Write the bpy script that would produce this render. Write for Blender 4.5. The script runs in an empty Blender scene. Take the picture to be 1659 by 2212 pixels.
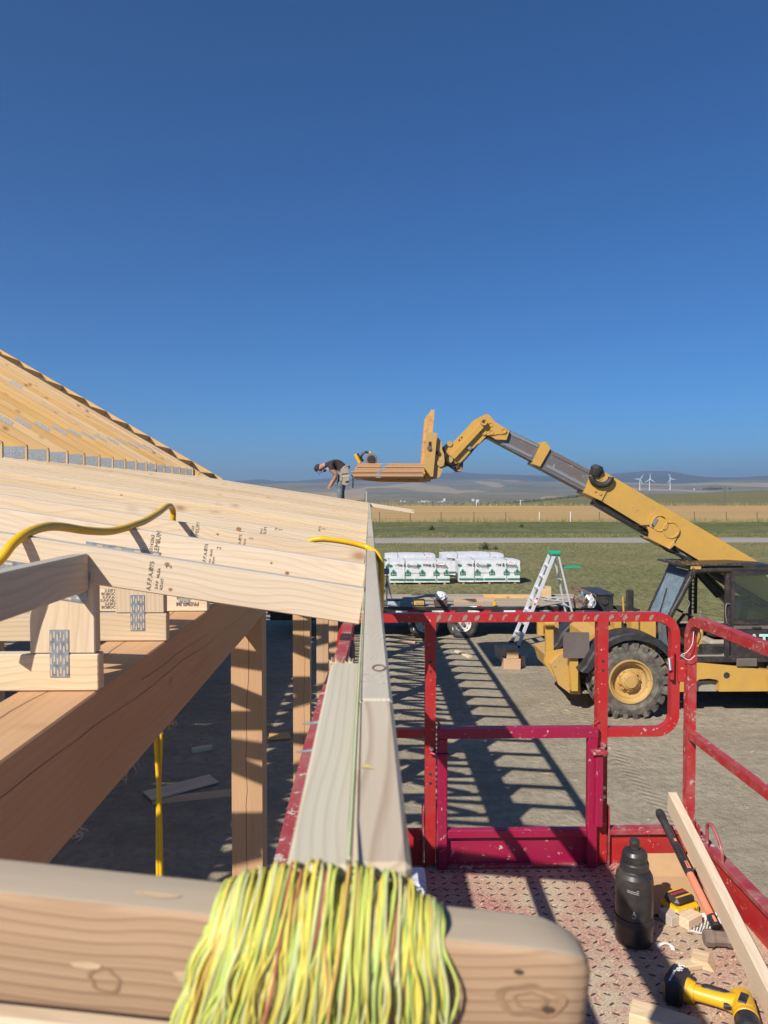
import bpy, bmesh, math, random
from mathutils import Vector, Matrix, Quaternion, noise
R = math.radians
random.seed(7)
scene = bpy.context.scene
col = scene.collection

# ------------------------------------------------------------------ camera
CAM = Vector((0.0, 0.0, 3.85))          # eye height over the dirt lot, standing on the lift
F, CX, CY = 1600.0, 829.5, 1106.0       # survey units: focal length and centre of a 1659 x 2212 frame
YAW, PITCH = R(1.1635), R(1.647)
FWD = Vector((math.cos(PITCH)*math.sin(YAW), math.cos(PITCH)*math.cos(YAW), -math.sin(PITCH)))
RIGHT = Vector((math.cos(YAW), -math.sin(YAW), 0))
UP = RIGHT.cross(FWD)
cd = bpy.data.cameras.new('camera')
cam = bpy.data.objects.new('camera', cd); col.objects.link(cam)
cd.sensor_fit = 'VERTICAL'; cd.sensor_height = 36.0; cd.sensor_width = 27.0
cd.lens = 36.0*F/2212.0
cd.clip_start = 0.02; cd.clip_end = 60000
cam.matrix_world = Matrix.Translation(CAM) @ Matrix((RIGHT, UP, -FWD)).transposed().to_4x4()
cd.dof.use_dof = True; cd.dof.focus_distance = 5.0; cd.dof.aperture_fstop = 9.5
scene.camera = cam
scene.render.resolution_x = 768; scene.render.resolution_y = 1024

# ------------------------------------------------------------------ sky, sun, exposure
LIGHT = Vector((0.73, 0.95, -1.0)).normalized()     # the way the light travels
ELEV = math.asin(-LIGHT.z)
AZ = math.atan2(-LIGHT.x, -LIGHT.y)
world = bpy.data.worlds.new('World'); scene.world = world; world.use_nodes = True
wn = world.node_tree.nodes; wl = world.node_tree.links
sky = wn.new('ShaderNodeTexSky'); sky.sky_type = 'NISHITA'; sky.sun_disc = False
sky.sun_elevation = ELEV; sky.sun_rotation = AZ
sky.altitude = 1200; sky.air_density = 1.0; sky.dust_density = 0.0; sky.ozone_density = 8.0
bg = wn['Background']; bg.inputs['Strength'].default_value = 0.071
# the deep blue of a clear dry sky as the photograph's camera renders it: one even grade over the whole sky
gm = wn.new('ShaderNodeGamma'); gm.inputs['Gamma'].default_value = 1.0
tint = wn.new('ShaderNodeMix'); tint.data_type = 'RGBA'; tint.blend_type = 'MULTIPLY'; tint.inputs[0].default_value = 1.0
tint.inputs[7].default_value = (0.34, 0.73, 1.0, 1)
wl.new(sky.outputs[0], gm.inputs['Color']); wl.new(gm.outputs[0], tint.inputs[6]); wl.new(tint.outputs[2], bg.inputs['Color'])
sd = bpy.data.lights.new('sun', 'SUN'); sd.energy = 5.0; sd.angle = R(0.53); sd.color = (1.0, 0.94, 0.85)
sun = bpy.data.objects.new('sun', sd); col.objects.link(sun)
sun.rotation_mode = 'QUATERNION'; sun.rotation_quaternion = LIGHT.to_track_quat('-Z', 'Y')
sun.location = (-20, -25, 40)
vs = scene.view_settings
vs.view_transform = 'Standard'; vs.look = 'None'; vs.exposure = 0.42; vs.gamma = 1.0; vs.use_curve_mapping = False
scene.cycles.use_denoising = True
scene.cycles.max_bounces = 8; scene.cycles.diffuse_bounces = 3; scene.cycles.transparent_max_bounces = 12
scene.cycles.volume_bounces = 0
scene.cycles.use_fast_gi = False

# ------------------------------------------------------------------ survey helpers: a sighting (x, y) cut with a plane in the place
def ray(xd, yd):
    return RIGHT*((xd-CX)/F) + UP*((CY-yd)/F) + FWD
def at(xd, yd, Y):
    d = ray(xd, yd); return CAM + d*(Y/d.y)
def gnd(xd, yd, z=0.0):
    d = ray(xd, yd); return CAM + d*((z-CAM.z)/d.z)

# ------------------------------------------------------------------ object helpers
WORLD = {}
I4 = Matrix.Identity(4)
def tag(o, label=None, cat=None, group=None, kind=None):
    if label: o['label'] = label
    if cat: o['category'] = cat
    if group: o['group'] = group
    if kind: o['kind'] = kind
    return o
def place(o, M, parent=None):
    col.objects.link(o)
    WORLD[o.name] = M.copy()
    if parent is not None:
        o.parent = parent
        o.matrix_parent_inverse = WORLD[parent.name].inverted()
    o.matrix_basis = M
    return o
def thing(name, label, cat, loc, group=None):
    o = bpy.data.objects.new(name, None); o.empty_display_size = 0.1
    place(o, Matrix.Translation(Vector(loc)))
    return tag(o, label, cat, group)
def frame(p0, p1, up=Vector((0, 0, 1))):
    """matrix with local X from p0 towards p1, local Z near up"""
    p0 = Vector(p0); x = (Vector(p1)-p0).normalized(); up = Vector(up)
    y = up.cross(x)
    if y.length < 1e-5: y = Vector((0, 1, 0)).cross(x)
    y.normalize(); z = x.cross(y)
    M = Matrix((x, y, z)).transposed().to_4x4(); M.translation = p0
    return M

class MB:
    """collects geometry (world or local coordinates) for one mesh object"""
    def __init__(self): self.v = []; self.f = []; self.m = []; self.s = []
    def add(self, verts, faces, mat=0, smooth=False, M=None):
        b = len(self.v)
        self.v += [tuple(M @ Vector(p)) if M is not None else tuple(p) for p in verts]
        for f in faces:
            self.f.append(tuple(b+i for i in f)); self.m.append(mat); self.s.append(smooth)
        return self
    def box(self, lo, hi, mat=0, M=None, top=None):
        x0, y0, z0 = lo; x1, y1, z1 = hi
        v = [(x0,y0,z0),(x1,y0,z0),(x1,y1,z0),(x0,y1,z0),(x0,y0,z1),(x1,y0,z1),(x1,y1,z1),(x0,y1,z1)]
        f = [(0,3,2,1),(4,5,6,7),(0,1,5,4),(1,2,6,5),(2,3,7,6),(3,0,4,7)]
        self.add(v, f, mat, False, M)
        if top is not None: self.m[-5] = top
        return self
    def bbox(self, lo, hi, b=0.004, mat=0, M=None, top=None):
        """box with chamfered edges"""
        bm = bmesh.new()
        bmesh.ops.create_cube(bm, size=1.0)
        for v in bm.verts:
            v.co = Vector([(lo[i]+hi[i])/2 + v.co[i]*(hi[i]-lo[i]) for i in range(3)])
        bmesh.ops.bevel(bm, geom=list(bm.edges), offset=b, segments=1, affect='EDGES', clamp_overlap=True)
        bm.normal_update(); bm.verts.index_update()
        base = len(self.f)
        self.add([v.co[:] for v in bm.verts], [[v.index for v in f.verts] for f in bm.faces], mat, False, M)
        if top is not None:
            for k, f in enumerate(bm.faces):
                if f.normal.z > 0.6: self.m[base+k] = top
        bm.free(); return self
    def prism(self, poly, y0, y1, mat=0, M=None, smooth=False):
        """poly in (x, z), extruded from y0 to y1"""
        a = sum(poly[i][0]*poly[(i+1) % len(poly)][1]-poly[(i+1) % len(poly)][0]*poly[i][1] for i in range(len(poly)))
        if a < 0: poly = poly[::-1]
        n = len(poly)
        v = [(p[0], y0, p[1]) for p in poly] + [(p[0], y1, p[1]) for p in poly]
        self.add(v, [tuple(range(n))], mat, False, M)
        self.add(v, [tuple(range(2*n-1, n-1, -1))], mat, False, M)
        self.add(v, [(i, n+i, n+(i+1) % n, (i+1) % n) for i in range(n)], mat, smooth, M)
        return self
    def cyl(self, p0, p1, r0, r1=None, n=16, mat=0, caps=True, smooth=True, M=None):
        r1 = r0 if r1 is None else r1
        p0 = Vector(p0); p1 = Vector(p1); T = frame(p0, p1); L = (p1-p0).length
        v = []
        for x, r in ((0, r0), (L, r1)):
            for i in range(n):
                a = 2*math.pi*i/n; v.append(T @ Vector((x, r*math.cos(a), r*math.sin(a))))
        self.add(v, [(i, (i+1) % n, n+(i+1) % n, n+i) for i in range(n)], mat, smooth, M)
        if caps:
            self.add(v, [tuple(range(n-1, -1, -1)), tuple(range(n, 2*n))], mat, False, M)
        return self
    def lathe(self, prof, p0, axis, n=24, mat=0, smooth=True, mats=None, M=None):
        """prof: (distance along axis, radius)"""
        T = frame(p0, Vector(p0)+Vector(axis)); v = []
        for h, r in prof:
            for i in range(n):
                a = 2*math.pi*i/n; v.append(T @ Vector((h, r*math.cos(a), r*math.sin(a))))
        for k in range(len(prof)-1):
            self.add(v[k*n:(k+2)*n], [(i, (i+1) % n, n+(i+1) % n, n+i) for i in range(n)], mats[k] if mats else mat, smooth, M)
        return self
    def tube(self, pts, r, n=8, mat=0, caps=True, closed=False, sq=False, M=None):
        """round (or square) tube along a path"""
        P = [Vector(p) for p in pts]; k = len(P)
        rr = r if isinstance(r, (list, tuple)) else [r]*k
        tang = []
        for i in range(k):
            a = P[(i-1) % k] if (closed or i > 0) else P[i]
            b = P[(i+1) % k] if (closed or i < k-1) else P[i]
            tang.append((b-a).normalized())
        nrm = Vector((0, 0, 1)) if abs(tang[0].z) < 0.9 else Vector((0, 1, 0))
        nrm = (nrm - tang[0]*nrm.dot(tang[0])).normalized()
        v = []; off = math.pi/4 if sq else 0
        for i in range(k):
            if i:
                q = tang[i-1].rotation_difference(tang[i]); nrm = q @ nrm
                nrm = (nrm - tang[i]*nrm.dot(tang[i])).normalized()
            bi = tang[i].cross(nrm)
            m = 1.0
            for j in range(n):
                a = 2*math.pi*j/n + off
                v.append(P[i] + (nrm*math.cos(a) + bi*math.sin(a))*rr[i]*m)
        fs = []
        for i in range(k if closed else k-1):
            for j in range(n):
                a = i*n+j; b = i*n+(j+1) % n; i2 = (i+1) % k
                fs.append((a, b, i2*n+(j+1) % n, i2*n+j))
        self.add(v, fs, mat, not sq, M)
        if caps and not closed:
            self.add(v, [tuple(range(n-1, -1, -1)), tuple(range((k-1)*n, k*n))], mat, False, M)
        return self
    def mesh(self, name, mats):
        me = bpy.data.meshes.new(name)
        me.from_pydata(self.v, [], self.f)
        for m in (mats if isinstance(mats, (list, tuple)) else [mats]): me.materials.append(m)
        me.polygons.foreach_set('material_index', self.m)
        me.polygons.foreach_set('use_smooth', self.s)
        me.update()
        return me
    def build(self, name, mats, parent=None, M=None):
        """geometry given in world coordinates unless M is given"""
        if M is None:
            M = WORLD[parent.name].copy() if parent is not None else Matrix.Translation(Vector(self.v[0]))
            if parent is None:
                lo = [min(p[i] for p in self.v) for i in range(3)]; hi = [max(p[i] for p in self.v) for i in range(3)]
                M = Matrix.Translation(Vector(((lo[0]+hi[0])/2, (lo[1]+hi[1])/2, lo[2])))
            inv = M.inverted()
            self.v = [tuple(inv @ Vector(p)) for p in self.v]
        o = bpy.data.objects.new(name, self.mesh(name, mats))
        return place(o, M, parent)

_cache = {}
def board(name, p0, p1, t, h, mats, parent=None, up=(0, 0, 1), bev=0.0025, top=False, jit=0.0):
    """sawn timber from p0 to p1 (centre line of its section), thickness t sideways and height h; grain along local X"""
    p0 = Vector(p0); p1 = Vector(p1); L = (p1-p0).length
    mats = mats if isinstance(mats, (list, tuple)) else [mats]
    key = (round(L, 3), t, h, bev, top, tuple(m.name for m in mats))
    if key not in _cache:
        mb = MB()
        if bev: mb.bbox((0, -t/2, -h/2), (L, t/2, h/2), bev, 0, None, 1 if top else None)
        else: mb.box((0, -t/2, -h/2), (L, t/2, h/2), 0, None, 1 if top else None)
        _cache[key] = mb.mesh(name, mats)
    o = bpy.data.objects.new(name, _cache[key])
    return place(o, frame(p0, p1, up), parent)
def text_mesh(s, size, align='CENTER', bold=0.0, ext=0.0005):
    cu = bpy.data.curves.new('writing', 'FONT'); cu.body = s; cu.size = size
    cu.align_x = align; cu.align_y = 'CENTER'; cu.extrude = ext; cu.offset = bold; cu.resolution_u = 3
    o = bpy.data.objects.new('writing', cu); col.objects.link(o)
    dg = bpy.context.evaluated_depsgraph_get()
    me = bpy.data.meshes.new_from_object(o.evaluated_get(dg))
    bpy.data.objects.remove(o); bpy.data.curves.remove(cu)
    return me
def lettering(name, s, size, mat, origin, xdir, ydir, parent, bold=0.0, ext=0.0004, stretch=1.0):
    """flat print lying on a surface: reads along xdir, letters stand along ydir"""
    me = text_mesh(s, size, bold=bold, ext=ext); me.materials.clear(); me.materials.append(mat)
    x = Vector(xdir).normalized(); y = Vector(ydir).normalized(); z = x.cross(y)
    M = Matrix((x*stretch, y, z)).transposed().to_4x4(); M.translation = Vector(origin)
    o = bpy.data.objects.new(name, me)
    return place(o, M, parent)
def resample(pts, n):
    """Catmull-Rom through pts"""
    P = [Vector(p) for p in pts]; out = []
    P = [2*P[0]-P[1]] + P + [2*P[-1]-P[-2]]
    for i in range(1, len(P)-2):
        for k in range(n):
            t = k/n; a, b, c, d = P[i-1], P[i], P[i+1], P[i+2]
            out.append(0.5*((2*b)+(c-a)*t+(2*a-5*b+4*c-d)*t*t+(3*b-a-3*c+d)*t**3))
    out.append(P[-2]); return out

# ------------------------------------------------------------------ materials
class NT:
    def __init__(self, name):
        self.mat = bpy.data.materials.new(name); self.mat.use_nodes = True
        self.n = self.mat.node_tree.nodes; self.l = self.mat.node_tree.links
        self.p = self.n['Principled BSDF']
    def new(self, t, **kw):
        o = self.n.new('ShaderNode'+t)
        for k, v in kw.items():
            if k.startswith('_'): o.inputs[k[1:].replace('_', ' ')].default_value = v
            else: setattr(o, k, v)
        return o
    def link(self, a, b): self.l.new(a, b)
    def noise(self, vec, scale, detail=3, rough=0.55, dist=0.0):
        o = self.new('TexNoise'); o.inputs['Scale'].default_value = scale; o.inputs['Detail'].default_value = detail
        o.inputs['Roughness'].default_value = rough; o.inputs['Distortion'].default_value = dist
        if vec is not None: self.link(vec, o.inputs['Vector'])
        return o.outputs['Fac']
    def ramp(self, fac, stops, interp='LINEAR'):
        o = self.new('ValToRGB'); r = o.color_ramp; r.interpolation = interp
        while len(r.elements) < len(stops): r.elements.new(0.5)
        for e, (p, c) in zip(r.elements, stops):
            e.position = p; e.color = (c[0], c[1], c[2], 1) if isinstance(c, (tuple, list)) else (c, c, c, 1)
        self.link(fac, o.inputs['Fac']); return o.outputs['Color']
    def mix(self, fac, a, b, blend='MIX'):
        o = self.new('Mix', data_type='RGBA', blend_type=blend)
        for v, i in ((fac, 0), (a, 6), (b, 7)):
            if isinstance(v, bpy.types.NodeSocket): self.link(v, o.inputs[i])
            elif i == 0: o.inputs[0].default_value = v
            else: o.inputs[i].default_value = (v[0], v[1], v[2], 1)
        return o.outputs[2]
    def math(self, op, a, b=None):
        o = self.new('Math', operation=op)
        for v, i in ((a, 0), (b, 1)):
            if isinstance(v, bpy.types.NodeSocket): self.link(v, o.inputs[i])
            elif v is not None: o.inputs[i].default_value = v
        return o.outputs[0]
    def coords(self, scale=(1, 1, 1), rand=True, out='Object'):
        tc = self.new('TexCoord'); v = tc.outputs[out]
        if rand:
            oi = self.new('ObjectInfo'); cm = self.new('VectorMath', operation='MULTIPLY_ADD')
            cb = self.new('CombineXYZ')
            for k, m in zip('XYZ', (37.0, 3.1, 5.7)):
                self.link(self.math('MULTIPLY', oi.outputs['Random'], m), cb.inputs[k])
            self.link(v, cm.inputs[0]); cm.inputs[1].default_value = scale; self.link(cb.outputs[0], cm.inputs[2])
            v = cm.outputs[0]; self.rand = oi.outputs['Random']
        elif scale != (1, 1, 1):
            m = self.new('VectorMath', operation='MULTIPLY'); self.link(v, m.inputs[0]); m.inputs[1].default_value = scale
            v = m.outputs[0]
        return v
    def bump(self, h, strength=0.2, dist=0.01):
        b = self.new('Bump'); b.inputs['Strength'].default_value = strength; b.inputs['Distance'].default_value = dist
        self.link(h, b.inputs['Height']); self.link(b.outputs[0], self.p.inputs['Normal'])
    def out(self, color=None, rough=None, metal=None, spec=None):
        p = self.p
        for v, k in ((color, 'Base Color'), (rough, 'Roughness'), (metal, 'Metallic'), (spec, 'Specular IOR Level')):
            if v is None: continue
            if isinstance(v, bpy.types.NodeSocket): self.link(v, p.inputs[k])
            else: p.inputs[k].default_value = (v[0], v[1], v[2], 1) if k == 'Base Color' else v
        return self.mat

def wood(name, light, dark, knot, ring=30.0, ringamt=0.5, fine=0.35, rough=0.75, vary=0.18, knots=0.055, bump=0.15, wob=0.16, wsc=1.3):
    """sawn softwood: growth rings cut lengthwise, fine streaks, knots; grain runs along the board's own X"""
    t = NT(name); v = t.coords((1, 1, 1))
    warp = t.noise(v, wsc, 2); v2 = t.new('VectorMath', operation='MULTIPLY_ADD')
    t.link(v, v2.inputs[0]); v2.inputs[1].default_value = (0.07, 1, 1)
    cb = t.new('CombineXYZ'); w2 = t.math('MULTIPLY', t.math('SUBTRACT', warp, 0.5), wob)
    t.link(w2, cb.inputs['Y']); t.link(w2, cb.inputs['Z']); t.link(cb.outputs[0], v2.inputs[2])
    wv = t.new('TexWave', wave_type='RINGS', rings_direction='X', wave_profile='SAW')
    wv.inputs['Scale'].default_value = ring; wv.inputs['Distortion'].default_value = 1.2
    wv.inputs['Detail'].default_value = 2; wv.inputs['Detail Scale'].default_value = 0.6
    # rings about a pith that lies off the board
    md = t.new('VectorMath', operation='ADD'); t.link(v2.outputs[0], md.inputs[0]); md.inputs[1].default_value = (0, -1.5, -2.8)
    mo = t.new('VectorMath', operation='MODULO'); t.link(md.outputs[0], mo.inputs[0]); mo.inputs[1].default_value = (50, 0.9, 0.9)
    t.link(mo.outputs[0], wv.inputs['Vector'])
    ringf = t.ramp(wv.outputs['Fac'], [(0.0, 0.0), (0.55, 0.08), (0.86, 0.85), (1.0, 0.15)])
    s = t.new('VectorMath', operation='MULTIPLY'); t.link(v, s.inputs[0]); s.inputs[1].default_value = (2.2, 90, 90)
    st = t.noise(s.outputs[0], 1.0, 3)
    c = t.mix(t.math('MULTIPLY', ringf, ringamt), light, dark)
    c = t.mix(t.math('MULTIPLY', t.ramp(st, [(0.35, 0.0), (0.75, 1.0)]), fine), c, dark)
    # broad stains and board-to-board tone
    bs = t.new('VectorMath', operation='MULTIPLY'); t.link(v, bs.inputs[0]); bs.inputs[1].default_value = (0.8, 6, 6)
    br = t.noise(bs.outputs[0], 1.0, 3)
    c = t.mix(t.math('MULTIPLY', t.ramp(br, [(0.45, 0.0), (0.75, 1.0)]), 0.3), c, knot)
    hv = t.new('HueSaturation'); t.link(c, hv.inputs['Color'])
    t.link(t.math('ADD', t.math('MULTIPLY', t.rand, vary*2), 1.0-vary), hv.inputs['Value'])
    t.link(t.math('ADD', t.math('MULTIPLY', t.math('FRACT', t.math('MULTIPLY', t.rand, 7.31)), 0.3), 0.87), hv.inputs['Saturation'])
    c = hv.outputs[0]
    vo = t.new('TexVoronoi', feature='F1'); vo.inputs['Scale'].default_value = 1.0
    ks = t.new('VectorMath', operation='MULTIPLY'); t.link(v, ks.inputs[0]); ks.inputs[1].default_value = (3.0, 1.2, 5.0)
    t.link(ks.outputs[0], vo.inputs['Vector'])
    kf = t.ramp(vo.outputs['Distance'], [(0.0, 1.0), (knots*0.8, 0.9), (knots*1.5, 0.35), (knots*2.4, 0.0)])
    c = t.mix(kf, c, knot)
    t.bump(t.math('ADD', st, t.math('MULTIPLY', ringf, 0.6)), bump, 0.002)
    return t.out(c, rough, spec=0.25)

def paint(name, c, dirt=None, dirtamt=0.35, rough=0.4, scale=6.0, chip=None, chipamt=0.0, chipscale=30, spec=0.5, bump=0.0, streak=(1, 1, 1)):
    """painted steel or plastic with dust, stains and chips"""
    t = NT(name); v = t.coords((1, 1, 1))
    n = t.noise(v, scale, 5, 0.65)
    cc = t.mix(t.math('MULTIPLY', t.ramp(n, [(0.42, 0.0), (0.72, 1.0)]), dirtamt), c, dirt or (0.25, 0.22, 0.17))
    rr = t.math('ADD', t.math('MULTIPLY', n, 0.3), rough-0.15)
    if chip:
        m = t.noise(v, chipscale, 6, 0.7)
        lo = 1.0-chipamt
        cf = t.ramp(m, [(lo*0.66, 0.0), (lo*0.66+0.025, 1.0)])
        b = t.noise(v, chipscale*0.18, 2)
        cf = t.math('MULTIPLY', cf, t.ramp(b, [(0.4, 0.0), (0.55, 1.0)]))
        cc = t.mix(cf, cc, chip); rr = t.mix(cf, rr, (0.8, 0.8, 0.8))
        if bump: t.bump(t.math('SUBTRACT', 1.0, cf), bump, 0.002)
    return t.out(cc, rr, spec=spec)
def plain(name, c, rough=0.6, metal=0.0, var=0.25, scale=12.0, spec=0.4):
    t = NT(name); v = t.coords((1, 1, 1)); n = t.noise(v, scale, 4)
    cc = t.mix(n, tuple(k*(1-var) for k in c), tuple(min(1, k*(1+var)) for k in c))
    return t.out(cc, rough, metal, spec)

M = {}
M['spf'] = wood('fresh_spruce', (0.655, 0.525, 0.365), (0.51, 0.36, 0.21), (0.36, 0.21, 0.12), ring=22, ringamt=0.55, fine=0.45, vary=0.12, knots=0.07, bump=0.25)
M['spf_top'] = wood('greyed_spruce_edge', (0.50, 0.425, 0.33), (0.40, 0.325, 0.24), (0.28, 0.20, 0.13), ring=34, ringamt=0.3, fine=0.4)
M['gold'] = wood('sun_yellowed_spruce', (0.60, 0.405, 0.205), (0.50, 0.32, 0.15), (0.27, 0.14, 0.06), ring=26, ringamt=0.4, vary=0.04, knots=0.09)
M['fir'] = wood('douglas_fir', (0.55, 0.36, 0.225), (0.46, 0.275, 0.16), (0.32, 0.17, 0.09), ring=14, ringamt=0.3, fine=0.3, vary=0.05, knots=0.05)
M['grey'] = wood('weathered_fascia', (0.53, 0.475, 0.38), (0.37, 0.31, 0.235), (0.25, 0.13, 0.07), ring=64, ringamt=0.85, fine=0.2, vary=0.03, knots=0.08, wob=0.22, wsc=7.0)
M['greyn'] = wood('near_fascia_pine', (0.545, 0.475, 0.375), (0.37, 0.29, 0.21), (0.28, 0.17, 0.10), ring=36, ringamt=0.95, fine=0.25, vary=0.02, knots=0.05, wob=0.1)
M['grey2'] = wood('weathered_scab', (0.525, 0.48, 0.37), (0.40, 0.35, 0.25), (0.34, 0.26, 0.16), ring=46, ringamt=0.6, fine=0.3, vary=0.03, knots=0.03, wob=0.035)
M['pinkpine'] = wood('handled_pine', (0.45, 0.31, 0.205), (0.32, 0.205, 0.13), (0.19, 0.105, 0.06), ring=40, ringamt=0.75, wob=0.10, wsc=3.0, bump=0.4, fine=0.4, vary=0.04, knots=0.08)
M['oldwood'] = wood('grey_deck_plank', (0.39, 0.325, 0.24), (0.30, 0.245, 0.175), (0.2, 0.15, 0.11), ring=30, ringamt=0.4, vary=0.16)
M['osb'] = wood('plywood_edge', (0.58, 0.345, 0.19), (0.38, 0.20, 0.10), (0.24, 0.12, 0.06), ring=60, ringamt=0.4, vary=0.10, knots=0.0)
M['ink'] = plain('black_ink', (0.055, 0.05, 0.05), 0.8); M['stampink'] = plain('worn_stamp_ink', (0.17, 0.14, 0.11), 0.85, 0, 0.6, 260)
t = NT('galvanised_steel'); v = t.coords((1, 1, 1)); vo = t.new('TexVoronoi'); vo.inputs['Scale'].default_value = 60
t.link(v, vo.inputs['Vector'])
M['galv'] = t.out(t.ramp(vo.outputs['Distance'], [(0.0, (0.22, 0.25, 0.29)), (0.8, (0.42, 0.46, 0.50))]), 0.45, 0.75)
M['galv_dark'] = plain('plate_slot', (0.16, 0.15, 0.14), 0.7)
M['hose'] = paint('yellow_air_hose', (0.72, 0.41, 0.008), (0.45, 0.25, 0.03), 0.25, 0.42, 14)
# ================================================================== THE LAND
def sheet(name, x0, x1, y0, y1, z, nx, ny, mat, hfun=None):
    mb = MB(); v = []
    for j in range(ny+1):
        for i in range(nx+1):
            x = x0+(x1-x0)*i/nx; y = y0+(y1-y0)*j/ny
            v.append((x, y, z+(hfun(x, y) if hfun else 0)))
    mb.add(v, [(j*(nx+1)+i, j*(nx+1)+i+1, (j+1)*(nx+1)+i+1, (j+1)*(nx+1)+i) for j in range(ny) for i in range(nx)], 0, True)
    return tag(mb.build(name, mat, None, Matrix.Translation((0, 0, 0))), kind='structure')

# mown grass
def stretched(t, v, sx, sy, detail=5, rough=0.7):
    m = t.new('VectorMath', operation='MULTIPLY'); t.link(v, m.inputs[0]); m.inputs[1].default_value = (sx, sy, 1)
    return t.noise(m.outputs[0], 1.0, detail, rough)
t = NT('dry_grass'); v = t.coords((1, 1, 1), rand=False)
n1 = stretched(t, v, 0.13, 0.22, 5, 0.6); n2 = stretched(t, v, 1.6, 0.5, 5, 0.75); n3 = stretched(t, v, 9.0, 1.6, 4, 0.8)
c = t.ramp(n1, [(0.30, (0.110, 0.122, 0.040)), (0.48, (0.150, 0.145, 0.058)), (0.62, (0.205, 0.178, 0.088)), (0.72, (0.26, 0.22, 0.13))])
c = t.mix(t.ramp(n2, [(0.42, 0.0), (0.62, 0.75)]), c, (0.075, 0.088, 0.030))
c = t.mix(t.ramp(n3, [(0.46, 0.0), (0.60, 0.7)]), c, (0.27, 0.235, 0.125))
c = t.mix(t.ramp(n3, [(0.36, 0.6), (0.46, 0.0)]), c, (0.07, 0.08, 0.03))
t.bump(n2, 0.3, 0.08)
M['grass'] = t.out(c, 0.95, spec=0.1)
t = NT('green_pasture'); v = t.coords((1, 1, 1), rand=False)
n1 = stretched(t, v, 0.06, 0.16, 5, 0.65); n2 = stretched(t, v, 0.7, 0.14, 5, 0.8); n3 = stretched(t, v, 3.0, 0.5, 4, 0.8)
c = t.ramp(n1, [(0.33, (0.080, 0.100, 0.030)), (0.5, (0.112, 0.124, 0.043)), (0.66, (0.19, 0.172, 0.082))])
c = t.mix(t.ramp(n2, [(0.44, 0.0), (0.60, 0.75)]), c, (0.065, 0.080, 0.025))
c = t.mix(t.ramp(n3, [(0.48, 0.0), (0.62, 0.6)]), c, (0.20, 0.185, 0.09))
M['pasture'] = t.out(c, 0.95, spec=0.1)
t = NT('cut_straw'); v = t.coords((1, 1, 1), rand=False)
s = t.new('VectorMath', operation='MULTIPLY'); t.link(v, s.inputs[0]); s.inputs[1].default_value = (0.02, 0.25, 1)
n1 = t.noise(s.outputs[0], 1.0, 4, 0.6); n2 = t.noise(v, 1.5, 5, 0.8)
c = t.ramp(n1, [(0.35, (0.37, 0.24, 0.10)), (0.65, (0.46, 0.31, 0.135))])
c = t.mix(t.ramp(n2, [(0.45, 0.0), (0.75, 0.5)]), c, (0.30, 0.20, 0.08))
M['straw'] = t.out(c, 0.95, spec=0.1)
t = NT('road_gravel'); v = t.coords((1, 1, 1), rand=False)
n1 = t.noise(v, 0.8, 5, 0.7); n2 = t.noise(v, 9, 4, 0.8)
c = t.mix(n2, t.ramp(n1, [(0.3, (0.25, 0.23, 0.20)), (0.7, (0.33, 0.305, 0.27))]), (0.29, 0.265, 0.23))
M['gravel'] = t.out(c, 0.95, spec=0.15)
# bare dirt with wheel tracks, clods, dust
t = NT('packed_dirt'); v = t.coords((1, 1, 1), rand=False)
n1 = t.noise(v, 0.5, 6, 0.66); n2 = t.noise(v, 7.5, 6, 0.7); n3 = t.noise(v, 55, 5, 0.8); n4 = stretched(t, v, 0.5, 2.6, 5, 0.7)
c = t.ramp(n1, [(0.30, (0.295, 0.248, 0.174)), (0.50, (0.375, 0.318, 0.228)), (0.68, (0.475, 0.408, 0.298))])
c = t.mix(t.ramp(n4, [(0.46, 0.0), (0.62, 0.6)]), c, (0.465, 0.405, 0.30))
c = t.mix(t.ramp(n2, [(0.42, 0.0), (0.66, 0.65)]), c, (0.245, 0.207, 0.15))
c = t.mix(t.ramp(n3, [(0.52, 0.0), (0.68, 0.7)]), c, (0.45, 0.40, 0.31))
c = t.mix(t.ramp(n3, [(0.30, 0.7), (0.42, 0.0)]), c, (0.13, 0.108, 0.08))
sx = t.new('SeparateXYZ'); t.link(v, sx.inputs[0])
trk = None
for x0, yw in ((1.55, 0.55), (3.55, 0.3), (-1.9, 0.4)):
    wob_ = t.math('MULTIPLY', t.math('SUBTRACT', t.noise(v, 0.12, 1), 0.5), 1.6)
    dx_ = t.math('ABSOLUTE', t.math('ADD', t.math('SUBTRACT', sx.outputs['X'], x0), wob_))
    ch = t.math('SINE', t.math('MULTIPLY', t.math('ADD', sx.outputs['Y'], t.math('MULTIPLY', dx_, 0.8)), 42.0))
    mk = t.math('MULTIPLY', t.ramp(dx_, [(0.16, 1.0), (0.24, 0.0)]), ch)
    trk = mk if trk is None else t.math('ADD', trk, mk)
trk = t.math('MULTIPLY', trk, t.ramp(t.noise(v, 0.35, 3), [(0.42, 0.0), (0.55, 1.0)]))
hh = t.math('ADD', t.math('ADD', t.math('MULTIPLY', n2, 0.9), t.math('MULTIPLY', n3, 0.35)), t.math('MULTIPLY', trk, 0.12))
t.bump(hh, 1.0, 0.055)
M['dirt'] = t.out(c, 0.97, spec=0.1)

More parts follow.
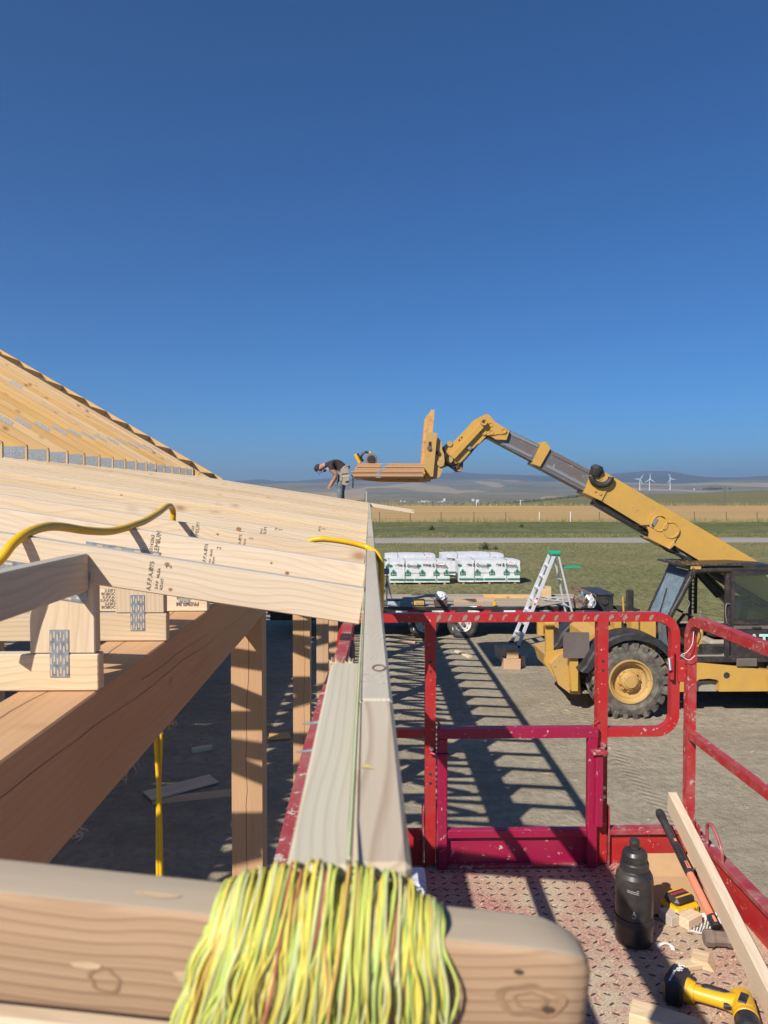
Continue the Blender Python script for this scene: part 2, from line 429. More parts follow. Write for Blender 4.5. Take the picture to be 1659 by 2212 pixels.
sheet('ground', -420, 420, -160, 191, 0.0, 1, 1, M['grass'])
def dirt_h(x, y):
    e = 1.0
    for d in (x+26, 24-x, y+14): e = min(e, max(0.0, d/2.0))
    e = min(e, max(0.0, ((24.2 if x < 4 else 24.2-min(1.9, (x-4)*0.6))+1.0*noise.noise(Vector((x*0.35, 3.1, 0)))-y)/1.6))
    return 0.008 + e*(0.012+0.016*noise.noise(Vector((x*0.9, y*0.9, 0)))+0.010*noise.noise(Vector((x*2.7, y*2.7, 5)))) - (1-e)*0.03
sheet('dirt_lot', -27, 25, -15, 27.5, 0.0, 150, 130, M['dirt'], dirt_h)
sheet('pasture', -250, 250, 61.5, 91.5, 0.004, 1, 1, M['pasture'])
sheet('straw_field', -250, 250, 91.5, 189, 0.008, 1, 1, M['straw'])
def road_h(x, y): return 0.02
mb = MB(); v = []
for i in range(81):
    x = -200+5*i; yc = 57.0 - 0.012*x + 0.5*math.sin(x*0.05); w = 2.05+0.25*math.sin(x*0.33)
    v += [(x, yc-w-0.7, 0.003), (x, yc-w, 0.07), (x, yc, 0.12), (x, yc+w, 0.07), (x, yc+w+0.7, 0.003)]
mb.add(v, [(i*5+k, (i+1)*5+k, (i+1)*5+k+1, i*5+k+1) for i in range(80) for k in range(4)], 0, True)
tag(mb.build('gravel_road', M['gravel'], None, Matrix.Translation((0, 0, 0))), kind='structure')

# far terrain: the bench drops to a valley, then rises to ridges and forested mountains
def lerp(tab, x):
    if x <= tab[0][0]: return tab[0][1]
    for (a, p), (b, q) in zip(tab, tab[1:]):
        if x <= b: return p+(q-p)*(x-a)/(b-a)
    return tab[-1][1]
MTN = [(-900, 1040), (200, 1042), (430, 1042), (545, 1037.5), (562, 1034.5), (598, 1040), (646, 1038.5), (711, 1033), (800, 1034), (900, 1030), (957, 1022.6), (993, 1019),
       (1040, 1024), (1118, 1026), (1201, 1030.5), (1280, 1030), (1316, 1025), (1394, 1020), (1451, 1021), (1488, 1029), (1524, 1033), (1600, 1034), (1659, 1031), (1900, 1034), (2600, 1030)]
RB = [(-900, 1046), (540, 1046), (700, 1042), (950, 1036), (1060, 1036), (1200, 1041), (1350, 1043), (1480, 1046), (1560, 1040), (1659, 1039), (2600, 1042)]
RD = [(-900, 1098), (900, 1098), (1000, 1092), (1060, 1087), (1130, 1083), (1200, 1077), (1255, 1070), (1330, 1068), (1450, 1067), (1560, 1062), (1659, 1058), (1900, 1052), (2600, 1050)]
def far_z(xd, y, r): return CAM.z+(1060.0-y)/F*r
def make_terrain(name, rows, mat, seed, x0=-900, x1=2600, n=190, amp=1.0):
    mb = MB(); v = []
    for (r, tabs) in rows:
        for i in range(n+1):
            xd = x0+(x1-x0)*i/n
            d = ray(xd, 1060); d.z = 0; d.normalize()
            y = tabs(xd) if callable(tabs) else tabs
            z = far_z(xd, y, r)
            p = Vector((d.x*r, d.y*r, 0))
            z += amp*r*0.0011*(noise.noise(Vector((p.x/(0.10*r), p.y/(0.10*r), seed)))+0.5*noise.noise(Vector((p.x/(0.035*r), p.y/(0.035*r), seed+9))))
            v.append((p.x, p.y, z))
    k = n+1
    mb.add(v, [(j*k+i, j*k+i+1, (j+1)*k+i+1, (j+1)*k+i) for j in range(len(rows)-1) for i in range(n)], 0, True)
    return tag(mb.build(name, mat, None, Matrix.Translation((0, 0, 0))), kind='structure')
def hill_mat(name, cols, field, tree, fs=0.0016, treeamt=0.5):
    t = NT(name); v = t.coords((1, 1, 1), rand=False)
    n1 = t.noise(v, 0.0011, 6, 0.62); n2 = t.noise(v, 0.007, 6, 0.7); n3 = t.noise(v, 0.0006, 3)
    c = t.ramp(n1, [(0.32, cols[0]), (0.5, cols[1]), (0.68, cols[2])])
    s = t.new('VectorMath', operation='MULTIPLY'); t.link(v, s.inputs[0]); s.inputs[1].default_value = (1.0, 0.28, 1)
    vo = t.new('TexVoronoi', feature='F1', distance='MANHATTAN'); vo.inputs['Scale'].default_value = fs; t.link(s.outputs[0], vo.inputs['Vector'])
    sep = t.new('SeparateColor'); t.link(vo.outputs['Color'], sep.inputs[0])
    c = t.mix(t.math('MULTIPLY', t.ramp(sep.outputs[0], [(0.6, 0.0), (0.64, 1.0)]), 0.75), c, field)
    c = t.mix(t.math('MULTIPLY', t.ramp(n2, [(0.54, 0.0), (0.66, 1.0)]), treeamt), c, tree)
    return t.out(c, 1.0, spec=0.0)
M['hills'] = hill_mat('dry_range_land', [(0.13, 0.125, 0.07), (0.19, 0.165, 0.10), (0.25, 0.205, 0.13)], (0.42, 0.31, 0.18), (0.05, 0.06, 0.03), treeamt=0.8)
M['coulee'] = hill_mat('coulee_grass', [(0.105, 0.11, 0.05), (0.15, 0.145, 0.075), (0.21, 0.185, 0.105)], (0.16, 0.15, 0.08), (0.06, 0.065, 0.03), fs=0.004, treeamt=0.35)
M['forest'] = hill_mat('mountain_forest', [(0.035, 0.045, 0.03), (0.05, 0.06, 0.035), (0.11, 0.10, 0.065)], (0.05, 0.06, 0.035), (0.03, 0.04, 0.025), treeamt=0.5)
def bl(a, b, k): return lambda x: (a(x) if callable(a) else a)*(1-k)+(b(x) if callable(b) else b)*k
fRD = lambda x: lerp(RD, x); fRB = lambda x: lerp(RB, x); fM = lambda x: lerp(MTN, x)
make_terrain('coulee_slope', [(184, 1096), (240, 1099), (420, 1101), (700, lambda x: max(fRD(x)+6, 1080)), (1000, lambda x: fRD(x)+2.5), (1250, fRD), (1400, lambda x: fRD(x)+1.5), (1900, lambda x: fRD(x)+9)],
             M['coulee'], 1.0, amp=0.7)
make_terrain('hills', [(1500, 1092), (1900, 1090), (2500, 1085.5), (3000, 1082), (3600, 1077), (4400, 1071), (5200, 1065), (6200, 1060), (7200, bl(1057, fRB, 0.35)), (8200, bl(1055, fRB, 0.7)), (9500, fRB), (10500, lambda x: fRB(x)+2.5), (12000, lambda x: fRB(x)+8)],
             M['hills'], 4.0)
make_terrain('mountains', [(11000, 1052), (12500, bl(1050, fM, 0.45)), (14000, bl(1048, fM, 0.85)), (15000, fM), (16000, lambda x: fM(x)+2.0), (18000, lambda x: fM(x)+10)], M['forest'], 8.0, amp=0.35)

# ================================================================== THE TIMBER FRAME
E, SL = 3.61, 0.156                   # top of eave, slope of the low roof (2 in 12)
BT = 3.367                           # top of the eave beam
XJ = -4.1                            # where the low roof meets the steep one
def tail_z(x): return E - SL*x
def steep_z(x): return 4.415 + 0.585*(-4.1-x)
def dip(y): return 0.0028*(y-1.8)    # the site falls slightly away
XR = -9.6
NT_ = 27
TY = [1.80+0.60*k for k in range(NT_)]
FW = [M['fir']]
bmx = -0.655-0.095
# eave beam in lengths between the posts
M['crack'] = plain('drying_crack', (0.13, 0.08, 0.05), 0.9)
def crack_strip(pts_lx, w=0.0022):
    """a drying crack: a thin dark gully, given as points on the face in local coordinates (x along, z up), drawn just proud of the face"""
    mb = MB()
    for a, b in zip(pts_lx, pts_lx[1:]):
        ww = w*random.uniform(0.6, 1.3)
        mb.add([(a[0], a[1], a[2]-ww), (b[0], b[1], b[2]-ww), (b[0], b[1], b[2]+ww), (a[0], a[1], a[2]+ww)], [(0, 1, 2, 3)])
    return mb
beam = board('eave_beam', (bmx, 18.2, BT-0.1415-dip(18.2)), (bmx, -1.6, BT-0.1415-dip(-1.6)), 0.19, 0.283, FW, None, bev=0.004)
tag(beam, 'long fir timber beam under the truss ends, with drying cracks', 'beam')
for seed, z0, x0, x1 in ((3, -0.03, 14.0, 17.2), (5, 0.045, 15.2, 16.1), (9, 0.05, 13.0, 14.6), (11, -0.02, 11.2, 12.9)):
    rg = random.Random(seed); pts = []; x = x0; z = z0
    while x < x1:
        pts.append((x, 0.0962, z)); x += rg.uniform(0.05, 0.12); z += rg.uniform(-0.004, 0.004)+0.0032
    c = crack_strip(pts, 0.0007); c.build('drying_crack', M['crack'], beam, WORLD[beam.name])
pts = [(x, -0.02+0.012*math.sin(x*9)+0.03*noise.noise(Vector((x, 2, 0))), 0.1427) for x in [14.6+0.09*i for i in range(28)]]
mb = MB()
for a, b in zip(pts, pts[1:]): mb.add([(a[0], a[1]-0.001, a[2]), (b[0], b[1]-0.001, b[2]), (b[0], b[1]+0.001, b[2]), (a[0], a[1]+0.001, a[2])], [(0, 1, 2, 3)])
mb.build('drying_crack', M['crack'], beam, WORLD[beam.name])
# slivers torn from the lower arris
mb = MB()
for cy in (2.05, 1.72, 2.45):
    for i in range(7):
        p = Vector((-0.66+random.uniform(-0.01, 0.003), cy+random.uniform(-0.07, 0.07), BT-0.283))
        q = p+Vector((random.uniform(0, 0.015), random.uniform(-0.03, 0.03), -random.uniform(0.006, 0.028)))
        m = (p+q)/2+Vector((random.uniform(-.012, .012), random.uniform(-.02, .02), -0.008))
        mb.tube(resample([p, m, q], 3), [0.0007]*6+[0.0003], 4)
mb.build('wood_sliver', M['spf'], beam)
beam2 = board('wall_beam', (XJ-0.1, 18.2, BT-0.1415-dip(18.2)), (XJ-0.1, -1.6, BT-0.1415-dip(-1.6)), 0.19, 0.283, FW, None)
tag(beam2, 'fir beam hidden behind the eave beam, carrying the steep roof', 'beam')
ords = ['nearest', 'second', 'third', 'fourth']
for k, y in enumerate((4.52, 8.19, 11.85, 15.5)):
    p = board('timber_post', (bmx, y+0.095, 0), (bmx, y+0.095, BT-0.285-dip(y)), 0.19, 0.19, FW, None, up=(0, -1, 0))
    tag(p, ords[k]+' square fir post under the eave beam, banded with sun and shade', 'post', 'posts under the eave beam')
    rg = random.Random(20+k); pts = []; h = 0.0; xx = -0.01
    while h < 3.0:
        pts.append((h, xx)); h += rg.uniform(0.08, 0.2); xx += rg.uniform(-0.01, 0.01)
    mb = MB()
    for a, b in zip(pts, pts[1:]):
        mb.add([(a[0], a[1]-0.0018, 0.0958), (b[0], b[1]-0.0018, 0.0958), (b[0], b[1]+0.0018, 0.0958), (a[0], a[1]+0.0018, 0.0958)], [(0, 1, 2, 3)])
    mb.build('drying_crack', M['crack'], p, WORLD[p.name])
for k, y in enumerate((4.52, 8.19, 11.85, 15.5)):
    p = board('timber_post', (XJ-0.1, y+0.095, 0), (XJ-0.1, y+0.095, BT-0.285-dip(y)), 0.19, 0.19, FW, None, up=(0, -1, 0))
    tag(p, ords[k]+' square fir post of the inner row, under the wall beam', 'post', 'posts of the inner row')

# ---- nail plates
def plate_mesh(name, w, h, nx, nz, vertical=True):
    """galvanised nail plate: thin sheet in local XZ with punched slots, front face towards -Y"""
    mb = MB(); mb.box((-w/2, -0.0012, -h/2), (w/2, 0.0, h/2), 0)
    for i in range(nx):
        for j in range(nz):
            cx = -w/2+w*(i+0.5)/nx; cz = -h/2+h*(j+0.5)/nz + (0.12*h/nz if i % 2 else -0.12*h/nz)
            sx, sz = (0.24*w/nx, 0.30*h/nz) if vertical else (0.32*w/nx, 0.2*h/nz)
            mb.add([(cx-sx, -0.0018, cz-sz), (cx+sx, -0.0018, cz-sz), (cx+sx, -0.0018, cz+sz*0.75), (cx-sx, -0.0018, cz+sz*0.75)], [(0, 1, 2, 3)], 1)
            mb.add([(cx-sx, -0.0018, cz+sz*0.72), (cx+sx, -0.0018, cz+sz*0.72), (cx+sx, -0.0032, cz+sz), (cx-sx, -0.0032, cz+sz)], [(0, 1, 2, 3)], 2)
    return mb.mesh(name, [M['galv'], M['galv_slot'], M['galv_lip']])
M['galv_slot'] = plain('punched_slot', (0.50, 0.42, 0.30), 0.8)
M['galv_lip'] = plain('bright_tooth', (0.66, 0.68, 0.70), 0.35, 0.6)
PL_WEB = plate_mesh('nail_plate', 0.046, 0.115, 6, 4)
PL_TOP = plate_mesh('nail_plate', 0.24, 0.075, 8, 4, False)
PL_SPL = plate_mesh('nail_plate', 0.26, 0.075, 7, 3, True)
def big_plate():
    mb = MB(); w, h = 0.42, 0.148; mb.box((-w, -0.0012, -h/2), (0, 0.0, h/2), 0)
    for i in range(13):
        x = -w+w*(i+0.5)/13
        mb.add([(x-0.006, -0.0016, -h/2+0.008), (x+0.004, -0.0016, -h/2+0.008), (x+0.004, -0.0016, h/2-0.008), (x-0.006, -0.0016, h/2-0.008)], [(0, 1, 2, 3)], 1)
    return mb.mesh('nail_plate', [M['galv'], M['galv_rib']])
M['galv_rib'] = plain('plate_row', (0.30, 0.33, 0.37), 0.5, 0.5, 0.5, 150)
PL_HEEL = big_plate()
def put(name, me, loc, parent, roty=0.0):
    o = bpy.data.objects.new(name, me)
    return place(o, Matrix.Translation(Vector(loc)) @ Matrix.Rotation(roty, 4, 'Y'), parent)
aS = math.atan(SL); aT = math.atan(0.585)
TH = 0.038
SPF = [M['spf'], M['spf_top']]
nth = ['first', 'second', 'third', 'fourth', 'fifth', 'sixth', 'seventh', 'eighth', 'ninth', 'tenth', 'eleventh', 'twelfth', 'thirteenth', 'fourteenth', 'fifteenth',
       'sixteenth', 'seventeenth', 'eighteenth', 'nineteenth', 'twentieth', 'twenty-first', 'twenty-second', 'twenty-third', 'twenty-fourth', 'twenty-fifth', 'twenty-sixth', 'last']
_h = MB().prism([(0, BT+0.0925), (0, steep_z(XJ)-0.012), (-0.62, steep_z(XJ-0.62)-0.012), (-0.62, tail_z(XJ)-0.05), (-0.14, tail_z(XJ)-0.2), (-0.14, BT+0.0925)], -0.0172, 0.0172)
HEEL = _h.mesh('heel_block', [M['gold']])
trusses = []
for k, y in enumerate(TY):
    jz = random.uniform(-0.002, 0.002); jx = random.uniform(-0.004, 0.002); d = -dip(y); B = BT+d
    last = k == NT_-1
    lab = 'nearest roof truss, grade stamp on its pale low-slope chord' if k == 0 else \
          ('last roof truss of the row, its tail board sticking out past the fascia' if last else
           nth[k]+' roof truss counted from the near end of the row')
    T = thing('roof_truss', lab, 'truss', (XJ, y, B), 'dual-pitch roof trusses standing in a row')
    trusses.append(T)
    xe = -0.015+jx if not last else 1.07
    hc = 0.0445+dip(y)
    board('low_chord', (xe, y, tail_z(xe)-hc+jz), (XJ+0.005, y, tail_z(XJ)-hc+jz), TH, 0.0885, SPF, T, top=True)
    board('bottom_chord', (-0.65, y, B+0.0465), (XR-5.4, y, B+0.0465), TH, 0.089, SPF, T, top=True)
    board('web', (-0.735, y, B+0.0925), (-0.735, y, d+tail_z(-0.735)-0.093), TH, 0.155, SPF, T, up=(1, 0, 0))
    for (xa, za, xb, zb) in ((-1.25, B+0.0925, -2.2, d+tail_z(-2.2)-0.095), (-2.3, d+tail_z(-2.3)-0.095, -3.9, B+0.0925)):
        board('web', (xa, y, za), (xb, y, zb), TH, 0.089, SPF, T)
    # heel of the steep roof and its chords
    put('heel_block', HEEL, (XJ, y, d), T)
    ca = math.cos(aT); off = 0.07/ca-d
    board('steep_chord', (XJ-0.036, y, steep_z(XJ-0.036)-off), (XR, y, steep_z(XR)-off), TH, 0.14, [M['gold'], M['gold']], T, top=True)
    board('left_chord', (XR-0.04, y, steep_z(XR)-off), (2*XR-XJ, y, steep_z(XJ)-off), TH, 0.14, [M['gold'], M['gold']], T)
    board('web', (-6.4, y, steep_z(-6.4)-0.165+d), (-4.5, y, B+0.094), TH, 0.089, [M['gold']], T)
    board('web', (-6.5, y, steep_z(-6.5)-0.165+d), (-8.4, y, B+0.094), TH, 0.089, [M['gold']], T)
    yf = y-TH/2-0.0004
    if k < 7:
        put('nail_plate', PL_WEB, (-0.742, yf, B+0.089+0.004), T)
        put('nail_plate', PL_TOP, (-0.79, yf, d+tail_z(-0.79)-0.098), T, aS)
    if k > 8:
        put('nail_plate', PL_HEEL, (XJ-0.028, yf+0.0015, d+tail_z(XJ)+0.078), T)
    if k > 11:
        xs = -4.95+random.uniform(-0.03, 0.03)
        put('nail_plate', PL_SPL, (xs, yf, d+steep_z(xs)-0.075), T, aT)
    if k == 21:
        put('nail_plate', PL_SPL, (-6.75, yf, d+steep_z(-6.75)-0.05), T, aT)

# ---- grade stamps on the chords (flat print)
def stamp(T, x, y, lines, size, rot=math.pi/2, dz=-0.045, gap=1.25):
    xd = Vector((math.cos(rot-aS), 0, math.sin(rot-aS))); yd = Vector((-math.sin(rot-aS), 0, math.cos(rot-aS)))
    c = Vector((x, y-TH/2-0.0008, tail_z(x)+dz-dip(y))); o = 0.0
    for (s, sz, sh) in lines:
        lettering('grade_stamp', s, size*sz, M['stampink'], c-yd*o+xd*sh, xd, yd, T, bold=0.0)
        o += size*gap*sz
AF = [('A.F.P.A.®75', 1.0, 0.0), ('S-P-F   NLGA', 0.62, -0.004), ('KD-HT', 0.62, -0.016), ('2', 1.25, 0.028)]
stamp(trusses[0], at(330, 1240, 1.8).x, TY[0], AF, 0.0145)
stamp(trusses[1], at(446, 1195, TY[1]).x, TY[1], AF, 0.0145)
stamp(trusses[2], at(519, 1165, TY[2]).x, TY[2], AF, 0.0155, dz=-0.05)
stamp(trusses[3], at(596, 1150, TY[3]).x, TY[3], [('75', 1.0, 0.03), ('2', 1.3, 0.03)], 0.017, dz=-0.04)
stamp(trusses[4], at(690, 1143, TY[4]).x, TY[4], [('®75', 1.0, 0.02), ('2', 1.3, 0.02)], 0.017, dz=-0.03)
stamp(trusses[1], at(332, 1178, TY[1]).x, TY[1], [('35142063', 0.8, 0), ('PREMIUM', 1.2, 0)], 0.018, dz=-0.035)
stamp(trusses[2], at(418, 1150, TY[2]).x, TY[2], [('34147559', 0.8, 0), ('PREMIUM', 1.2, 0)], 0.018, dz=-0.035)
stamp(trusses[3], at(566, 1132, TY[3]).x, TY[3], [('8413', 0.8, 0), ('MUM', 1.2, 0)], 0.017, dz=-0.03)
yb = TY[2]-TH/2-0.0008
lettering('grade_stamp', 'PREMIUM', 0.022, M['stampink'], (at(405, 1306, yb).x, yb, BT+0.028), (-1, 0, 0), (0, 0, -1), trusses[2], bold=0.0006)
lettering('grade_stamp', 'BOBOCEL', 0.022, M['stampink'], (at(405, 1298, yb).x, yb, BT+0.056), (-1, 0, 0), (0, 0, -1), trusses[2], bold=0.0006)
for i, s_ in enumerate(('S-DRY', 'BOBOCEL', 'A.F.P.A.®', 'S-P-F NLGA', 'S-DRY', 'BOBOCEL')):
    lettering('grade_stamp', s_, 0.016, M['stampink'], (at(238, 1275, yb).x, yb, BT+0.083-i*0.0135), (1, 0, 0), (0, 0, 1), trusses[2], bold=0.0003)

M['knotc'] = plain('pine_knot', (0.30, 0.155, 0.075), 0.8, 0, 0.35, 120); M['knoto'] = plain('pine_knot_rim', (0.55, 0.40, 0.25), 0.8, 0, 0.2, 90)
for k, xd, yd, r_ in ((0, 361, 1219, 0.0045), (0, 368, 1273, 0.0035), (1, 343, 1170, 0.004), (1, 620, 1238, 0.005), (2, 470, 1154, 0.004), (2, 516, 1143, 0.008), (1, 586, 1216, 0.003), (5, 160, 1056, 0.008), (5, 262, 1070, 0.006)):
    yk = TY[k]-TH/2; p = at(xd, yd, yk)
    for sc_, dy_, mt in ((1.35, 0.0005, 'knoto'), (1.0, 0.0009, 'knotc')):
        mb = MB(); mb.add([(p.x+r_*sc_*1.25*math.cos(2*math.pi*i/12)*random.uniform(.85, 1.1), yk-dy_, p.z+r_*sc_*math.sin(2*math.pi*i/12)*random.uniform(.85, 1.1)) for i in range(12)], [tuple(range(12))]); mb.build('knot', M[mt], trusses[k])

# ---- fly rafter and ladder blocks beyond the last truss
YFL = 19.0; dl = dip(TY[-1])
fly = thing('fly_rafter', 'outermost steep rafter beyond the last truss, braced by short dark blocks', 'rafter', (XJ, YFL, 4.3))
ca = math.cos(aT); off = 0.07/ca+dl
board('rafter', (-3.76, YFL, steep_z(-3.76)-off), (XR, YFL, steep_z(XR)-off), TH, 0.14, [M['gold']], fly)
for i in range(11):
    x = -4.0-0.54*i
    p0 = Vector((x, TY[-1]+0.02, steep_z(x)-off)); p1 = Vector((x, YFL-0.02, steep_z(x)-off))
    board('ladder_block', p0, p1, TH, 0.135, [M['gold']], fly, up=(math.sin(aT), 0, math.cos(aT)))
board('rafter', (-3.72, TY[-1]+0.045, steep_z(-3.72)-off), (-4.3, TY[-1]+0.045, steep_z(-4.3)-off), TH, 0.14, [M['gold']], fly)

# ---- unseen panels added on the bottom chords to shade the ground inside
M['ply'] = wood('shade_plywood', (0.55, 0.40, 0.24), (0.45, 0.31, 0.17), (0.3, 0.2, 0.1), ring=8, ringamt=0.5)
for i in range(8):
    for j in range(3):
        y0 = -1.0+2.46*i; x1 = -4.1-2.46*j
        o = MB().box((x1-2.43, y0, BT+0.097), (x1, y0+2.43, BT+0.115)).build('shade_panel', M['ply'])
        tag(o, 'unseen plywood panel added on the truss bottom chords to shade the ground inside', 'panel', 'added shading panels under the steep roof')

# ---- fascia, scab board, lookout, stake
GW = [M['grey'], M['grey']]
f1 = board('fascia_board', (0.008, 0.461, E-0.07-dip(.461)), (0.008, 0.833, E-0.07-dip(.833)), TH, 0.14, [M['greyn']], None, bev=0.004)
tag(f1, 'short weathered near length of the fascia, smeared yellow, by the string bundle', 'fascia')
f2 = board('fascia_board', (0.008, 0.836, E-0.07-dip(0.836)), (0.008, TY[-1]+0.04, E-0.07-dip(TY[-1])), TH, 0.14, GW, None, bev=0.004)
tag(f2, 'long weathered grey fascia board running along all the truss tails', 'fascia')
M['ymark'] = plain('yellow_crayon', (0.60, 0.46, 0.16), 0.8, 0, 0.5, 500)
mb = MB(); rk = []
for i in range(16):
    a_ = 2*math.pi*i/16
    for r_ in (0.0095, 0.0072): rk.append((0.013+r_*math.cos(a_), 0.985+r_*2.0*math.sin(a_), E+0.0033))
mb.add(rk, [(2*i, (2*i+2) % 32, (2*i+3) % 32, 2*i+1) for i in range(16)])
mb.build('knot_ring', plain('knot_bark', (0.20, 0.09, 0.05), 0.8), f2)
mb = MB(); mb.add([(-0.008, 0.625, E+0.0042), (0.004, 0.622, E+0.0042), (-0.002, 0.634, E+0.0042)], [(0, 1, 2)]); mb.build('crayon_mark', M['ymark'], f1)
scab = board('scab_board', (-0.0323, 0.461, E-0.0672), (-0.0323, 1.02, E-0.0682), 0.041, 0.14, [M['grey2']], None, bev=0.003)
tag(scab, 'short pale board doubled along the left of the fascia, splintered at its cut end', 'board')
mb = MB()
for i in range(38):
    p = Vector((random.uniform(-0.053, -0.022), 1.019, E+0.001)); q = p+Vector((random.uniform(-0.006, 0.006), random.uniform(0.002, 0.018), random.uniform(0.0, 0.008)))
    mb.tube([p, q], [0.0011, 0.0003], 4)
mb.build('splinter', M['spf'], scab)
for y, z in ((0.73, E-0.018), (0.80, E-0.012)):
    mb = MB(); mb.cyl((-0.055, y, z), (-0.072, y-0.004, z), 0.0022, 0.0008, 8); mb.build('screw', M['galv'], scab)
look = board('lookout_board', (-0.689, TY[0]-0.0195, 3.70-0.0445), (-0.689, 0.05, 3.70-0.0445), TH, 0.089, [M['lookw'] if 'lookw' in M else M['spf'], M['spf_top']], None, bev=0.003, top=True)
tag(look, 'grey-topped board running from the nearest truss towards the viewer', 'board')
stake = board('string_stake', at(791.5, 1094, TY[-1]+0.09), at(791.5, 1062, TY[-1]+0.09), 0.03, 0.035, [M['spf_top']], None, up=(0, -1, 0))
tag(stake, 'thin grey stake standing up at the far end of the fascia', 'stake')

# ---- string bundle wound on the cross board
M['boardtop'] = wood('handled_board_edge', (0.43, 0.355, 0.265), (0.34, 0.27, 0.195), (0.22, 0.13, 0.08), ring=20, ringamt=0.4, fine=0.3, vary=0.03)
pl = at(-160, 1914, 0.442); pr = at(1270, 2065, 0.430)
ax = (pr-pl).normalized()
hB, tB = 0.067, 0.041
cup = (Vector((0, 0, 1))-ax*ax.z).normalized(); cy = cup.cross(ax)      # cy points away from the viewer
mid0 = pl - cup*(hB/2) + cy*(tB/2)
Lb = (pr-pl).length+0.006
fb = thing('cross_board', 'blurred pine board across the bottom foreground, wound with neon string', 'board', mid0)
mb = MB()
def sect(sc_y, sc_z, r=0.0045, dz=0.0):
    out = []
    for (sy, sz, a0) in ((1, 1, 0), (-1, 1, 90), (-1, -1, 180), (1, -1, 270)):
        for i in range(4):
            a = R(a0+30*i); out.append((sy*(tB/2*sc_y-r)+r*math.cos(a), sz*(hB/2*sc_z-r)+r*math.sin(a)+dz))
    return out
st_x = [(0, 1, 1, 0), (Lb*0.5, 1, 1, 0), (Lb-0.040, 1, 1, 0), (Lb-0.026, 0.99, 0.985, 0), (Lb-0.015, 0.95, 0.955, -0.001), (Lb-0.007, 0.86, 0.90, -0.002), (Lb-0.002, 0.70, 0.82, -0.003), (Lb, 0.52, 0.72, -0.004)]
v = []
for (x, a, b, dz) in st_x: v += [(x, p[0], p[1]) for p in sect(a, b, 0.0045 if x < Lb-0.02 else 0.0075, dz)]
n = 16; fs = []
for k in range(len(st_x)-1):
    for i in range(n): fs.append((k*n+i, k*n+(i+1) % n, (k+1)*n+(i+1) % n, (k+1)*n+i))
mb.add(v, [f[::-1] for f in fs], 0, True)
mb.add(v, [tuple(range((len(st_x)-1)*n, len(st_x)*n))], 0, False)
MF = Matrix((ax, cy, cup)).transposed().to_4x4(); MF.translation = mid0
for k_, f_ in enumerate(mb.f):
    vs_ = [Vector(mb.v[i_]) for i_ in f_]
    if abs((vs_[1]-vs_[0]).cross(vs_[2]-vs_[0]).normalized().z) > 0.8 and vs_[0].z > 0 and max(q_.x for q_ in vs_) < Lb-0.0065: mb.m[k_] = 1
mb.build('plank', [M['pinkpine'], M['boardtop']], fb, MF)
M['bruise'] = plain('fresh_splinter', (0.56, 0.40, 0.25), 0.8, 0, 0.35, 90)
for (x, z, w) in ((0.135, 1, 0.02), (0.185, 1, 0.016), (0.165, 0, 0.018), (0.10, 0, 0.012)):
    mb = MB(); n = 9; q = []
    for i in range(n):
        a = 2*math.pi*i/n; q.append((x+w*0.9*math.cos(a)*random.uniform(0.6, 1.1), w*0.16*math.sin(a)*random.uniform(0.6, 1.2)))
    if z: mb.add([(p[0], p[1]-0.005, hB/2+0.0006) for p in q], [tuple(range(n))])
    else: mb.add([(p[0], -tB/2-0.0006, p[1]*1.4-0.004) for p in q], [tuple(range(n))])
    mb.build('bruise', M['bruise'], fb, MF)
M['knotr'] = plain('resin_knot', (0.30, 0.18, 0.10), 0.7, 0, 0.4, 60); M['knotd'] = plain('dark_knot', (0.09, 0.05, 0.03), 0.8)
for (x, z, rx, rz, mt) in ((Lb-0.046, 0.020, 0.003, 0.0016, 'knotd'), (Lb-0.026, -0.001, 0.004, 0.0022, 'knotd'), (0.172, -0.006, 0.0045, 0.004, 'knotd'), (0.205, 0.012, 0.0022, 0.0014, 'knotd')):
    mb = MB(); n = 22; yk = -tB/2-0.0006-(0.0003 if mt == 'knotd' else (0.0002 if mt == 'bruise' else 0))
    mb.add([(x+rx*math.cos(2*math.pi*i/n)*random.uniform(.93, 1.05), yk, z+rz*math.sin(2*math.pi*i/n)*random.uniform(.93, 1.05)) for i in range(n)], [tuple(range(n))]); mb.build('knot', M[mt], fb, MF)
for (x, z, rr_) in ((Lb-0.037, 0.003, (0.0125, 0.0165)), (Lb-0.037, 0.003, (0.0065, 0.0085)), (0.112, -0.012, (0.0075, 0.0098))):
    mb = MB(); n = 26; q = []
    for i in range(n):
        a = 2*math.pi*i/n; wv_ = 1+0.16*math.sin(2*a+x*90)+0.08*math.sin(5*a)
        for r_ in rr_: q.append((x+r_*1.1*wv_*math.cos(a), -tB/2-0.0005, z+r_*0.72*wv_*math.sin(a)))
    mb.add(q, [(2*i, (2*i+2) % (2*n), (2*i+3) % (2*n), 2*i+1) for i in range(n)]); mb.build('knot_ring', M['knotr'], fb, MF)
lowb = board('lower_board', mid0-cup*(hB+0.006)-ax*0.05, mid0-cup*(hB+0.006)+ax*0.21, tB, hB*0.9, [M['spf']], None, up=cup)
tag(lowb, 'pale board end just under the cross board at the lower left', 'board')

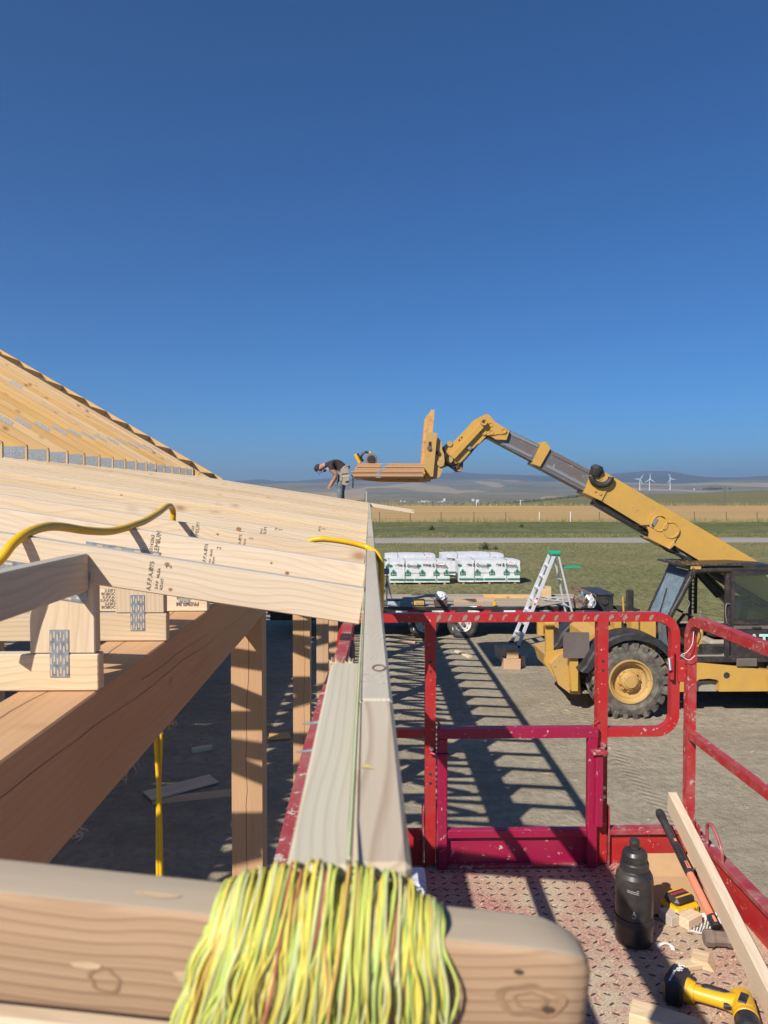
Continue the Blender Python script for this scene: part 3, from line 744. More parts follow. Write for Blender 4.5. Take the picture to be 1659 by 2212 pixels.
SC = [('string_lime', (0.64, 0.70, 0.16)), ('string_green', (0.44, 0.60, 0.17)), ('string_yellow', (0.76, 0.66, 0.13)), ('string_pale', (0.70, 0.70, 0.34)), ('string_orange', (0.72, 0.44, 0.14)), ('string_red', (0.56, 0.20, 0.13))]
SM = []
for nme, c in SC:
    t = NT(nme); v = t.coords((1, 1, 1)); wv = t.new('TexWave', wave_type='BANDS', bands_direction='DIAGONAL'); wv.inputs['Scale'].default_value = 420
    t.link(v, wv.inputs['Vector']); n1 = t.noise(v, 22, 3)
    cc = t.mix(t.math('MULTIPLY', wv.outputs['Fac'], 0.22), c, tuple(k*0.62 for k in c))
    cc = t.mix(t.ramp(n1, [(0.5, 0.0), (0.7, 0.55)]), cc, (c[0]*0.9, c[1]*0.65, c[2]*0.8))
    t.bump(wv.outputs['Fac'], 0.5, 0.001); SM.append(t.out(cc, 0.95, spec=0.05))
bun = thing('string_bundle', 'fat bundle of neon yellow-green mason string wound on the cross board', 'string', MF @ Vector((0.3, 0, hB/2)))
rg = random.Random(4)
xL = MF.inverted() @ at(470, 1930, 0.45); xRr = MF.inverted() @ at(960, 1975, 0.45)
x0, x1 = xL.x, xRr.x
NS, NX = 290, 430
rest = MB()
for i in range(NS+NX):
    u = rg.random(); lay = rg.random()**0.8
    if i >= NS: lay *= 0.8
    side = 1-abs(2*u-1)**3
    depth = 0.0022+0.0165*lay*side
    xt = x0+(x1-x0)*(0.01+0.98*u)
    xb = x0+(x1-x0)*(-0.13*(1-u)**1.5+1.05*u)+rg.gauss(0, 0.0032)
    xm = xt*0.6+xb*0.4+rg.gauss(0, 0.0035)
    xback = xt+rg.gauss(0, 0.012)
    w = rg.gauss(0, 0.0015)
    hz = hB/2+0.003+(0.0215*lay*side if i < NS else 0.012*lay*side)+rg.uniform(0, 0.003)
    P = [(xback, tB/2+depth*0.5+0.002, -0.06), (xback, tB/2+depth*0.6+0.002, 0.0), (xt+w, tB/2+depth*0.45, hB/2-0.004), (xt, tB*0.18, hz), (xt-w, -tB*0.25, hz),
         (xt+(xm-xt)*0.3, -tB/2-depth*0.75, hB/2-0.006), (xm+w, -tB/2-depth*1.0-0.004, 0.006), (xb*0.7+xm*0.3-w, -tB/2-depth*0.95-0.003, -0.03+rg.uniform(-.006, .006)),
         (xb+w, -tB/2-depth*0.8-0.002, -0.075), (xb+rg.gauss(0, 0.006), -tB/2-depth*0.6, -0.125)]
    c = rg.choices(range(6), (30, 12, 26, 26, 4, 3))[0]; r_ = 0.00092*rg.uniform(0.85, 1.15)
    if i < NS: mb = MB(); mb.tube(resample(P, 4), r_, 6); mb.build('strand', SM[c], bun, MF)
    else: rest.tube(resample(P, 4), r_, 6, mat=c)
# the packed core of the winding, under the loose outer turns
core = MB(); v = []; nu = 40
prof = [(tB/2+0.0015, -0.06), (tB/2+0.003, hB/2-0.012), (tB*0.36, hB/2+0.006), (0.0, hB/2+0.0105), (-tB*0.36, hB/2+0.0075), (-tB/2-0.005, hB/2-0.008), (-tB/2-0.0085, 0.0), (-tB/2-0.0075, -0.05), (-tB/2-0.005, -0.12)]
for i in range(nu+1):
    u = i/nu; sd_ = 1-abs(2*u-1)**4; bump_ = 0.0012*(i % 2)
    for j, (yy, zz) in enumerate(prof):
        f_ = j/(len(prof)-1); xt_c = x0+(x1-x0)*(0.015+0.97*u); xb_c = x0+(x1-x0)*(-0.11*(1-u)**1.5+1.04*u)
        k_ = max(0.0, (f_-0.45)/0.55); x_ = xt_c*(1-k_)+xb_c*k_
        yb_ = (tB/2 if yy > 0 else -tB/2); e_ = 0.25+0.75*sd_
        if abs(yy) > tB/2: yy2 = yb_+(yy-yb_)*e_-(bump_ if yy < 0 else -bump_); zz2 = zz
        else: yy2 = yy; zz2 = hB/2+(zz-hB/2)*e_+bump_
        v.append((x_, yy2, zz2))
npf = len(prof)
core.add(v, [(i*npf+j, i*npf+j+1, (i+1)*npf+j+1, (i+1)*npf+j) for i in range(nu) for j in range(npf-1)], 0, True)
for k_ in range(len(core.m)): core.m[k_] = (0, 2, 1, 3, 0, 2, 3)[(k_//(npf-1)) % 7]
core.build('string_core', SM, bun, MF)
tag(rest.build('under_strand', SM, bun, MF), kind='stuff')
sl = MB(); sl.tube([(-0.0126, 0.45, E+0.014), (-0.0126, 0.52, E+0.009), (-0.0126, 0.9, E+0.0055), (-0.0125, 4.0, E-0.004), (-0.012, TY[-1]+0.03, E+0.002-dip(TY[-1]))], 0.0013, 6)
o = sl.build('string_line', plain('pale_green_line', (0.50, 0.56, 0.30), 0.8)); tag(o, 'pale green string line stretched along the fascia edge', 'string')

# ---- yellow air hoses
def hose(name, label, pts, r=0.0095, n=6):
    mb = MB(); mb.tube(resample(pts, n), r, 10)
    return tag(mb.build(name, M['hose']), label, 'hose')
Z1 = lambda zx, zy, Y: at(zx*0.2976, 735+zy*0.2976, Y)
hose('air_hose', 'yellow hose arching over the near truss tops at the left edge',
     [at(-120, 1330, 1.64), at(-60, 1262, 1.67), Z1(0, 1590, 1.70), Z1(95, 1475, 1.74), Z1(200, 1398, 1.80), Z1(330, 1355, 1.90), Z1(450, 1354, 2.00), Z1(620, 1380, 2.12), Z1(780, 1388, 2.24), Z1(900, 1366, 2.33),
      Z1(975, 1340, 2.42), Z1(1050, 1312, 2.55), Z1(1150, 1252, 2.76), Z1(1205, 1210, 2.92), Z1(1238, 1206, 3.02), Z1(1256, 1245, 3.07), Z1(1255, 1310, 3.08), Z1(1250, 1420, 3.10), Z1(1230, 1700, 3.10)], 0.0118)
Z3 = lambda zx, zy, Y: at(630.8+zx*0.13225, 1058.7+zy*0.13225, Y)
hose('air_hose', 'yellow hose crossing the fascia and hanging down its right side',
     [Z3(-220, 1500, 3.10), Z3(60, 1000, 3.08), Z3(290, 835, 3.07), Z3(440, 800, 3.06), Z3(600, 805, 3.06), Z3(850, 838, 3.06), Z3(1100, 893, 3.06), Z3(1250, 945, 3.05), Z3(1370, 1025, 3.01), Z3(1435, 1140, 2.97), Z3(1458, 1280, 2.94), Z3(1452, 1659, 2.92), at(822, 1318, 2.92), at(816, 1420, 2.94), at(812, 1800, 2.96)], 0.0122)
hose('air_hose', 'yellow hose hanging in two twisted lengths below the eave beam',
     [(-0.93+0.012*math.sin(h*4.2), 3.25+0.012*math.cos(h*4.2), 3.45-h*0.55) for h in range(7)] + [(-0.93, 3.25, 0.03), (-0.88, 3.27, 0.02)] +
     [(-0.925-0.012*math.sin(h*4.2), 3.25-0.012*math.cos(h*4.2), 3.45-h*0.55) for h in range(6, -1, -1)], 0.0095)
# ================================================================== THE LIFT
M['red'] = paint('red_lift_paint', (0.40, 0.018, 0.020), (0.25, 0.09, 0.08), 0.35, 0.4, 9, (0.50, 0.36, 0.31), 0.055, 46)
M['redrail'] = paint('red_rail_paint', (0.36, 0.022, 0.024), (0.36, 0.17, 0.16), 0.45, 0.5, 16, (0.46, 0.34, 0.30), 0.11, 42)
M['crimson'] = paint('crimson_gate_paint', (0.30, 0.008, 0.048), (0.20, 0.04, 0.06), 0.25, 0.38, 8, (0.58, 0.46, 0.38), 0.055, 38)
M['oldred'] = paint('scuffed_dark_red', (0.30, 0.028, 0.04), (0.36, 0.24, 0.21), 0.55, 0.55, 12, (0.46, 0.38, 0.33), 0.12, 34)
M['steel'] = paint('bare_worn_steel', (0.20, 0.18, 0.17), (0.16, 0.09, 0.06), 0.7, 0.5, 7)
M['bolt'] = plain('zinc_bolt', (0.55, 0.55, 0.55), 0.35, 0.8)
M['blackrub'] = paint('black_rubber', (0.018, 0.018, 0.02), (0.10, 0.09, 0.08), 0.35, 0.6, 8)
t = NT('tread_floor_with_sawdust'); v = t.coords((1, 1, 1), rand=False)
n1 = t.noise(v, 4.2, 6, 0.68); n2 = t.noise(v, 120, 3, 0.8); n3 = t.noise(v, 1.6, 3)
c = t.mix(t.ramp(n1, [(0.48, 0.0), (0.60, 1.0)]), (0.34, 0.075, 0.09), (0.42, 0.34, 0.25))
c = t.mix(t.ramp(n3, [(0.40, 0.0), (0.62, 0.85)]), c, (0.44, 0.365, 0.25))
c = t.mix(t.ramp(n2, [(0.44, 0.0), (0.6, 0.75)]), c, (0.52, 0.44, 0.31))
c = t.mix(t.ramp(n2, [(0.3, 0.55), (0.42, 0.0)]), c, (0.16, 0.12, 0.10))
t.bump(n2, 0.5, 0.004)
M['deck'] = t.out(c, 0.9, spec=0.15)
FZ = 2.21
lift = thing('scissor_lift', 'red scissor lift platform with crimson gate, guard rails and tread-plate floor', 'lift', (0.6, 1.0, 0))
S = 0.0269                                   # half diagonal of a 38 mm square tube
def arc(c, r, a0, a1, n, plane):
    out = []
    for i in range(n+1):
        a = R(a0+(a1-a0)*i/n); u, w = r*math.cos(a), r*math.sin(a)
        out.append((c[0]+u, c[1], c[2]+w) if plane == 'xz' else (c[0], c[1]+u, c[2]+w))
    return out
YE = 3.2
# far end guard
path = arc((1.256, YE, 2.875), 0.08, -90, 0, 8, 'xz')+arc((1.256, YE, 3.22), 0.08, 0, 90, 8, 'xz')
path = [(1.04, YE, 2.795)]+path+[(-0.02, YE, 3.30)]+arc((-0.02, YE, 3.20), 0.10, 90, 180, 8, 'xz')[1:]+[(-0.12, YE, FZ)]
mb = MB(); mb.tube(path, S, 4, sq=True); mb.build('end_rail', M['red'], lift)
mb = MB(); mb.tube([(-0.12, YE, 2.795), (0.245, YE, 2.795)], S*0.95, 4, sq=True); mb.build('mid_rail', M['red'], lift)
# grip scuffs on the top rail
M['scuff'] = plain('bare_scuff', (0.30, 0.19, 0.16), 0.8, 0, 0.75, 420)
rg = random.Random(2)
for k in range(17):
    x = 0.295+0.058*k+rg.uniform(-.006, .006); mb = MB(); q = []
    for i in range(9):
        a = 2*math.pi*i/9; q.append((x+0.010*math.cos(a)*rg.uniform(0.4, 1.2)+0.006*math.sin(a), YE-0.0196, 3.30+0.0155*math.sin(a)*rg.uniform(0.65, 1.1)))
    mb.add(q, [tuple(range(9))]); mb.build('grip_scuff', M['scuff'], lift)
for x in (0.266, 1.016):
    mb = MB(); mb.tube([(x, YE, 3.281), (x, YE, FZ+0.01)], 0.0325, 4, sq=True)
    po = mb.build('gate_post', M['red'], lift)
    for z in (3.11, 3.07, 2.62, 2.58):
        h = MB(); h.cyl((x, YE-0.0246, z), (x, YE-0.0236, z), 0.006, n=10); h.build('bolt_hole', M['blackrub'], po)
    for z in ((2.735,) if x < 0.5 else (2.745, 2.705, 2.56, 2.52)):
        h = MB(); h.cyl((x+0.004, YE-0.04, z), (x+0.004, YE-0.02, z), 0.0085, n=8); h.build('bolt', M['bolt'], po)
    mb = MB(); mb.box((x-0.034, YE-0.03, FZ), (x-0.028, YE+0.03, FZ+0.26)); mb.box((x+0.028, YE-0.03, FZ), (x+0.034, YE+0.03, FZ+0.26)); mb.build('post_socket', M['oldred'], lift)
# crimson gate
gate = MB(); gate.box((0.296, YE-0.05, 2.783), (0.99, YE-0.008, 2.826)).build('gate', M['crimson'], lift)
g = [o for o in lift.children if o.name.startswith('gate') and not o.name.startswith('gate_post')][0]
MB().bbox((0.296, YE-0.050, 2.21), (0.338, YE-0.008, 2.782), 0.004).build('gate_stile', M['crimson'], g)
MB().bbox((0.948, YE-0.050, 2.21), (0.990, YE-0.008, 2.782), 0.004).build('gate_stile', M['crimson'], g)
MB().bbox((0.339, YE-0.045, 2.345), (0.947, YE-0.010, 2.380), 0.003).build('gate_rail', M['crimson'], g)
MB().box((0.339, YE-0.022, 2.225), (0.947, YE-0.016, 2.344)).build('kick_plate', M['crimson'], g)
MB().bbox((0.339, YE-0.046, 2.206), (0.947, YE-0.012, 2.224), 0.002).build('gate_rail', M['oldred'], g)
MB().bbox((0.972, YE-0.082, 2.405), (1.004, YE-0.052, 2.72), 0.004).build('latch_tube', M['crimson'], g)
MB().bbox((0.955, YE-0.095, 2.722), (1.02, YE-0.028, 2.735), 0.002).build('latch_tab', M['oldred'], g)
mb = MB(); mb.tube([(0.266, YE-0.032, 2.715), (0.30, YE-0.052, 2.712), (0.345, YE-0.054, 2.716)], 0.007, 8); mb.build('hinge_bar', M['crimson'], g)
mb = MB(); mb.tube([(1.0, YE-0.03, 2.85), (0.975, YE-0.02, 2.83), (0.985, YE-0.03, 2.80)], 0.004, 6); mb.tube([(0.285, YE-0.03, 2.87), (0.305, YE-0.03, 2.84), (0.30, YE-0.03, 2.80)], 0.005, 6); mb.build('hook', M['red'], g)
# right-hand side rail
XR2 = 1.387
path = [(XR2, YE-0.05, FZ+0.02), (XR2, YE-0.05, 3.21)]+arc((XR2, YE-0.14, 3.21), 0.09, 0, 90, 8, 'yz')[1:]+[(XR2, -1.1, 3.30)]
mb = MB(); mb.tube(path, S*1.02, 4, sq=True); mb.build('side_rail', M['redrail'], lift)
mb = MB(); mb.tube([(XR2, YE-0.07, 2.80), (XR2, -1.1, 2.80)], S*0.86, 4, sq=True); mb.build('mid_rail', M['redrail'], lift)
MB().bbox((1.342, YE-0.035, 3.02), (XR2-0.005, YE-0.02, 3.115), 0.002).build('joint_plate', M['red'], lift)
MB().bbox((1.306, YE-0.045, 3.03), (1.320, YE-0.012, 3.16), 0.002).build('latch_plate', M['red'], lift)
mb = MB(); mb.cyl((1.30, YE-0.05, 3.075), (1.30, YE-0.035, 3.125), 0.008, n=8); mb.build('latch_bolt', M['bolt'], lift)
mb = MB()
mb.tube(resample([(1.384, YE-0.085, 3.25), (1.372, YE-0.10, 3.20), (1.35, YE-0.10, 3.165), (1.33, YE-0.09, 3.15), (1.36, YE-0.095, 3.13), (1.385, YE-0.10, 3.15)], 5), 0.0013, 6)
mb.build('white_cord', plain('white_cord', (0.7, 0.66, 0.6), 0.8), lift)
for y in (YE-0.05, 1.2, -0.9):
    mb = MB(); mb.box((XR2-0.035, y-0.04, FZ), (XR2-0.026, y+0.04, FZ+0.20)); mb.box((XR2+0.026, y-0.04, FZ), (XR2+0.035, y+0.04, FZ+0.20)); mb.build('post_socket', M['redrail'], lift)
    if y < 3: 
        mb = MB(); mb.tube([(XR2, y, FZ+0.02), (XR2, y, 3.282)], S*0.9, 4, sq=True); mb.build('rail_post', M['redrail'], lift)
# left-hand side rail (under the fascia)
XL2 = -0.118
path = [(XL2+0.035, YE-0.06, FZ+0.02), (XL2+0.035, YE-0.06, 3.20)]+arc((XL2+0.035, YE-0.16, 3.20), 0.10, 0, 90, 8, 'yz')[1:]+[(XL2+0.03, 2.5, 3.30), (XL2+0.008, 1.9, 3.30), (XL2, 1.5, 3.30), (XL2, -1.1, 3.30)]
mb = MB(); mb.tube(path, S*1.0, 4, sq=True); mb.build('side_rail', M['oldred'], lift)
mb = MB(); mb.tube([(XL2, YE-0.07, 2.80), (XL2, -1.1, 2.80)], S*0.86, 4, sq=True); mb.build('mid_rail', M['oldred'], lift)
mb = MB(); mb.tube([(XL2+0.04, 2.93, 3.24), (XL2+0.045, 2.70, 3.24), (XL2+0.04, 2.4, 3.25)], 0.022, 8); mb.build('tape_wrap', M['blackrub'], lift)
for y in (YE-0.06, 1.2, -0.9):
    if y < 3:
        mb = MB(); mb.tube([(XL2, y, FZ+0.02), (XL2, y, 3.28)], S*0.9, 4, sq=True); mb.build('rail_post', M['oldred'], lift)
for (x, y) in ((XL2, 2.45),):
    for dy in (0.0, 0.05):
        h = MB(); h.cyl((x, 0.60+dy, 3.3196), (x, 0.60+dy, 3.3202), 0.007, n=12); h.build('bolt_hole', M['blackrub'], lift)
# floor, lugs and toe boards
fl = MB(); fl.box((XL2-0.03, -1.15, FZ-0.05), (1.44, YE+0.02, FZ)).build('floor_plate', M['deck'], lift)
M['lug'] = plain('worn_lug', (0.085, 0.065, 0.06), 0.5, 0.3, 0.4, 60)
mb = MB(); rgl = random.Random(8)
nx = 0
for i in range(36):
    for j in range(46):
        x = -0.1+0.046*i; y = 1.2+0.046*j
        if y > YE-0.06 or x > 1.38: continue
        a = R(32) if (i+j) % 2 else R(-58+30)
        dx, dy = math.cos(a), math.sin(a); L = 0.0135; w = 0.0027
        p = Vector((x, y, FZ)); u = Vector((dx, dy, 0)); n_ = Vector((-dy, dx, 0))
        q = [p-u*L, p-u*L*0.5-n_*w, p+u*L*0.5-n_*w, p+u*L, p+u*L*0.5+n_*w, p-u*L*0.5+n_*w]
        v = [tuple(c) for c in q]+[tuple(p+(c-p)*0.8+Vector((0, 0, 0.0028))) for c in q]
        mb.add(v, [(6, 7, 8, 9, 10, 11)]+[(k, (k+1) % 6, 6+(k+1) % 6, 6+k) for k in range(6)])
tag(mb.build('tread_lug', M['lug'], lift), kind='stuff')
MB().bbox((1.05, YE-0.008, FZ), (1.43, YE+0.012, FZ+0.135), 0.003).build('toe_board', M['red'], lift)
MB().bbox((1.05, YE-0.03, FZ+0.136), (1.43, YE+0.02, FZ+0.160), 0.003).build('toe_board_lip', M['oldred'], lift)
MB().bbox((-0.14, YE-0.008, FZ), (0.23, YE+0.012, FZ+0.16), 0.003).build('toe_board', M['red'], lift)
MB().bbox((1.425, -1.15, FZ-0.05), (1.445, YE-0.03, FZ+0.13), 0.003).build('toe_board', M['red'], lift)
MB().bbox((1.405, -1.15, FZ+0.131), (1.452, YE-0.03, FZ+0.155), 0.003).build('toe_board_lip', M['oldred'], lift)
MB().bbox((XL2-0.035, -1.15, FZ-0.05), (XL2-0.022, YE-0.03, FZ+0.15), 0.003).build('toe_board', M['oldred'], lift)
mb = MB(); mb.tube(resample([(1.41, 3.02, FZ+0.155), (1.405, 3.01, FZ+0.25), (1.405, 2.96, FZ+0.265), (1.41, 2.90, FZ+0.21), (1.412, 2.89, FZ+0.155)], 5), 0.007, 8); mb.build('tie_loop', M['oldred'], lift)
# scissor arms, chassis and wheels below
for s in (0.12, 1.12):
    for (a, b) in (((-0.8), 2.7), (2.7, -0.8)):
        mb = MB(); xx = s+(0.05 if a < b else -0.05); mb.tube([(xx, a, 0.75), (xx, b, FZ-0.12)], 0.05, 4, sq=True); mb.build('scissor_arm', M['red'], lift)
MB().bbox((0.0, -1.0, 0.35), (1.25, 3.0, 0.70), 0.03).build('chassis', M['oldred'], lift)
for x in (-0.08, 1.33):
    for y in (-0.6, 2.5):
        mb = MB(); mb.lathe([(-0.12, 0.2), (-0.13, 0.3), (-0.09, 0.36), (0.09, 0.36), (0.13, 0.3), (0.12, 0.2)], (x, y, 0.36), (1, 0, 0), 24); w = mb.build('wheel', M['blackrub'], lift)
        MB().lathe([(-0.1, 0.0), (-0.1, 0.21), (0.1, 0.21), (0.1, 0.0)], (x, y, 0.36), (1, 0, 0), 18).build('rim', M['red'], w)
# white chipped box standing on the platform floor
M['chipwhite'] = paint('chipped_white_paint', (0.66, 0.70, 0.78), (0.4, 0.35, 0.3), 0.3, 0.4, 9, (0.14, 0.075, 0.05), 0.20, 18)
pc = gnd(900, 1945, FZ)
cb = thing('control_box', 'white rust-chipped box on the platform floor beside the fascia', 'box', (pc.x, pc.y, FZ))
MB().bbox((pc.x-0.075, pc.y-0.12, FZ), (pc.x+0.035, pc.y+0.02, FZ+0.11), 0.014).build('case', M['chipwhite'], cb)
MB().bbox((pc.x-0.072, pc.y-0.117, FZ+0.112), (pc.x+0.032, pc.y+0.017, FZ+0.128), 0.006).build('lid', M['chipwhite'], cb)

# ------------------------------------------------------------------ things on the platform
M['blackplast'] = paint('matt_black_plastic', (0.022, 0.021, 0.022), (0.11, 0.09, 0.07), 0.5, 0.38, 9)
M['dyellow'] = paint('tool_yellow', (0.74, 0.40, 0.01), (0.30, 0.17, 0.05), 0.35, 0.4, 22)
M['toolblack'] = paint('tool_black', (0.02, 0.02, 0.023), (0.13, 0.11, 0.09), 0.3, 0.4, 16)
M['white'] = plain('white_print', (0.75, 0.75, 0.75), 0.6)
pb = gnd(1369, 2030, FZ); pb.z = FZ
bt = thing('water_jug', 'large matt black insulated jug standing on the platform floor', 'jug', pb)
MB().lathe([(0, 0), (0, 0.060), (0.004, 0.066), (0.012, 0.067), (0.075, 0.067)], pb, (0, 0, 1), 36).build('base_boot', M['blackplast'], bt)
MB().lathe([(0.075, 0.067), (0.075, 0.0695), (0.098, 0.0695), (0.098, 0.0662)], pb, (0, 0, 1), 36).build('rubber_band', M['blackrub'], bt)
jb = MB().lathe([(0.098, 0.0662), (0.225, 0.0665), (0.245, 0.064), (0.258, 0.057), (0.264, 0.049), (0.268, 0.047)], pb, (0, 0, 1), 36).build('jug_body', M['blackplast'], bt)
MB().lathe([(0.268, 0.0475), (0.268, 0.0505), (0.290, 0.0505), (0.294, 0.047), (0.294, 0.044), (0.300, 0.044), (0.302, 0.0455), (0.322, 0.0445), (0.333, 0.038), (0.338, 0.026), (0.340, 0.019)], pb, (0, 0, 1), 36).build('lid', M['blackplast'], bt)
MB().lathe([(0.336, 0.017), (0.350, 0.0165), (0.362, 0.019), (0.372, 0.0165), (0.376, 0.008), (0.376, 0.0)], pb, (0, 0, 1), 24).build('spout_knob', M['blackplast'], bt)
vd = (CAM-pb); vd.z = 0; vd.normalize(); sx = Vector((-vd.y, vd.x, 0))
sx = sx if sx.x > 0 else -sx
dm = MB(); q = []
dr = [(0, 0.017), (0.004, 0.008), (0.0085, -0.001), (0.0085, -0.006), (0.005, -0.0105), (0, -0.0115), (-0.005, -0.0105), (-0.0085, -0.006), (-0.0085, -0.001), (-0.004, 0.008)]
M['greyprint'] = plain('grey_print', (0.34, 0.33, 0.32), 0.7)
c0 = pb+vd*0.0668+Vector((0, 0, 0.125))
dm.add([tuple(c0+sx*a*0.95+Vector((0, 0, b))) for a, b in dr], [tuple(range(10))]); dm.build('drop_mark', M['greyprint'], jb)
lettering('drop_letters', 'EGL', 0.0085, M['blackplast'], c0+vd*0.0008-Vector((0, 0, 0.003)), sx, (0, 0, 1), jb, bold=0.0003)
for k in range(4):
    a0 = math.atan2(vd.y, vd.x)+0.25
    mb = MB(); v = []
    for i in range(9):
        a = a0-0.42+0.62*i/8-0.7; zz = 0.236-0.006*k-0.002*i*0.3
        r_ = 0.0672 if zz < 0.226 else 0.0655
        for dz in (0, 0.0022): v.append((pb.x+r_*math.cos(a+0.5), pb.y+r_*math.sin(a+0.5), pb.z+zz-0.012+dz))
    mb.add(v, [(2*i, 2*i+2, 2*i+3, 2*i+1) for i in range(8)]); mb.build('print_line', M['greyprint'], jb)

# spare battery
def rbox(lo, hi, b, Mx=None): return MB().bbox(lo, hi, b, 0, Mx)
pa = gnd(1470, 1983, FZ)
MBt = Matrix.Translation((pa.x+0.01, pa.y+0.035, FZ)) @ Matrix.Rotation(R(24), 4, 'Z')
ba = thing('tool_battery', 'yellow and black power tool battery lying behind the wood offcuts', 'battery', MBt.translation)
rbox((-0.062, -0.045, 0.002), (0.062, 0.045, 0.048), 0.010).build('housing', M['dyellow'], ba, MBt)
for i in range(6): rbox((-0.052+0.018*i, -0.0485, 0.012), (-0.040+0.018*i, -0.0452, 0.040), 0.001).build('grip_rib', M['dyellow'], ba, MBt)
rbox((-0.054, -0.038, 0.0485), (0.050, 0.038, 0.078), 0.013).build('top_cap', M['toolblack'], ba, MBt)
rbox((-0.064, -0.03, 0.008), (-0.0625, 0.03, 0.03), 0.0005).build('side_label', M['toolblack'], ba, MBt)
lettering('battery_print', 'FLEXVOLT', 0.017, plain('red_print', (0.5, 0.05, 0.08), 0.6), MBt @ Vector((0, 0.004, 0.0788)), MBt.to_3x3() @ Vector((1, 0, 0)), MBt.to_3x3() @ Vector((0, 1, 0)), ba, bold=0.0005)
for yy in (-0.020, 0.024): MB().box((-0.04, yy-0.004, 0.0783), (0.036, yy+0.004, 0.0788)).build('yellow_stripe', M['dyellow'], ba, MBt)
lettering('battery_print', 'DeWALT', 0.012, M['toolblack'], MBt @ Vector((0.02, -0.0490, 0.028)), MBt.to_3x3() @ Vector((1, 0, 0)), (0, 0, 1), ba, bold=0.0004)

# sledge hammer leaning on the toe board
h0 = gnd(1556, 2047, FZ)+Vector((0, 0, 0.045)); h1 = at(1423, 1752, 3.10)
hd = (h1-h0).normalized()
sg = thing('sledge_hammer', 'short sledge hammer with orange and black handle leaning on the lumber', 'hammer', h0)
M['coral'] = paint('coral_handle', (0.80, 0.20, 0.12), (0.5, 0.3, 0.25), 0.3, 0.4, 12)
M['forged'] = paint('forged_head', (0.15, 0.115, 0.095), (0.24, 0.17, 0.12), 0.7, 0.55, 16)
side = hd.cross(Vector((0, 0, 1))).normalized()
Mh = Matrix((side, hd.cross(side)*-1, hd)).transposed().to_4x4(); Mh.translation = h0
Mh2 = Matrix.Translation(h0)@Matrix.Rotation(R(-8), 4, 'Z')
hm = MB(); hm.lathe([(-0.058, 0.0), (-0.058, 0.022), (-0.052, 0.029), (-0.03, 0.030), (-0.018, 0.026), (0.018, 0.026), (0.03, 0.030), (0.052, 0.029), (0.058, 0.022), (0.058, 0.0)], (0, 0, -0.012), (1, 0, 0), 8, smooth=False)
hm.build('head', M['forged'], sg, Mh2)
L = (h1-h0).length
hp = lambda s: h0+hd*s
MB().tube([hp(0.028), hp(0.075)], [0.019, 0.017], 12).build('neck_guard', M['toolblack'], sg)
MB().tube([hp(0.075), hp(L*0.45)], [0.0150, 0.0140], 12).build('handle', M['coral'], sg)
MB().tube([hp(L*0.45), hp(L*0.5), hp(L*0.75), hp(L*0.9), hp(L*0.97), hp(L)], [0.0165, 0.0172, 0.0158, 0.0165, 0.0195, 0.015], 12).build('grip', M['toolblack'], sg)
up_h = (Vector((0, 0, 1))-hd*hd.z).normalized(); sd_h = hd.cross(up_h)
for s0, s1, w in ((0.475, 0.535, 0.007), (0.70, 0.725, 0.005)):
    mb = MB(); a, b = hp(L*s0)+up_h*0.0166, hp(L*s1)+up_h*0.0166
    mb.add([a-sd_h*w, b-sd_h*w*0.8, b+sd_h*w*0.8, a+sd_h*w], [(0, 1, 2, 3)]); mb.build('grip_inlay', M['coral'], sg)
MB().tube([hp(L*0.998), hp(L*1.004)], [0.011, 0.009], 10).build('grip_inlay', M['coral'], sg)
MB().tube([hp(0.04)+up_h*0.012, hp(0.066)+up_h*0.010], [0.008, 0.008], 8).build('grip_inlay', M['coral'], sg)

# leaning 2x4
pA = at(1442, 1716, 3.26); pB = gnd(1640, 2190, FZ); pB = Vector((1.235, 2.15, FZ+0.05))
lum = board('leaning_lumber', pB, pA+Vector((0.02, 0, -0.03)), 0.038, 0.089, SPF[:1], None)
tag(lum, 'clean pale two-by-four lying on edge and leaning over the toe board', 'lumber')

# cardboard, paper, offcuts
M['card'] = plain('brown_cardboard', (0.46, 0.29, 0.15), 0.9, 0, 0.12, 20)
cbd = MB(); y_, x_ = 3.03, 1.16
cbd.add([(1.07, 2.78, FZ+0.012), (1.36, 2.80, FZ+0.008), (1.40, 2.98, FZ+0.012), (1.36, 3.02, FZ+0.03), (1.40, 3.13, FZ+0.075), (1.10, 3.14, FZ+0.07), (1.07, 3.03, FZ+0.03)],
        [(0, 1, 2, 3, 6), (6, 3, 4, 5)])
cbd.add([(1.07, 2.78, FZ+0.008), (1.36, 2.80, FZ+0.004), (1.40, 2.98, FZ+0.008), (1.36, 3.02, FZ+0.026), (1.40, 3.13, FZ+0.071), (1.10, 3.14, FZ+0.066), (1.07, 3.03, FZ+0.026)],
        [(6, 3, 2, 1, 0), (5, 4, 3, 6)])
tag(cbd.build('cardboard_sheet', M['card']), 'folded brown cardboard sheet behind the black jug', 'cardboard')
M['paper'] = plain('white_paper', (0.72, 0.72, 0.70), 0.85, 0, 0.06, 9)
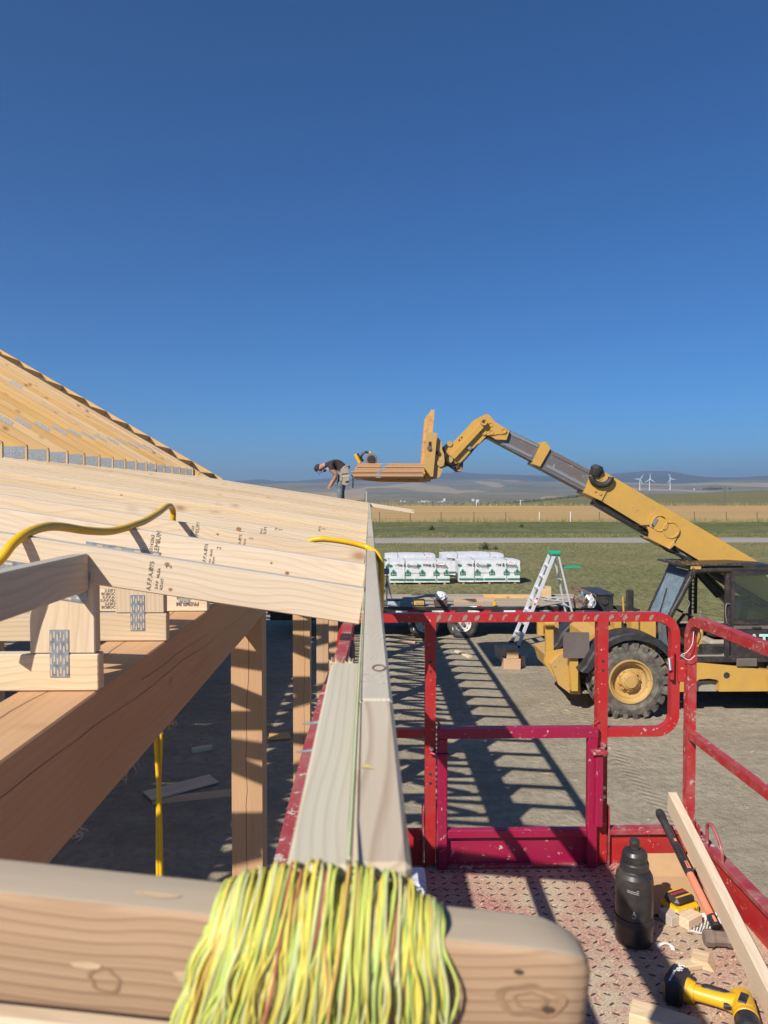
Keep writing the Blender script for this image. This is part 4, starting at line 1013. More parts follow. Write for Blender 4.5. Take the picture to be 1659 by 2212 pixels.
def paper(lab, c, rot, w, h, lines):
    Mp = Matrix.Translation(c) @ Matrix.Rotation(R(rot), 4, 'Z'); o = MB(); v = []
    for i in range(7):
        for j in range(5): v.append((-w/2+w*i/6, -h/2+h*j/4, 0.004+0.004*math.sin(i*1.3+j*0.8)))
    o.add(v, [(i*5+j, (i+1)*5+j, (i+1)*5+j+1, i*5+j+1) for i in range(6) for j in range(4)], 0, True)
    p = tag(o.build('instruction_sheet', M['paper'], None, Mp), lab, 'paper')
    for k in range(lines):
        yy = h/2-0.012-k*(h-0.02)/lines
        mb = MB(); mb.box((-w/2+0.01, yy-0.0012, 0.0095), (-w/2+0.01+(w-0.02)*random.uniform(0.5, 1), yy+0.0012, 0.0098)); mb.build('print_line', M['ink'], p, Mp)
    return p
paper('crumpled printed sheet under the sledge hammer handle', gnd(1525, 1995, FZ), 58, 0.19, 0.10, 8)
paper('printed sheet tucked between the leaning lumber and the toe board', gnd(1602, 1958, FZ)+Vector((0.02, 0.08, 0)), 75, 0.2, 0.09, 7)
def offcut(lab, xd, yd, size, rot, mat='spf', tilt=0, wedge=False):
    p = gnd(xd, yd, FZ); Mo = Matrix.Translation((p.x, p.y, FZ+0.002)) @ Matrix.Rotation(R(rot), 4, 'Z') @ Matrix.Rotation(R(tilt), 4, 'Y')
    mb = MB(); a, b, c = size
    if wedge: mb.prism([(-a/2, 0), (a/2, 0), (a*0.2, c), (-a/2, c)], -b/2, b/2)
    else: mb.bbox((-a/2, -b/2, 0), (a/2, b/2, c), 0.002)
    return tag(mb.build('wood_offcut', M[mat], None, Mo), lab, 'wood block')
offcut('small grey-topped wood block right of the black jug', 1446, 1992, (0.045, 0.07, 0.038), 20, 'spf_top')
offcut('square wood block just in front of the yellow battery', 1487, 1996, (0.085, 0.06, 0.038), 32)
offcut('flat wood wedge beside the hammer head', 1520, 2085, (0.075, 0.06, 0.03), -30, 'spf', 0, True)
offcut('thin wood shim behind the drill handle', 1495, 2090, (0.10, 0.04, 0.018), 10, 'spf')
offcut('lone curled wood chip on the tread floor', 1447, 2158, (0.034, 0.015, 0.012), -25, 'spf')
offcut('pale lumber end at the bottom edge below the drill', 1436, 2222, (0.20, 0.075, 0.038), -28, 'spf')
rgm = MB(); pr_ = gnd(1437, 2052, FZ); v = []
for i in range(13):
    a = R(-20+250*i/12)
    for r_ in (0.020, 0.033): v.append((pr_.x+r_*math.cos(a), pr_.y+r_*math.sin(a), FZ+0.004+0.006*math.sin(i*0.5)))
rgm.add(v, [(2*i, 2*i+2, 2*i+3, 2*i+1) for i in range(12)])
tag(rgm.build('torn_label_ring', M['paper']), 'torn grey paper ring on the floor by the drill battery', 'paper')

# cordless drill lying on its side
pd0 = gnd(1470, 2160, FZ)
Md = Matrix.Translation((pd0.x, pd0.y, FZ)) @ Matrix.Rotation(R(-38), 4, 'Z')
dr_ = thing('cordless_drill', 'yellow and black cordless drill lying on its side at the lower right', 'drill', Md.translation)
rbox((-0.042, -0.055, 0.003), (0.018, 0.058, 0.082), 0.009).build('battery', M['toolblack'], dr_, Md)
batt = dr_.children[-1]
rbox((-0.0435, -0.04, 0.02), (-0.0415, 0.035, 0.062), 0.0003).build('battery_label', M['greyprint'], batt, Md)
R3 = Md.to_3x3()
lettering('battery_print', '5Ah', 0.026, M['white'], Md @ Vector((-0.012, 0.036, 0.0826)), R3 @ Vector((0, -1, 0)), R3 @ Vector((1, 0, 0)), batt, bold=0.0006)
lettering('battery_print', 'XR LITHIUM ION', 0.0085, M['white'], Md @ Vector((-0.022, -0.018, 0.0826)), R3 @ Vector((0, -1, 0)), R3 @ Vector((1, 0, 0)), batt, bold=0.0003)
lettering('battery_print', 'DeWALT', 0.014, M['white'], Md @ Vector((-0.0440, -0.002, 0.041)), R3 @ Vector((0, -1, 0)), (0, 0, 1), batt, bold=0.0003)
MB().tube([(0.018, 0, 0.042), (0.045, 0.0, 0.042)], [0.036, 0.030], 14).build('battery_shoe', M['dyellow'], dr_, Md)
MB().tube(resample([(0.03, 0.0, 0.042), (0.075, 0.002, 0.044), (0.125, 0.010, 0.045), (0.165, 0.018, 0.045)], 4), [0.026, 0.025, 0.024, 0.0225, 0.022, 0.022, 0.022, 0.0225, 0.023, 0.025, 0.028, 0.030, 0.033], 14).build('handle', M['dyellow'], dr_, Md)
MB().tube(resample([(0.06, 0.014, 0.055), (0.10, 0.022, 0.056), (0.14, 0.03, 0.056)], 4), [0.012, 0.016, 0.0165, 0.016, 0.015, 0.015, 0.015, 0.014, 0.011], 12).build('grip_rubber', M['toolblack'], dr_, Md)
bd = Vector((0.35, -1.0, 0)).normalized(); b0 = Vector((0.165, 0.065, 0.046))
MB().lathe([(0, 0.0), (0, 0.026), (0.008, 0.034), (0.05, 0.0365), (0.09, 0.036), (0.094, 0.033)], b0, bd, 24).build('motor_body', M['dyellow'], dr_, Md)
MB().lathe([(0.094, 0.033), (0.096, 0.037), (0.112, 0.037), (0.114, 0.034)], b0, bd, 24).build('torque_ring', M['dyellow'], dr_, Md)
MB().lathe([(0.114, 0.034), (0.117, 0.0365), (0.15, 0.036), (0.165, 0.032), (0.175, 0.026), (0.21, 0.024), (0.24, 0.020), (0.255, 0.012), (0.255, 0.0)], b0, bd, 24).build('nose_boot', M['toolblack'], dr_, Md)
rbox((0.172, -0.022, 0.079), (0.196, 0.028, 0.0842), 0.002).build('name_plate', M['toolblack'], dr_, Md)
MB().tube([(0.150, -0.004, 0.045), (0.132, -0.014, 0.045)], [0.012, 0.009], 10).build('trigger', M['toolblack'], dr_, Md)

# sawdust and chips
mb = MB(); rg = random.Random(31)
for i in range(1500):
    x = rg.uniform(0.25, 1.36); y = rg.uniform(2.2, 3.1)
    if rg.random() > (0.3+0.7*(x/1.4)): continue
    a = rg.uniform(0, 6.28); l = rg.uniform(0.002, 0.007); w = rg.uniform(0.001, 0.0025); u = Vector((math.cos(a), math.sin(a), rg.uniform(-.25, .25))); n_ = Vector((-math.sin(a), math.cos(a), 0))
    p = Vector((x, y, FZ+0.0025+rg.uniform(0, 0.002)))
    mb.add([p-u*l-n_*w, p+u*l-n_*w, p+u*l+n_*w, p-u*l+n_*w], [(0, 1, 2, 3)])
tag(mb.build('sawdust', M['spf'], None, I4), 'pale sawdust and chips strewn over the platform floor', 'sawdust', kind='stuff')
# ================================================================== TELEHANDLER
M['cat'] = paint('machine_yellow', (0.53, 0.305, 0.062), (0.30, 0.19, 0.08), 0.30, 0.42, 2.6, (0.20, 0.13, 0.08), 0.055, 30)
M['catd'] = paint('dusty_machine_yellow', (0.47, 0.28, 0.075), (0.36, 0.27, 0.16), 0.6, 0.6, 3.2, (0.16, 0.11, 0.08), 0.07, 24)
M['boomsteel'] = paint('greased_boom_steel', (0.125, 0.122, 0.125), (0.15, 0.075, 0.05), 0.5, 0.45, 3.5, (0.26, 0.27, 0.28), 0.10, 9)
M['boomlight'] = paint('slide_track_steel', (0.20, 0.21, 0.235), (0.2, 0.17, 0.15), 0.5, 0.35, 5)
M['cab'] = paint('chipped_black_cab', (0.022, 0.021, 0.022), (0.12, 0.085, 0.06), 0.4, 0.45, 6, (0.14, 0.075, 0.05), 0.10, 24)
M['plate'] = paint('brown_steel_plate', (0.145, 0.115, 0.105), (0.08, 0.06, 0.055), 0.6, 0.5, 3)
M['forkrust'] = paint('worn_fork', (0.60, 0.33, 0.10), (0.22, 0.10, 0.05), 0.65, 0.55, 9)
M['dust'] = plain('cab_floor_dust', (0.30, 0.265, 0.21), 0.9, 0, 0.2, 14)
M['mudtyre'] = paint('dusty_tractor_tyre', (0.062, 0.054, 0.046), (0.29, 0.25, 0.19), 0.8, 0.85, 4.5)
def glass(name, c, alpha_mix, rough=0.05, c2=(0.45, 0.5, 0.5)):
    t = NT(name); tr_ = t.new('BsdfTransparent'); tr_.inputs['Color'].default_value = (c[0], c[1], c[2], 1)
    gl = t.new('BsdfGlossy'); gl.inputs['Roughness'].default_value = rough
    df = t.new('BsdfDiffuse'); df.inputs['Color'].default_value = (c2[0], c2[1], c2[2], 1)
    v = t.coords((1, 1, 1)); n = t.noise(v, 9, 5, 0.7)
    m0 = t.new('MixShader'); t.link(t.math('MULTIPLY', t.ramp(n, [(0.35, 0.55), (0.75, 1.0)]), alpha_mix), m0.inputs[0]); t.link(tr_.outputs[0], m0.inputs[1]); t.link(df.outputs[0], m0.inputs[2])
    fr = t.new('Fresnel'); fr.inputs['IOR'].default_value = 1.5; m1 = t.new('MixShader'); t.link(fr.outputs[0], m1.inputs[0]); t.link(m0.outputs[0], m1.inputs[1]); t.link(gl.outputs[0], m1.inputs[2])
    t.link(m1.outputs[0], t.n['Material Output'].inputs['Surface']); return t.mat
M['glass'] = glass('milky_windscreen', (0.72, 0.86, 0.95), 0.62, c2=(0.40, 0.50, 0.55))  # milky blue-grey diffuse tone mixed over the clear pane
M['gglass'] = glass('green_door_glass', (0.80, 0.96, 0.88), 0.05)
tel = thing('telehandler', 'dusty yellow telescopic handler with raised boom and open black cab', 'telehandler', (5.5, 13.3, 0))
def PD(pts, Y): return [(at(x, y, Y).x, at(x, y, Y).z) for x, y in pts]
def pr(name, pts, Y0, Y1, mat, parent=tel):
    return MB().prism(PD(pts, Y0), Y0, Y1).build(name, M[mat], parent)
BY0, BY1 = 13.12, 13.58
# --- boom
pr('outer_boom', [(1302, 1017), (1700, 1250), (1800, 1308), (1800, 1382), (1700, 1326), (1299, 1082)], BY0, BY1, 'cat')
ZB = lambda x, y: (877.7+x*0.27246, 855.7+y*0.27246)
ZG = lambda x, y: (1220+x*0.2645, 965.4+y*0.2645)          # from the right-hand close sighting
pr('boom_collar', [ZG(160, 375), ZG(300, 440), ZG(385, 275), ZG(305, 195), ZG(235, 185)], BY0-0.03, BY1+0.03, 'cat')
pr('middle_boom', [(1180, 966), (1290, 1024), (1268, 1064), (1158, 1006)], BY0+0.05, BY1-0.05, 'boomsteel')
pr('boom_collar', [ZB(1000, 535), ZB(1060, 560), ZB(1140, 420), ZB(1135, 395), ZB(1100, 358), ZB(1078, 362)], BY0, BY1, 'cat')
pr('inner_boom', [(1090, 924), (1172, 963.5), (1152, 997), (1050, 943)], BY0+0.09, BY1-0.09, 'boomsteel')
pr('slide_track', [(1104, 932), (1164, 962.5), (1162, 966), (1100, 938)], BY0+0.078, BY0+0.088, 'boomlight')
pr('slide_track', [(1072, 945), (1150, 984), (1148, 989), (1070, 952)], BY0+0.078, BY0+0.088, 'boomlight')
pr('slide_track', [(1196, 978), (1284, 1024), (1282, 1028), (1194, 983)], BY0+0.038, BY0+0.048, 'plate')
pr('slide_track', [(1182, 1003), (1266, 1047), (1264, 1053), (1180, 1009)], BY0+0.038, BY0+0.048, 'boomlight')
for x, y, w in ((1351, 610, 12), (1375, 612, 9)):
    a, b = ZB(x, y); pr('paint_patch', [(a-3, b-4), (a+2, b-3.5), (a+2, b), (a-1, b+1), (a-3, b+5), (a-5, b+4)], BY0+0.044, BY0+0.0495, 'wrap') if 'wrap' in M else None
# underside channel and hose
pr('boom_channel', [(1290, 1081), (1420, 1155), (1700, 1330), (1700, 1344), (1412, 1163), (1284, 1089)], BY0+0.08, BY1-0.08, 'cab')
# --- rubber arch guard and lamp on the outer boom tip
gx, gy = ZG(300, 262)
mb = MB(); pts = []
for i in range(13):
    a = R(172+188*i/12); c = at(gx+21*math.cos(a), gy-4-17*math.sin(a), BY0-0.06); pts.append(c)
mb.tube(pts, 0.055, 8); mb.build('rubber_guard', M['blackrub'], tel)
c = at(*ZG(262, 190), BY0-0.02); MB().lathe([(-0.1, 0.0), (-0.1, 0.10), (0.03, 0.12), (0.09, 0.07), (0.09, 0)], c, (0.35, -0.2, 0.9), 14).build('work_lamp', M['blackrub'], tel)
c2 = at(*ZG(272, 232), BY0-0.04); MB().cyl(c2, c2+Vector((0, 0.12, 0)), 0.10, n=16).build('pin_boss', M['catd'], tel)
for x, y in ((250, 358), (292, 381)):
    c = at(*ZG(x, y), BY0-0.045); MB().cyl(c, c+Vector((0, 0.02, 0)), 0.028, n=10).build('bolt', M['catd'], tel)
# --- boom lift bracket
pr('lift_bracket', [ZG(700, 560), ZG(735, 548), ZG(920, 640), ZG(938, 690), ZG(900, 770), ZG(850, 830), ZG(685, 740), ZG(690, 700), ZG(672, 655)], BY0-0.035, BY0-0.002, 'cat')
for x, y in ((780, 622), (872, 678)):
    c = at(*ZG(x, y), BY0-0.05); MB().lathe([(0.014, 0.155), (0.0, 0.150), (0.0, 0.128), (0.014, 0.122)], c, (0, 1, 0), 24).build('weld_ring', M['cat'], tel)
pr('tag_plate', [ZG(740, 580), ZG(762, 592), ZG(722, 665), ZG(702, 655)], BY0-0.05, BY0-0.036, 'boomlight')
pr('lift_bracket', [ZG(690, 735), ZG(850, 830), ZG(895, 770), ZG(900, 800), ZG(860, 835), ZG(690, 750)], BY0-0.10, BY1-0.1, 'catd')
c = at(*ZG(905, 815), BY0+0.1); d = at(*ZG(1130, 1060), BY0+0.1)
MB().cyl(c, c.lerp(d, 0.5), 0.045, n=14).build('lift_rod', M['bolt'], tel); MB().cyl(c.lerp(d, 0.35), d.lerp(d+(d-c), 0.6), 0.085, n=16).build('lift_cylinder', M['cab'], tel)
hs = [at(*ZG(220, 430), BY0), at(*ZG(330, 520), BY0-0.02), at(*ZG(470, 600), BY0-0.02), at(*ZG(590, 640), BY0), at(*ZG(690, 640), BY0-0.05)]
MB().tube(resample(hs, 6), 0.012, 6).build('hose', M['blackrub'], tel)
# --- boom head (goose neck)
ZE = lambda x, y: (899.6+x*0.13226, 877.7+y*0.13226)
head = [(1520, 400), (1290, 258), (1250, 215), (1215, 165), (1160, 125), (1100, 140), (1030, 175), (960, 215), (890, 300), (620, 580), (510, 690), (500, 720), (560, 810), (600, 870), (610, 950), (770, 890), (820, 830), (1100, 530), (1150, 480), (1220, 490), (1290, 540), (1470, 548)]
hp_ = pr('boom_head', [ZE(*p) for p in head], BY0+0.02, BY1-0.02, 'cat')
pr('head_rib', [ZE(1090, 235), ZE(1130, 310), ZE(620, 860), ZE(555, 805)], BY0-0.05, BY0+0.018, 'cat', hp_)
pr('doubler_plate', [ZE(1260, 470), ZE(1330, 455), ZE(1450, 455), ZE(1480, 420), ZE(1470, 370), ZE(1430, 345), ZE(1300, 280), ZE(1180, 220), ZE(1060, 400), ZE(1060, 460), ZE(1150, 470)], BY0+0.004, BY0+0.0185, 'cat', hp_)
for x, y, r_ in ((1215, 300, 0.040), (1110, 430, 0.042), (1225, 425, 0.042), (1430, 400, 0.046)):
    c = at(*ZE(x, y), BY0-0.006); MB().lathe([(0.012, r_), (0, r_*0.97), (0, r_*0.8), (0.010, r_*0.76)], c, (0, 1, 0), 20).build('weld_ring', M['cat'], hp_)
c = at(*ZE(1105, 255), BY0-0.09); MB().lathe([(0.05, 0.064), (0, 0.060), (0, 0.042), (0.018, 0.040), (0.018, 0.0)], c, (0, 1, 0), 22).build('pivot_pin', M['catd'], hp_)
MB().cyl(c+Vector((0, 0.012, 0)), c+Vector((0, 0.02, 0)), 0.02, n=10).build('pin_bolt', M['blackrub'], hp_)
for x, y in ((738, 510), (702, 552)):
    c = at(*ZE(x, y), BY0+0.016); MB().cyl(c, c+Vector((0, 0.003, 0)), 0.017, n=12).build('bolt_hole', M['blackrub'], hp_)
c = at(*ZE(545, 610), BY0-0.0); MB().lathe([(0.02, 0.05), (0, 0.048), (0, 0.0)], c, (0, 1, 0), 18).build('link_boss', M['catd'], hp_)
c = at(*ZE(545, 870), BY0-0.06); MB().lathe([(0.07, 0.06), (0, 0.055), (0, 0.0)], c, (0, 1, 0), 18).build('link_boss', M['catd'], hp_)
pr('small_bracket', [ZE(830, 690), ZE(855, 645), ZE(910, 670), ZE(885, 720)], BY0-0.02, BY0+0.0185, 'boomlight', hp_)
pr('tilt_lug', [ZE(555, 975), ZE(620, 930), ZE(770, 880), ZE(755, 1010), ZE(720, 1065), ZE(670, 1070), ZE(630, 1030)], BY0+0.07, BY1-0.07, 'cab')
c = at(*ZE(695, 1012), BY0+0.04); MB().lathe([(0.04, 0.052), (0, 0.050), (0, 0.03), (0.01, 0.028), (0.01, 0)], c, (0, 1, 0), 20).build('tilt_pin', M['catd'], tel)
# hydraulic hoses looping from the boom to the coupler
for k, (o1, o2) in enumerate(((0.0, 0.0), (0.06, 6), (0.12, -5))):
    P = [at(*ZE(1180, 470+o2), BY0+0.06+o1), at(*ZE(980, 640+o2), BY0+0.03+o1), at(*ZE(800, 850+o2), BY0+0.02+o1), at(*ZE(640, 985+o2), BY0+0.0+o1), at(*ZE(520, 960+o2), BY0-0.02+o1), at(*ZE(430, 880+o2), BY0-0.02+o1)]
    MB().tube(resample(P, 5), 0.016, 7).build('hydraulic_hose', M['blackrub'], tel)
for k, yo in enumerate((0, 9)):
    P = [at(1412, 1158+yo*0.5, BY0+0.1), at(1440, 1180+yo, BY0+0.05), at(1470, 1190+yo, BY0+0.05), at(1505, 1207+yo, BY0+0.1), at(1540, 1226+yo, BY0+0.15)]
    MB().tube(resample(P, 5), 0.018, 7).build('hydraulic_hose', M['blackrub'], tel)
pr('boom_seam', [(1322, 1034), (1325, 1036), (1304, 1084), (1301, 1082)], BY0-0.006, BY0-0.001, 'catd')
# --- coupler, carriage and forks
pr('coupler', [ZE(345, 500), ZE(410, 580), ZE(420, 700), ZE(450, 780), ZE(462, 940), ZE(380, 1150), ZE(330, 1180), ZE(270, 1180), ZE(290, 900), ZE(320, 620)], BY0-0.25, BY1+0.25, 'catd')
pr('coupler_link', [ZE(430, 670), ZE(515, 600), ZE(520, 680), ZE(440, 770)], BY0+0.06, BY1-0.06, 'cab')
pr('coupler_link', [ZE(440, 790), ZE(510, 700), ZE(600, 870), ZE(600, 950), ZE(450, 1000)], BY0+0.05, BY1-0.05, 'catd')
c = at(*ZE(395, 930), BY0-0.28); MB().lathe([(0.03, 0.066), (0, 0.060), (0, 0)], c, (0, 1, 0), 20).build('coupler_pin', M['catd'], tel)
c = at(*ZE(358, 762), BY0-0.28); MB().lathe([(0.03, 0.042), (0, 0.036), (0, 0)], c, (0, 1, 0), 16).build('coupler_pin', M['cab'], tel)
CY0, CY1 = 12.78, 13.92
pr('carriage_end', [ZE(200, 428), ZE(340, 435), ZE(272, 1150), ZE(200, 1145), ZE(128, 1060), ZE(160, 600)], CY0, CY0+0.03, 'catd')
pr('carriage_end', [(a, b) for a, b in [ZE(200, 428), ZE(340, 435), ZE(272, 1150), ZE(200, 1145), ZE(128, 1060), ZE(160, 600)]], CY1, CY1+0.03, 'catd')
mb = MB(); q = []
for i in range(16):
    a = 2*math.pi*i/16; q.append(at(*ZE(222+26*math.cos(a), 622+(40 if math.sin(a) > 0 else -30)+18*math.sin(a)), CY0-0.004))
mb.add(q, [tuple(range(16))]); mb.build('carriage_slot', M['cab'], tel)
c = at(*ZE(208, 680), CY0-0.03); MB().cyl(c, c+Vector((0, 0.04, 0)), 0.038, n=14).build('fork_pin', M['rustpin'] if 'rustpin' in M else M['plate'], tel)
for z in (520, 1080):
    a = at(*ZE(235, z), CY0+0.03); MB().cyl(a, a+Vector((0, CY1-CY0-0.03, 0)), 0.045, n=12).build('carriage_bar', M['catd'], tel)
for Yf in (12.88, 13.72):
    p = PD([ZE(245, 52), ZE(300, 60), ZE(262, 428), ZE(200, 1000), ZE(120, 1000), ZE(155, 560), ZE(195, 130)], 12.88)
    MB().prism(p, Yf, Yf+0.11).build('fork_shank', M['forkrust'], tel)
    zb = at(915, 1034, 12.88).z; x1 = at(924, 1034, 12.88).x; x0 = x1-1.13
    MB().prism([(x1+0.02, zb-0.05), (x1+0.02, zb+0.0), (x0, zb+0.0), (x0-0.02, zb-0.012), (x0+0.3, zb-0.045)], Yf, Yf+0.11).build('fork_blade', M['forkrust'], tel)
    MB().prism([(x1-0.06, zb-0.05), (x1+0.05, zb-0.05), (x1+0.07, zb+0.3), (x1-0.005, zb+0.3)], Yf+0.002, Yf+0.108).build('fork_heel', M['forkrust'], tel)
# --- chassis
CH0, CH1 = 12.42, 14.25
ZA = lambda x, y: (1165.1+x*0.2976, 1184.9+y*0.2976)
pr('side_frame', [ZA(905, 800), ZA(960, 890), ZA(1138, 893), ZA(1142, 965), ZA(1160, 950), ZA(1230, 944), ZA(1290, 952), ZA(1305, 968), ZA(1305, 1038), ZA(2600, 1030), ZA(2600, 885), ZA(1700, 885), ZA(1138, 893)][:12], CH0, CH0+0.12, 'cat')
pr('side_frame_low', [ZA(960, 890), ZA(1139, 893), ZA(1141, 1040), ZA(985, 1040), ZA(945, 960)], CH0, CH0+0.12, 'cat')
pr('side_frame', [ZA(905, 800), ZA(2600, 885), ZA(2600, 1030), ZA(985, 1040)], CH1-0.12, CH1, 'cat')
pr('step_well', [ZA(1142, 960), ZA(1303, 960), ZA(1303, 1036), ZA(1142, 1036)], CH0+0.125, CH0+0.3, 'dust')
c = at(*ZA(1360, 921), CH0-0.002); MB().cyl(c, c+Vector((0, 0.004, 0)), 0.055, n=16).build('frame_hole', M['blackrub'], tel)
MB().bbox((4.1, CH0+0.13, 0.75), (9.0, CH1-0.13, 1.05), 0.02).build('belly_frame', M['cab'], tel)
# axle pods and front frame
pr('front_frame', [ZA(360, 640), ZA(440, 595), ZA(462, 535), ZA(510, 560), ZA(590, 640), ZA(660, 660), ZA(840, 690), ZA(860, 790), ZA(960, 900), ZA(800, 1000), ZA(500, 1000), ZA(290, 890), ZA(360, 700)], CH0+0.30, CH1-0.30, 'cat')
for a, b, c_, d in ((545, 595, 470, 640), (668, 720, 470, 660), (735, 845, 470, 660)):
    pr('tower_post', [ZA(a, c_), ZA(b, c_), ZA(b, d), ZA(a, d)], CH0+0.32, CH0+0.55, 'cat')
pr('carrier_plate', [ZA(35, 830), ZA(50, 760), ZA(150, 738), ZA(365, 700), ZA(365, 870), ZA(290, 890), ZA(300, 1060), ZA(222, 1056), ZA(95, 918)], CH0+0.28, CH0+0.36, 'cat')
pr('carrier_plate', [ZA(80, 840), ZA(150, 770), ZA(260, 740), ZA(220, 1050), ZA(140, 990)], CH0+0.20, CH0+0.278, 'catd')
pr('carrier_plate', [ZA(35, 830), ZA(50, 760), ZA(150, 738), ZA(365, 700), ZA(365, 870), ZA(290, 890), ZA(300, 1060), ZA(222, 1056), ZA(95, 918)], CH1-0.36, CH1-0.28, 'catd')
pr('carrier_cross_tube', [ZA(60, 790), ZA(150, 770), ZA(140, 900), ZA(90, 900)], CH0+0.361, CH1-0.361, 'catd')
pr('carrier_column', [ZA(47, 540), ZA(62, 528), ZA(92, 528), ZA(102, 545), ZA(104, 745), ZA(50, 757)], CH0+0.40, CH0+0.50, 'cat')
pr('carrier_head', [ZA(-12, 520), ZA(30, 520), ZA(30, 632), ZA(-12, 625)], CH0+0.52, CH0+0.60, 'cat')
pr('carrier_head', [ZA(100, 520), ZA(140, 520), ZA(140, 628), ZA(120, 625), ZA(100, 590)], CH0+0.52, CH0+0.60, 'catd')
c = at(*ZA(35, 545), CH0+0.36); d = at(*ZA(105, 545), CH0+0.36); MB().cyl(c, d, 0.05, n=14).build('carrier_pin', M['cat'], tel)
pr('mount_post', [ZA(218, 790), ZA(282, 790), ZA(280, 1035), ZA(235, 1035)], CH0+0.05, CH0+0.18, 'cat')
pr('counter_plate', [ZA(178, 612), ZA(363, 612), ZA(363, 797), ZA(178, 795)], CH0-0.02, CH0+0.04, 'plate')
# --- wheels
def tractor_wheel(xc, yc, side):
    """side -1: outer face towards the viewer"""
    s = -side
    zc, Ro = 0.655, 0.655; W = 0.42
    o = Vector((xc, yc, zc)); axv = (0, side, 0)     # axis points outwards
    w = MB().lathe([(-W, 0.37), (-W+0.02, 0.47), (-W+0.03, 0.575), (-W+0.09, 0.632), (-0.09, 0.632), (-0.03, 0.575), (0.0, 0.47), (-0.015, 0.37)], o, axv, 44).build('wheel', M['mudtyre'], tel)
    lug = MB()
    for i in range(22):
        for h in (0, 1):
            a0 = 2*math.pi*(i+0.5*h)/22; v = []
            for s_, da in ((0.0, 0.0), (0.5, 0.13), (1.0, 0.20)):
                yy = (-0.012-s_*0.20) if h == 0 else (-W+0.012+s_*0.20)
                ro = 0.668 if s_ > 0.1 else 0.655; ri = 0.58 if s_ > 0.1 else 0.545
                for e in (-0.078, 0.078):
                    for rr in (ri, ro):
                        a = a0+da+e*(0.8 if rr == ro else 1.0); v.append((xc+rr*math.cos(a)*1.0, yc+side*yy, zc+rr*math.sin(a)))
            fs = []
            for k in range(2):
                b = 4*k; fs += [(b+1, b+3, b+7, b+5), (b, b+1, b+5, b+4), (b+2, b+6, b+7, b+3)]
            fs += [(0, 2, 3, 1), (8, 9, 11, 10)]
            lug.add(v, fs)
    tag(lug.build('tread_lug', M['mudtyre'], w), kind='stuff')
    MB().lathe([(-0.02, 0.375), (0.004, 0.37), (0.004, 0.35), (-0.03, 0.335), (-0.05, 0.30), (-0.13, 0.285), (-0.15, 0.23), (-0.12, 0.17), (-0.115, 0.13), (-0.115, 0.0)], o, axv, 40).build('rim', M['catd'], w)
    MB().lathe([(-0.118, 0.165), (-0.045, 0.150), (-0.025, 0.135), (-0.02, 0.115), (0.0, 0.105), (0.004, 0.0)], o, axv, 28).build('hub', M['catd'], w)
    for i in range(10):
        a = 2*math.pi*i/10+0.2; c = Vector((xc+0.165*math.cos(a), yc-side*0.122, zc+0.165*math.sin(a))); MB().cyl(c, c+Vector((0, side*0.055, 0)), 0.022, n=8).build('wheel_nut', M['catd'], w)
WX = (1365-797)/F*12.27+0.02
tractor_wheel(WX, 12.20, -1); tractor_wheel(WX, 14.5, 1); tractor_wheel(WX+3.1, 12.20, -1); tractor_wheel(WX+3.1, 14.5, 1)
for wx in (WX, WX+3.1): MB().cyl((wx, 12.55, 0.655), (wx, 14.2, 0.655), 0.14, n=16).build('axle', M['catd'], tel)
# --- fenders
def fender(xc, y0, y1, a0, a1, name='fender'):
    mb = MB(); v = []; n = 18
    for i in range(n+1):
        a = R(a0+(a1-a0)*i/n); r_ = 0.80 if i not in (0,) else 0.86
        for (yy, rr) in ((y0, r_-0.09), (y0, r_), (y0+0.03, r_+0.03), (y1, r_+0.03), (y1, r_), (y0+0.03, r_-0.0)):
            v.append((xc+rr*math.cos(a)*1.02, yy, 0.655+rr*math.sin(a)))
    for i in range(n):
        for j in range(6): 
            a, b = i*6+j, i*6+(j+1) % 6; mb.add([v[a], v[b], v[b+6], v[a+6]], [(0, 1, 2, 3)], 0, True)
    mb.add(v[:6], [(0, 1, 2, 3, 4, 5)]); mb.add(v[-6:], [(5, 4, 3, 2, 1, 0)])
    return mb.build(name, M['blackrub'], tel)
fender(WX+0.03, 12.17, 12.66, 168, 30); fender(WX+0.03, 14.05, 14.54, 168, 30); fender(WX+3.13, 12.17, 12.66, 150, 20)
# --- cab
CB0, CB1 = 12.45, 13.42
ZC = lambda x, y: (1371.4+x*0.17326, 1195.8+y*0.17326)
def tubeD(name, pts, Y, r, mat='cab', parent=tel, n=8, sub=4):
    P = [at(*p, Y) for p in pts]; P = resample(P, sub) if sub else P
    return MB().tube(P, r, n).build(name, M[mat], parent)
def w3(p, Y): return at(*p, Y)
nt, nb = Vector((5.49, CB0, 2.47)), Vector((5.10, CB0, 1.60)); ft, fb_ = Vector((5.50, CB1, 2.47)), Vector((5.12, CB1, 1.60))
MB().tube(resample([w3(ZC(600, 1110), CB0), w3(ZC(490, 850), CB0), w3(ZC(600, 560), CB0), w3(ZC(715, 290), CB0), w3(ZC(790, 225), CB0), w3(ZC(900, 200), CB0), w3(ZC(1210, 190), CB0)][0:1]+[nb, nb.lerp(nt, 0.5), nt-Vector((0.02, 0, 0.09)), nt+Vector((0.06, 0, 0.015)), nt+Vector((0.6, 0, 0.035)), nt+Vector((1.3, 0, 0.04)), nt+Vector((1.42, 0, -0.02)), nt+Vector((1.48, 0, -0.16)), nt+Vector((1.50, 0, -0.9))], 4), 0.050, 8).build('roll_bar', M['cab'], tel)
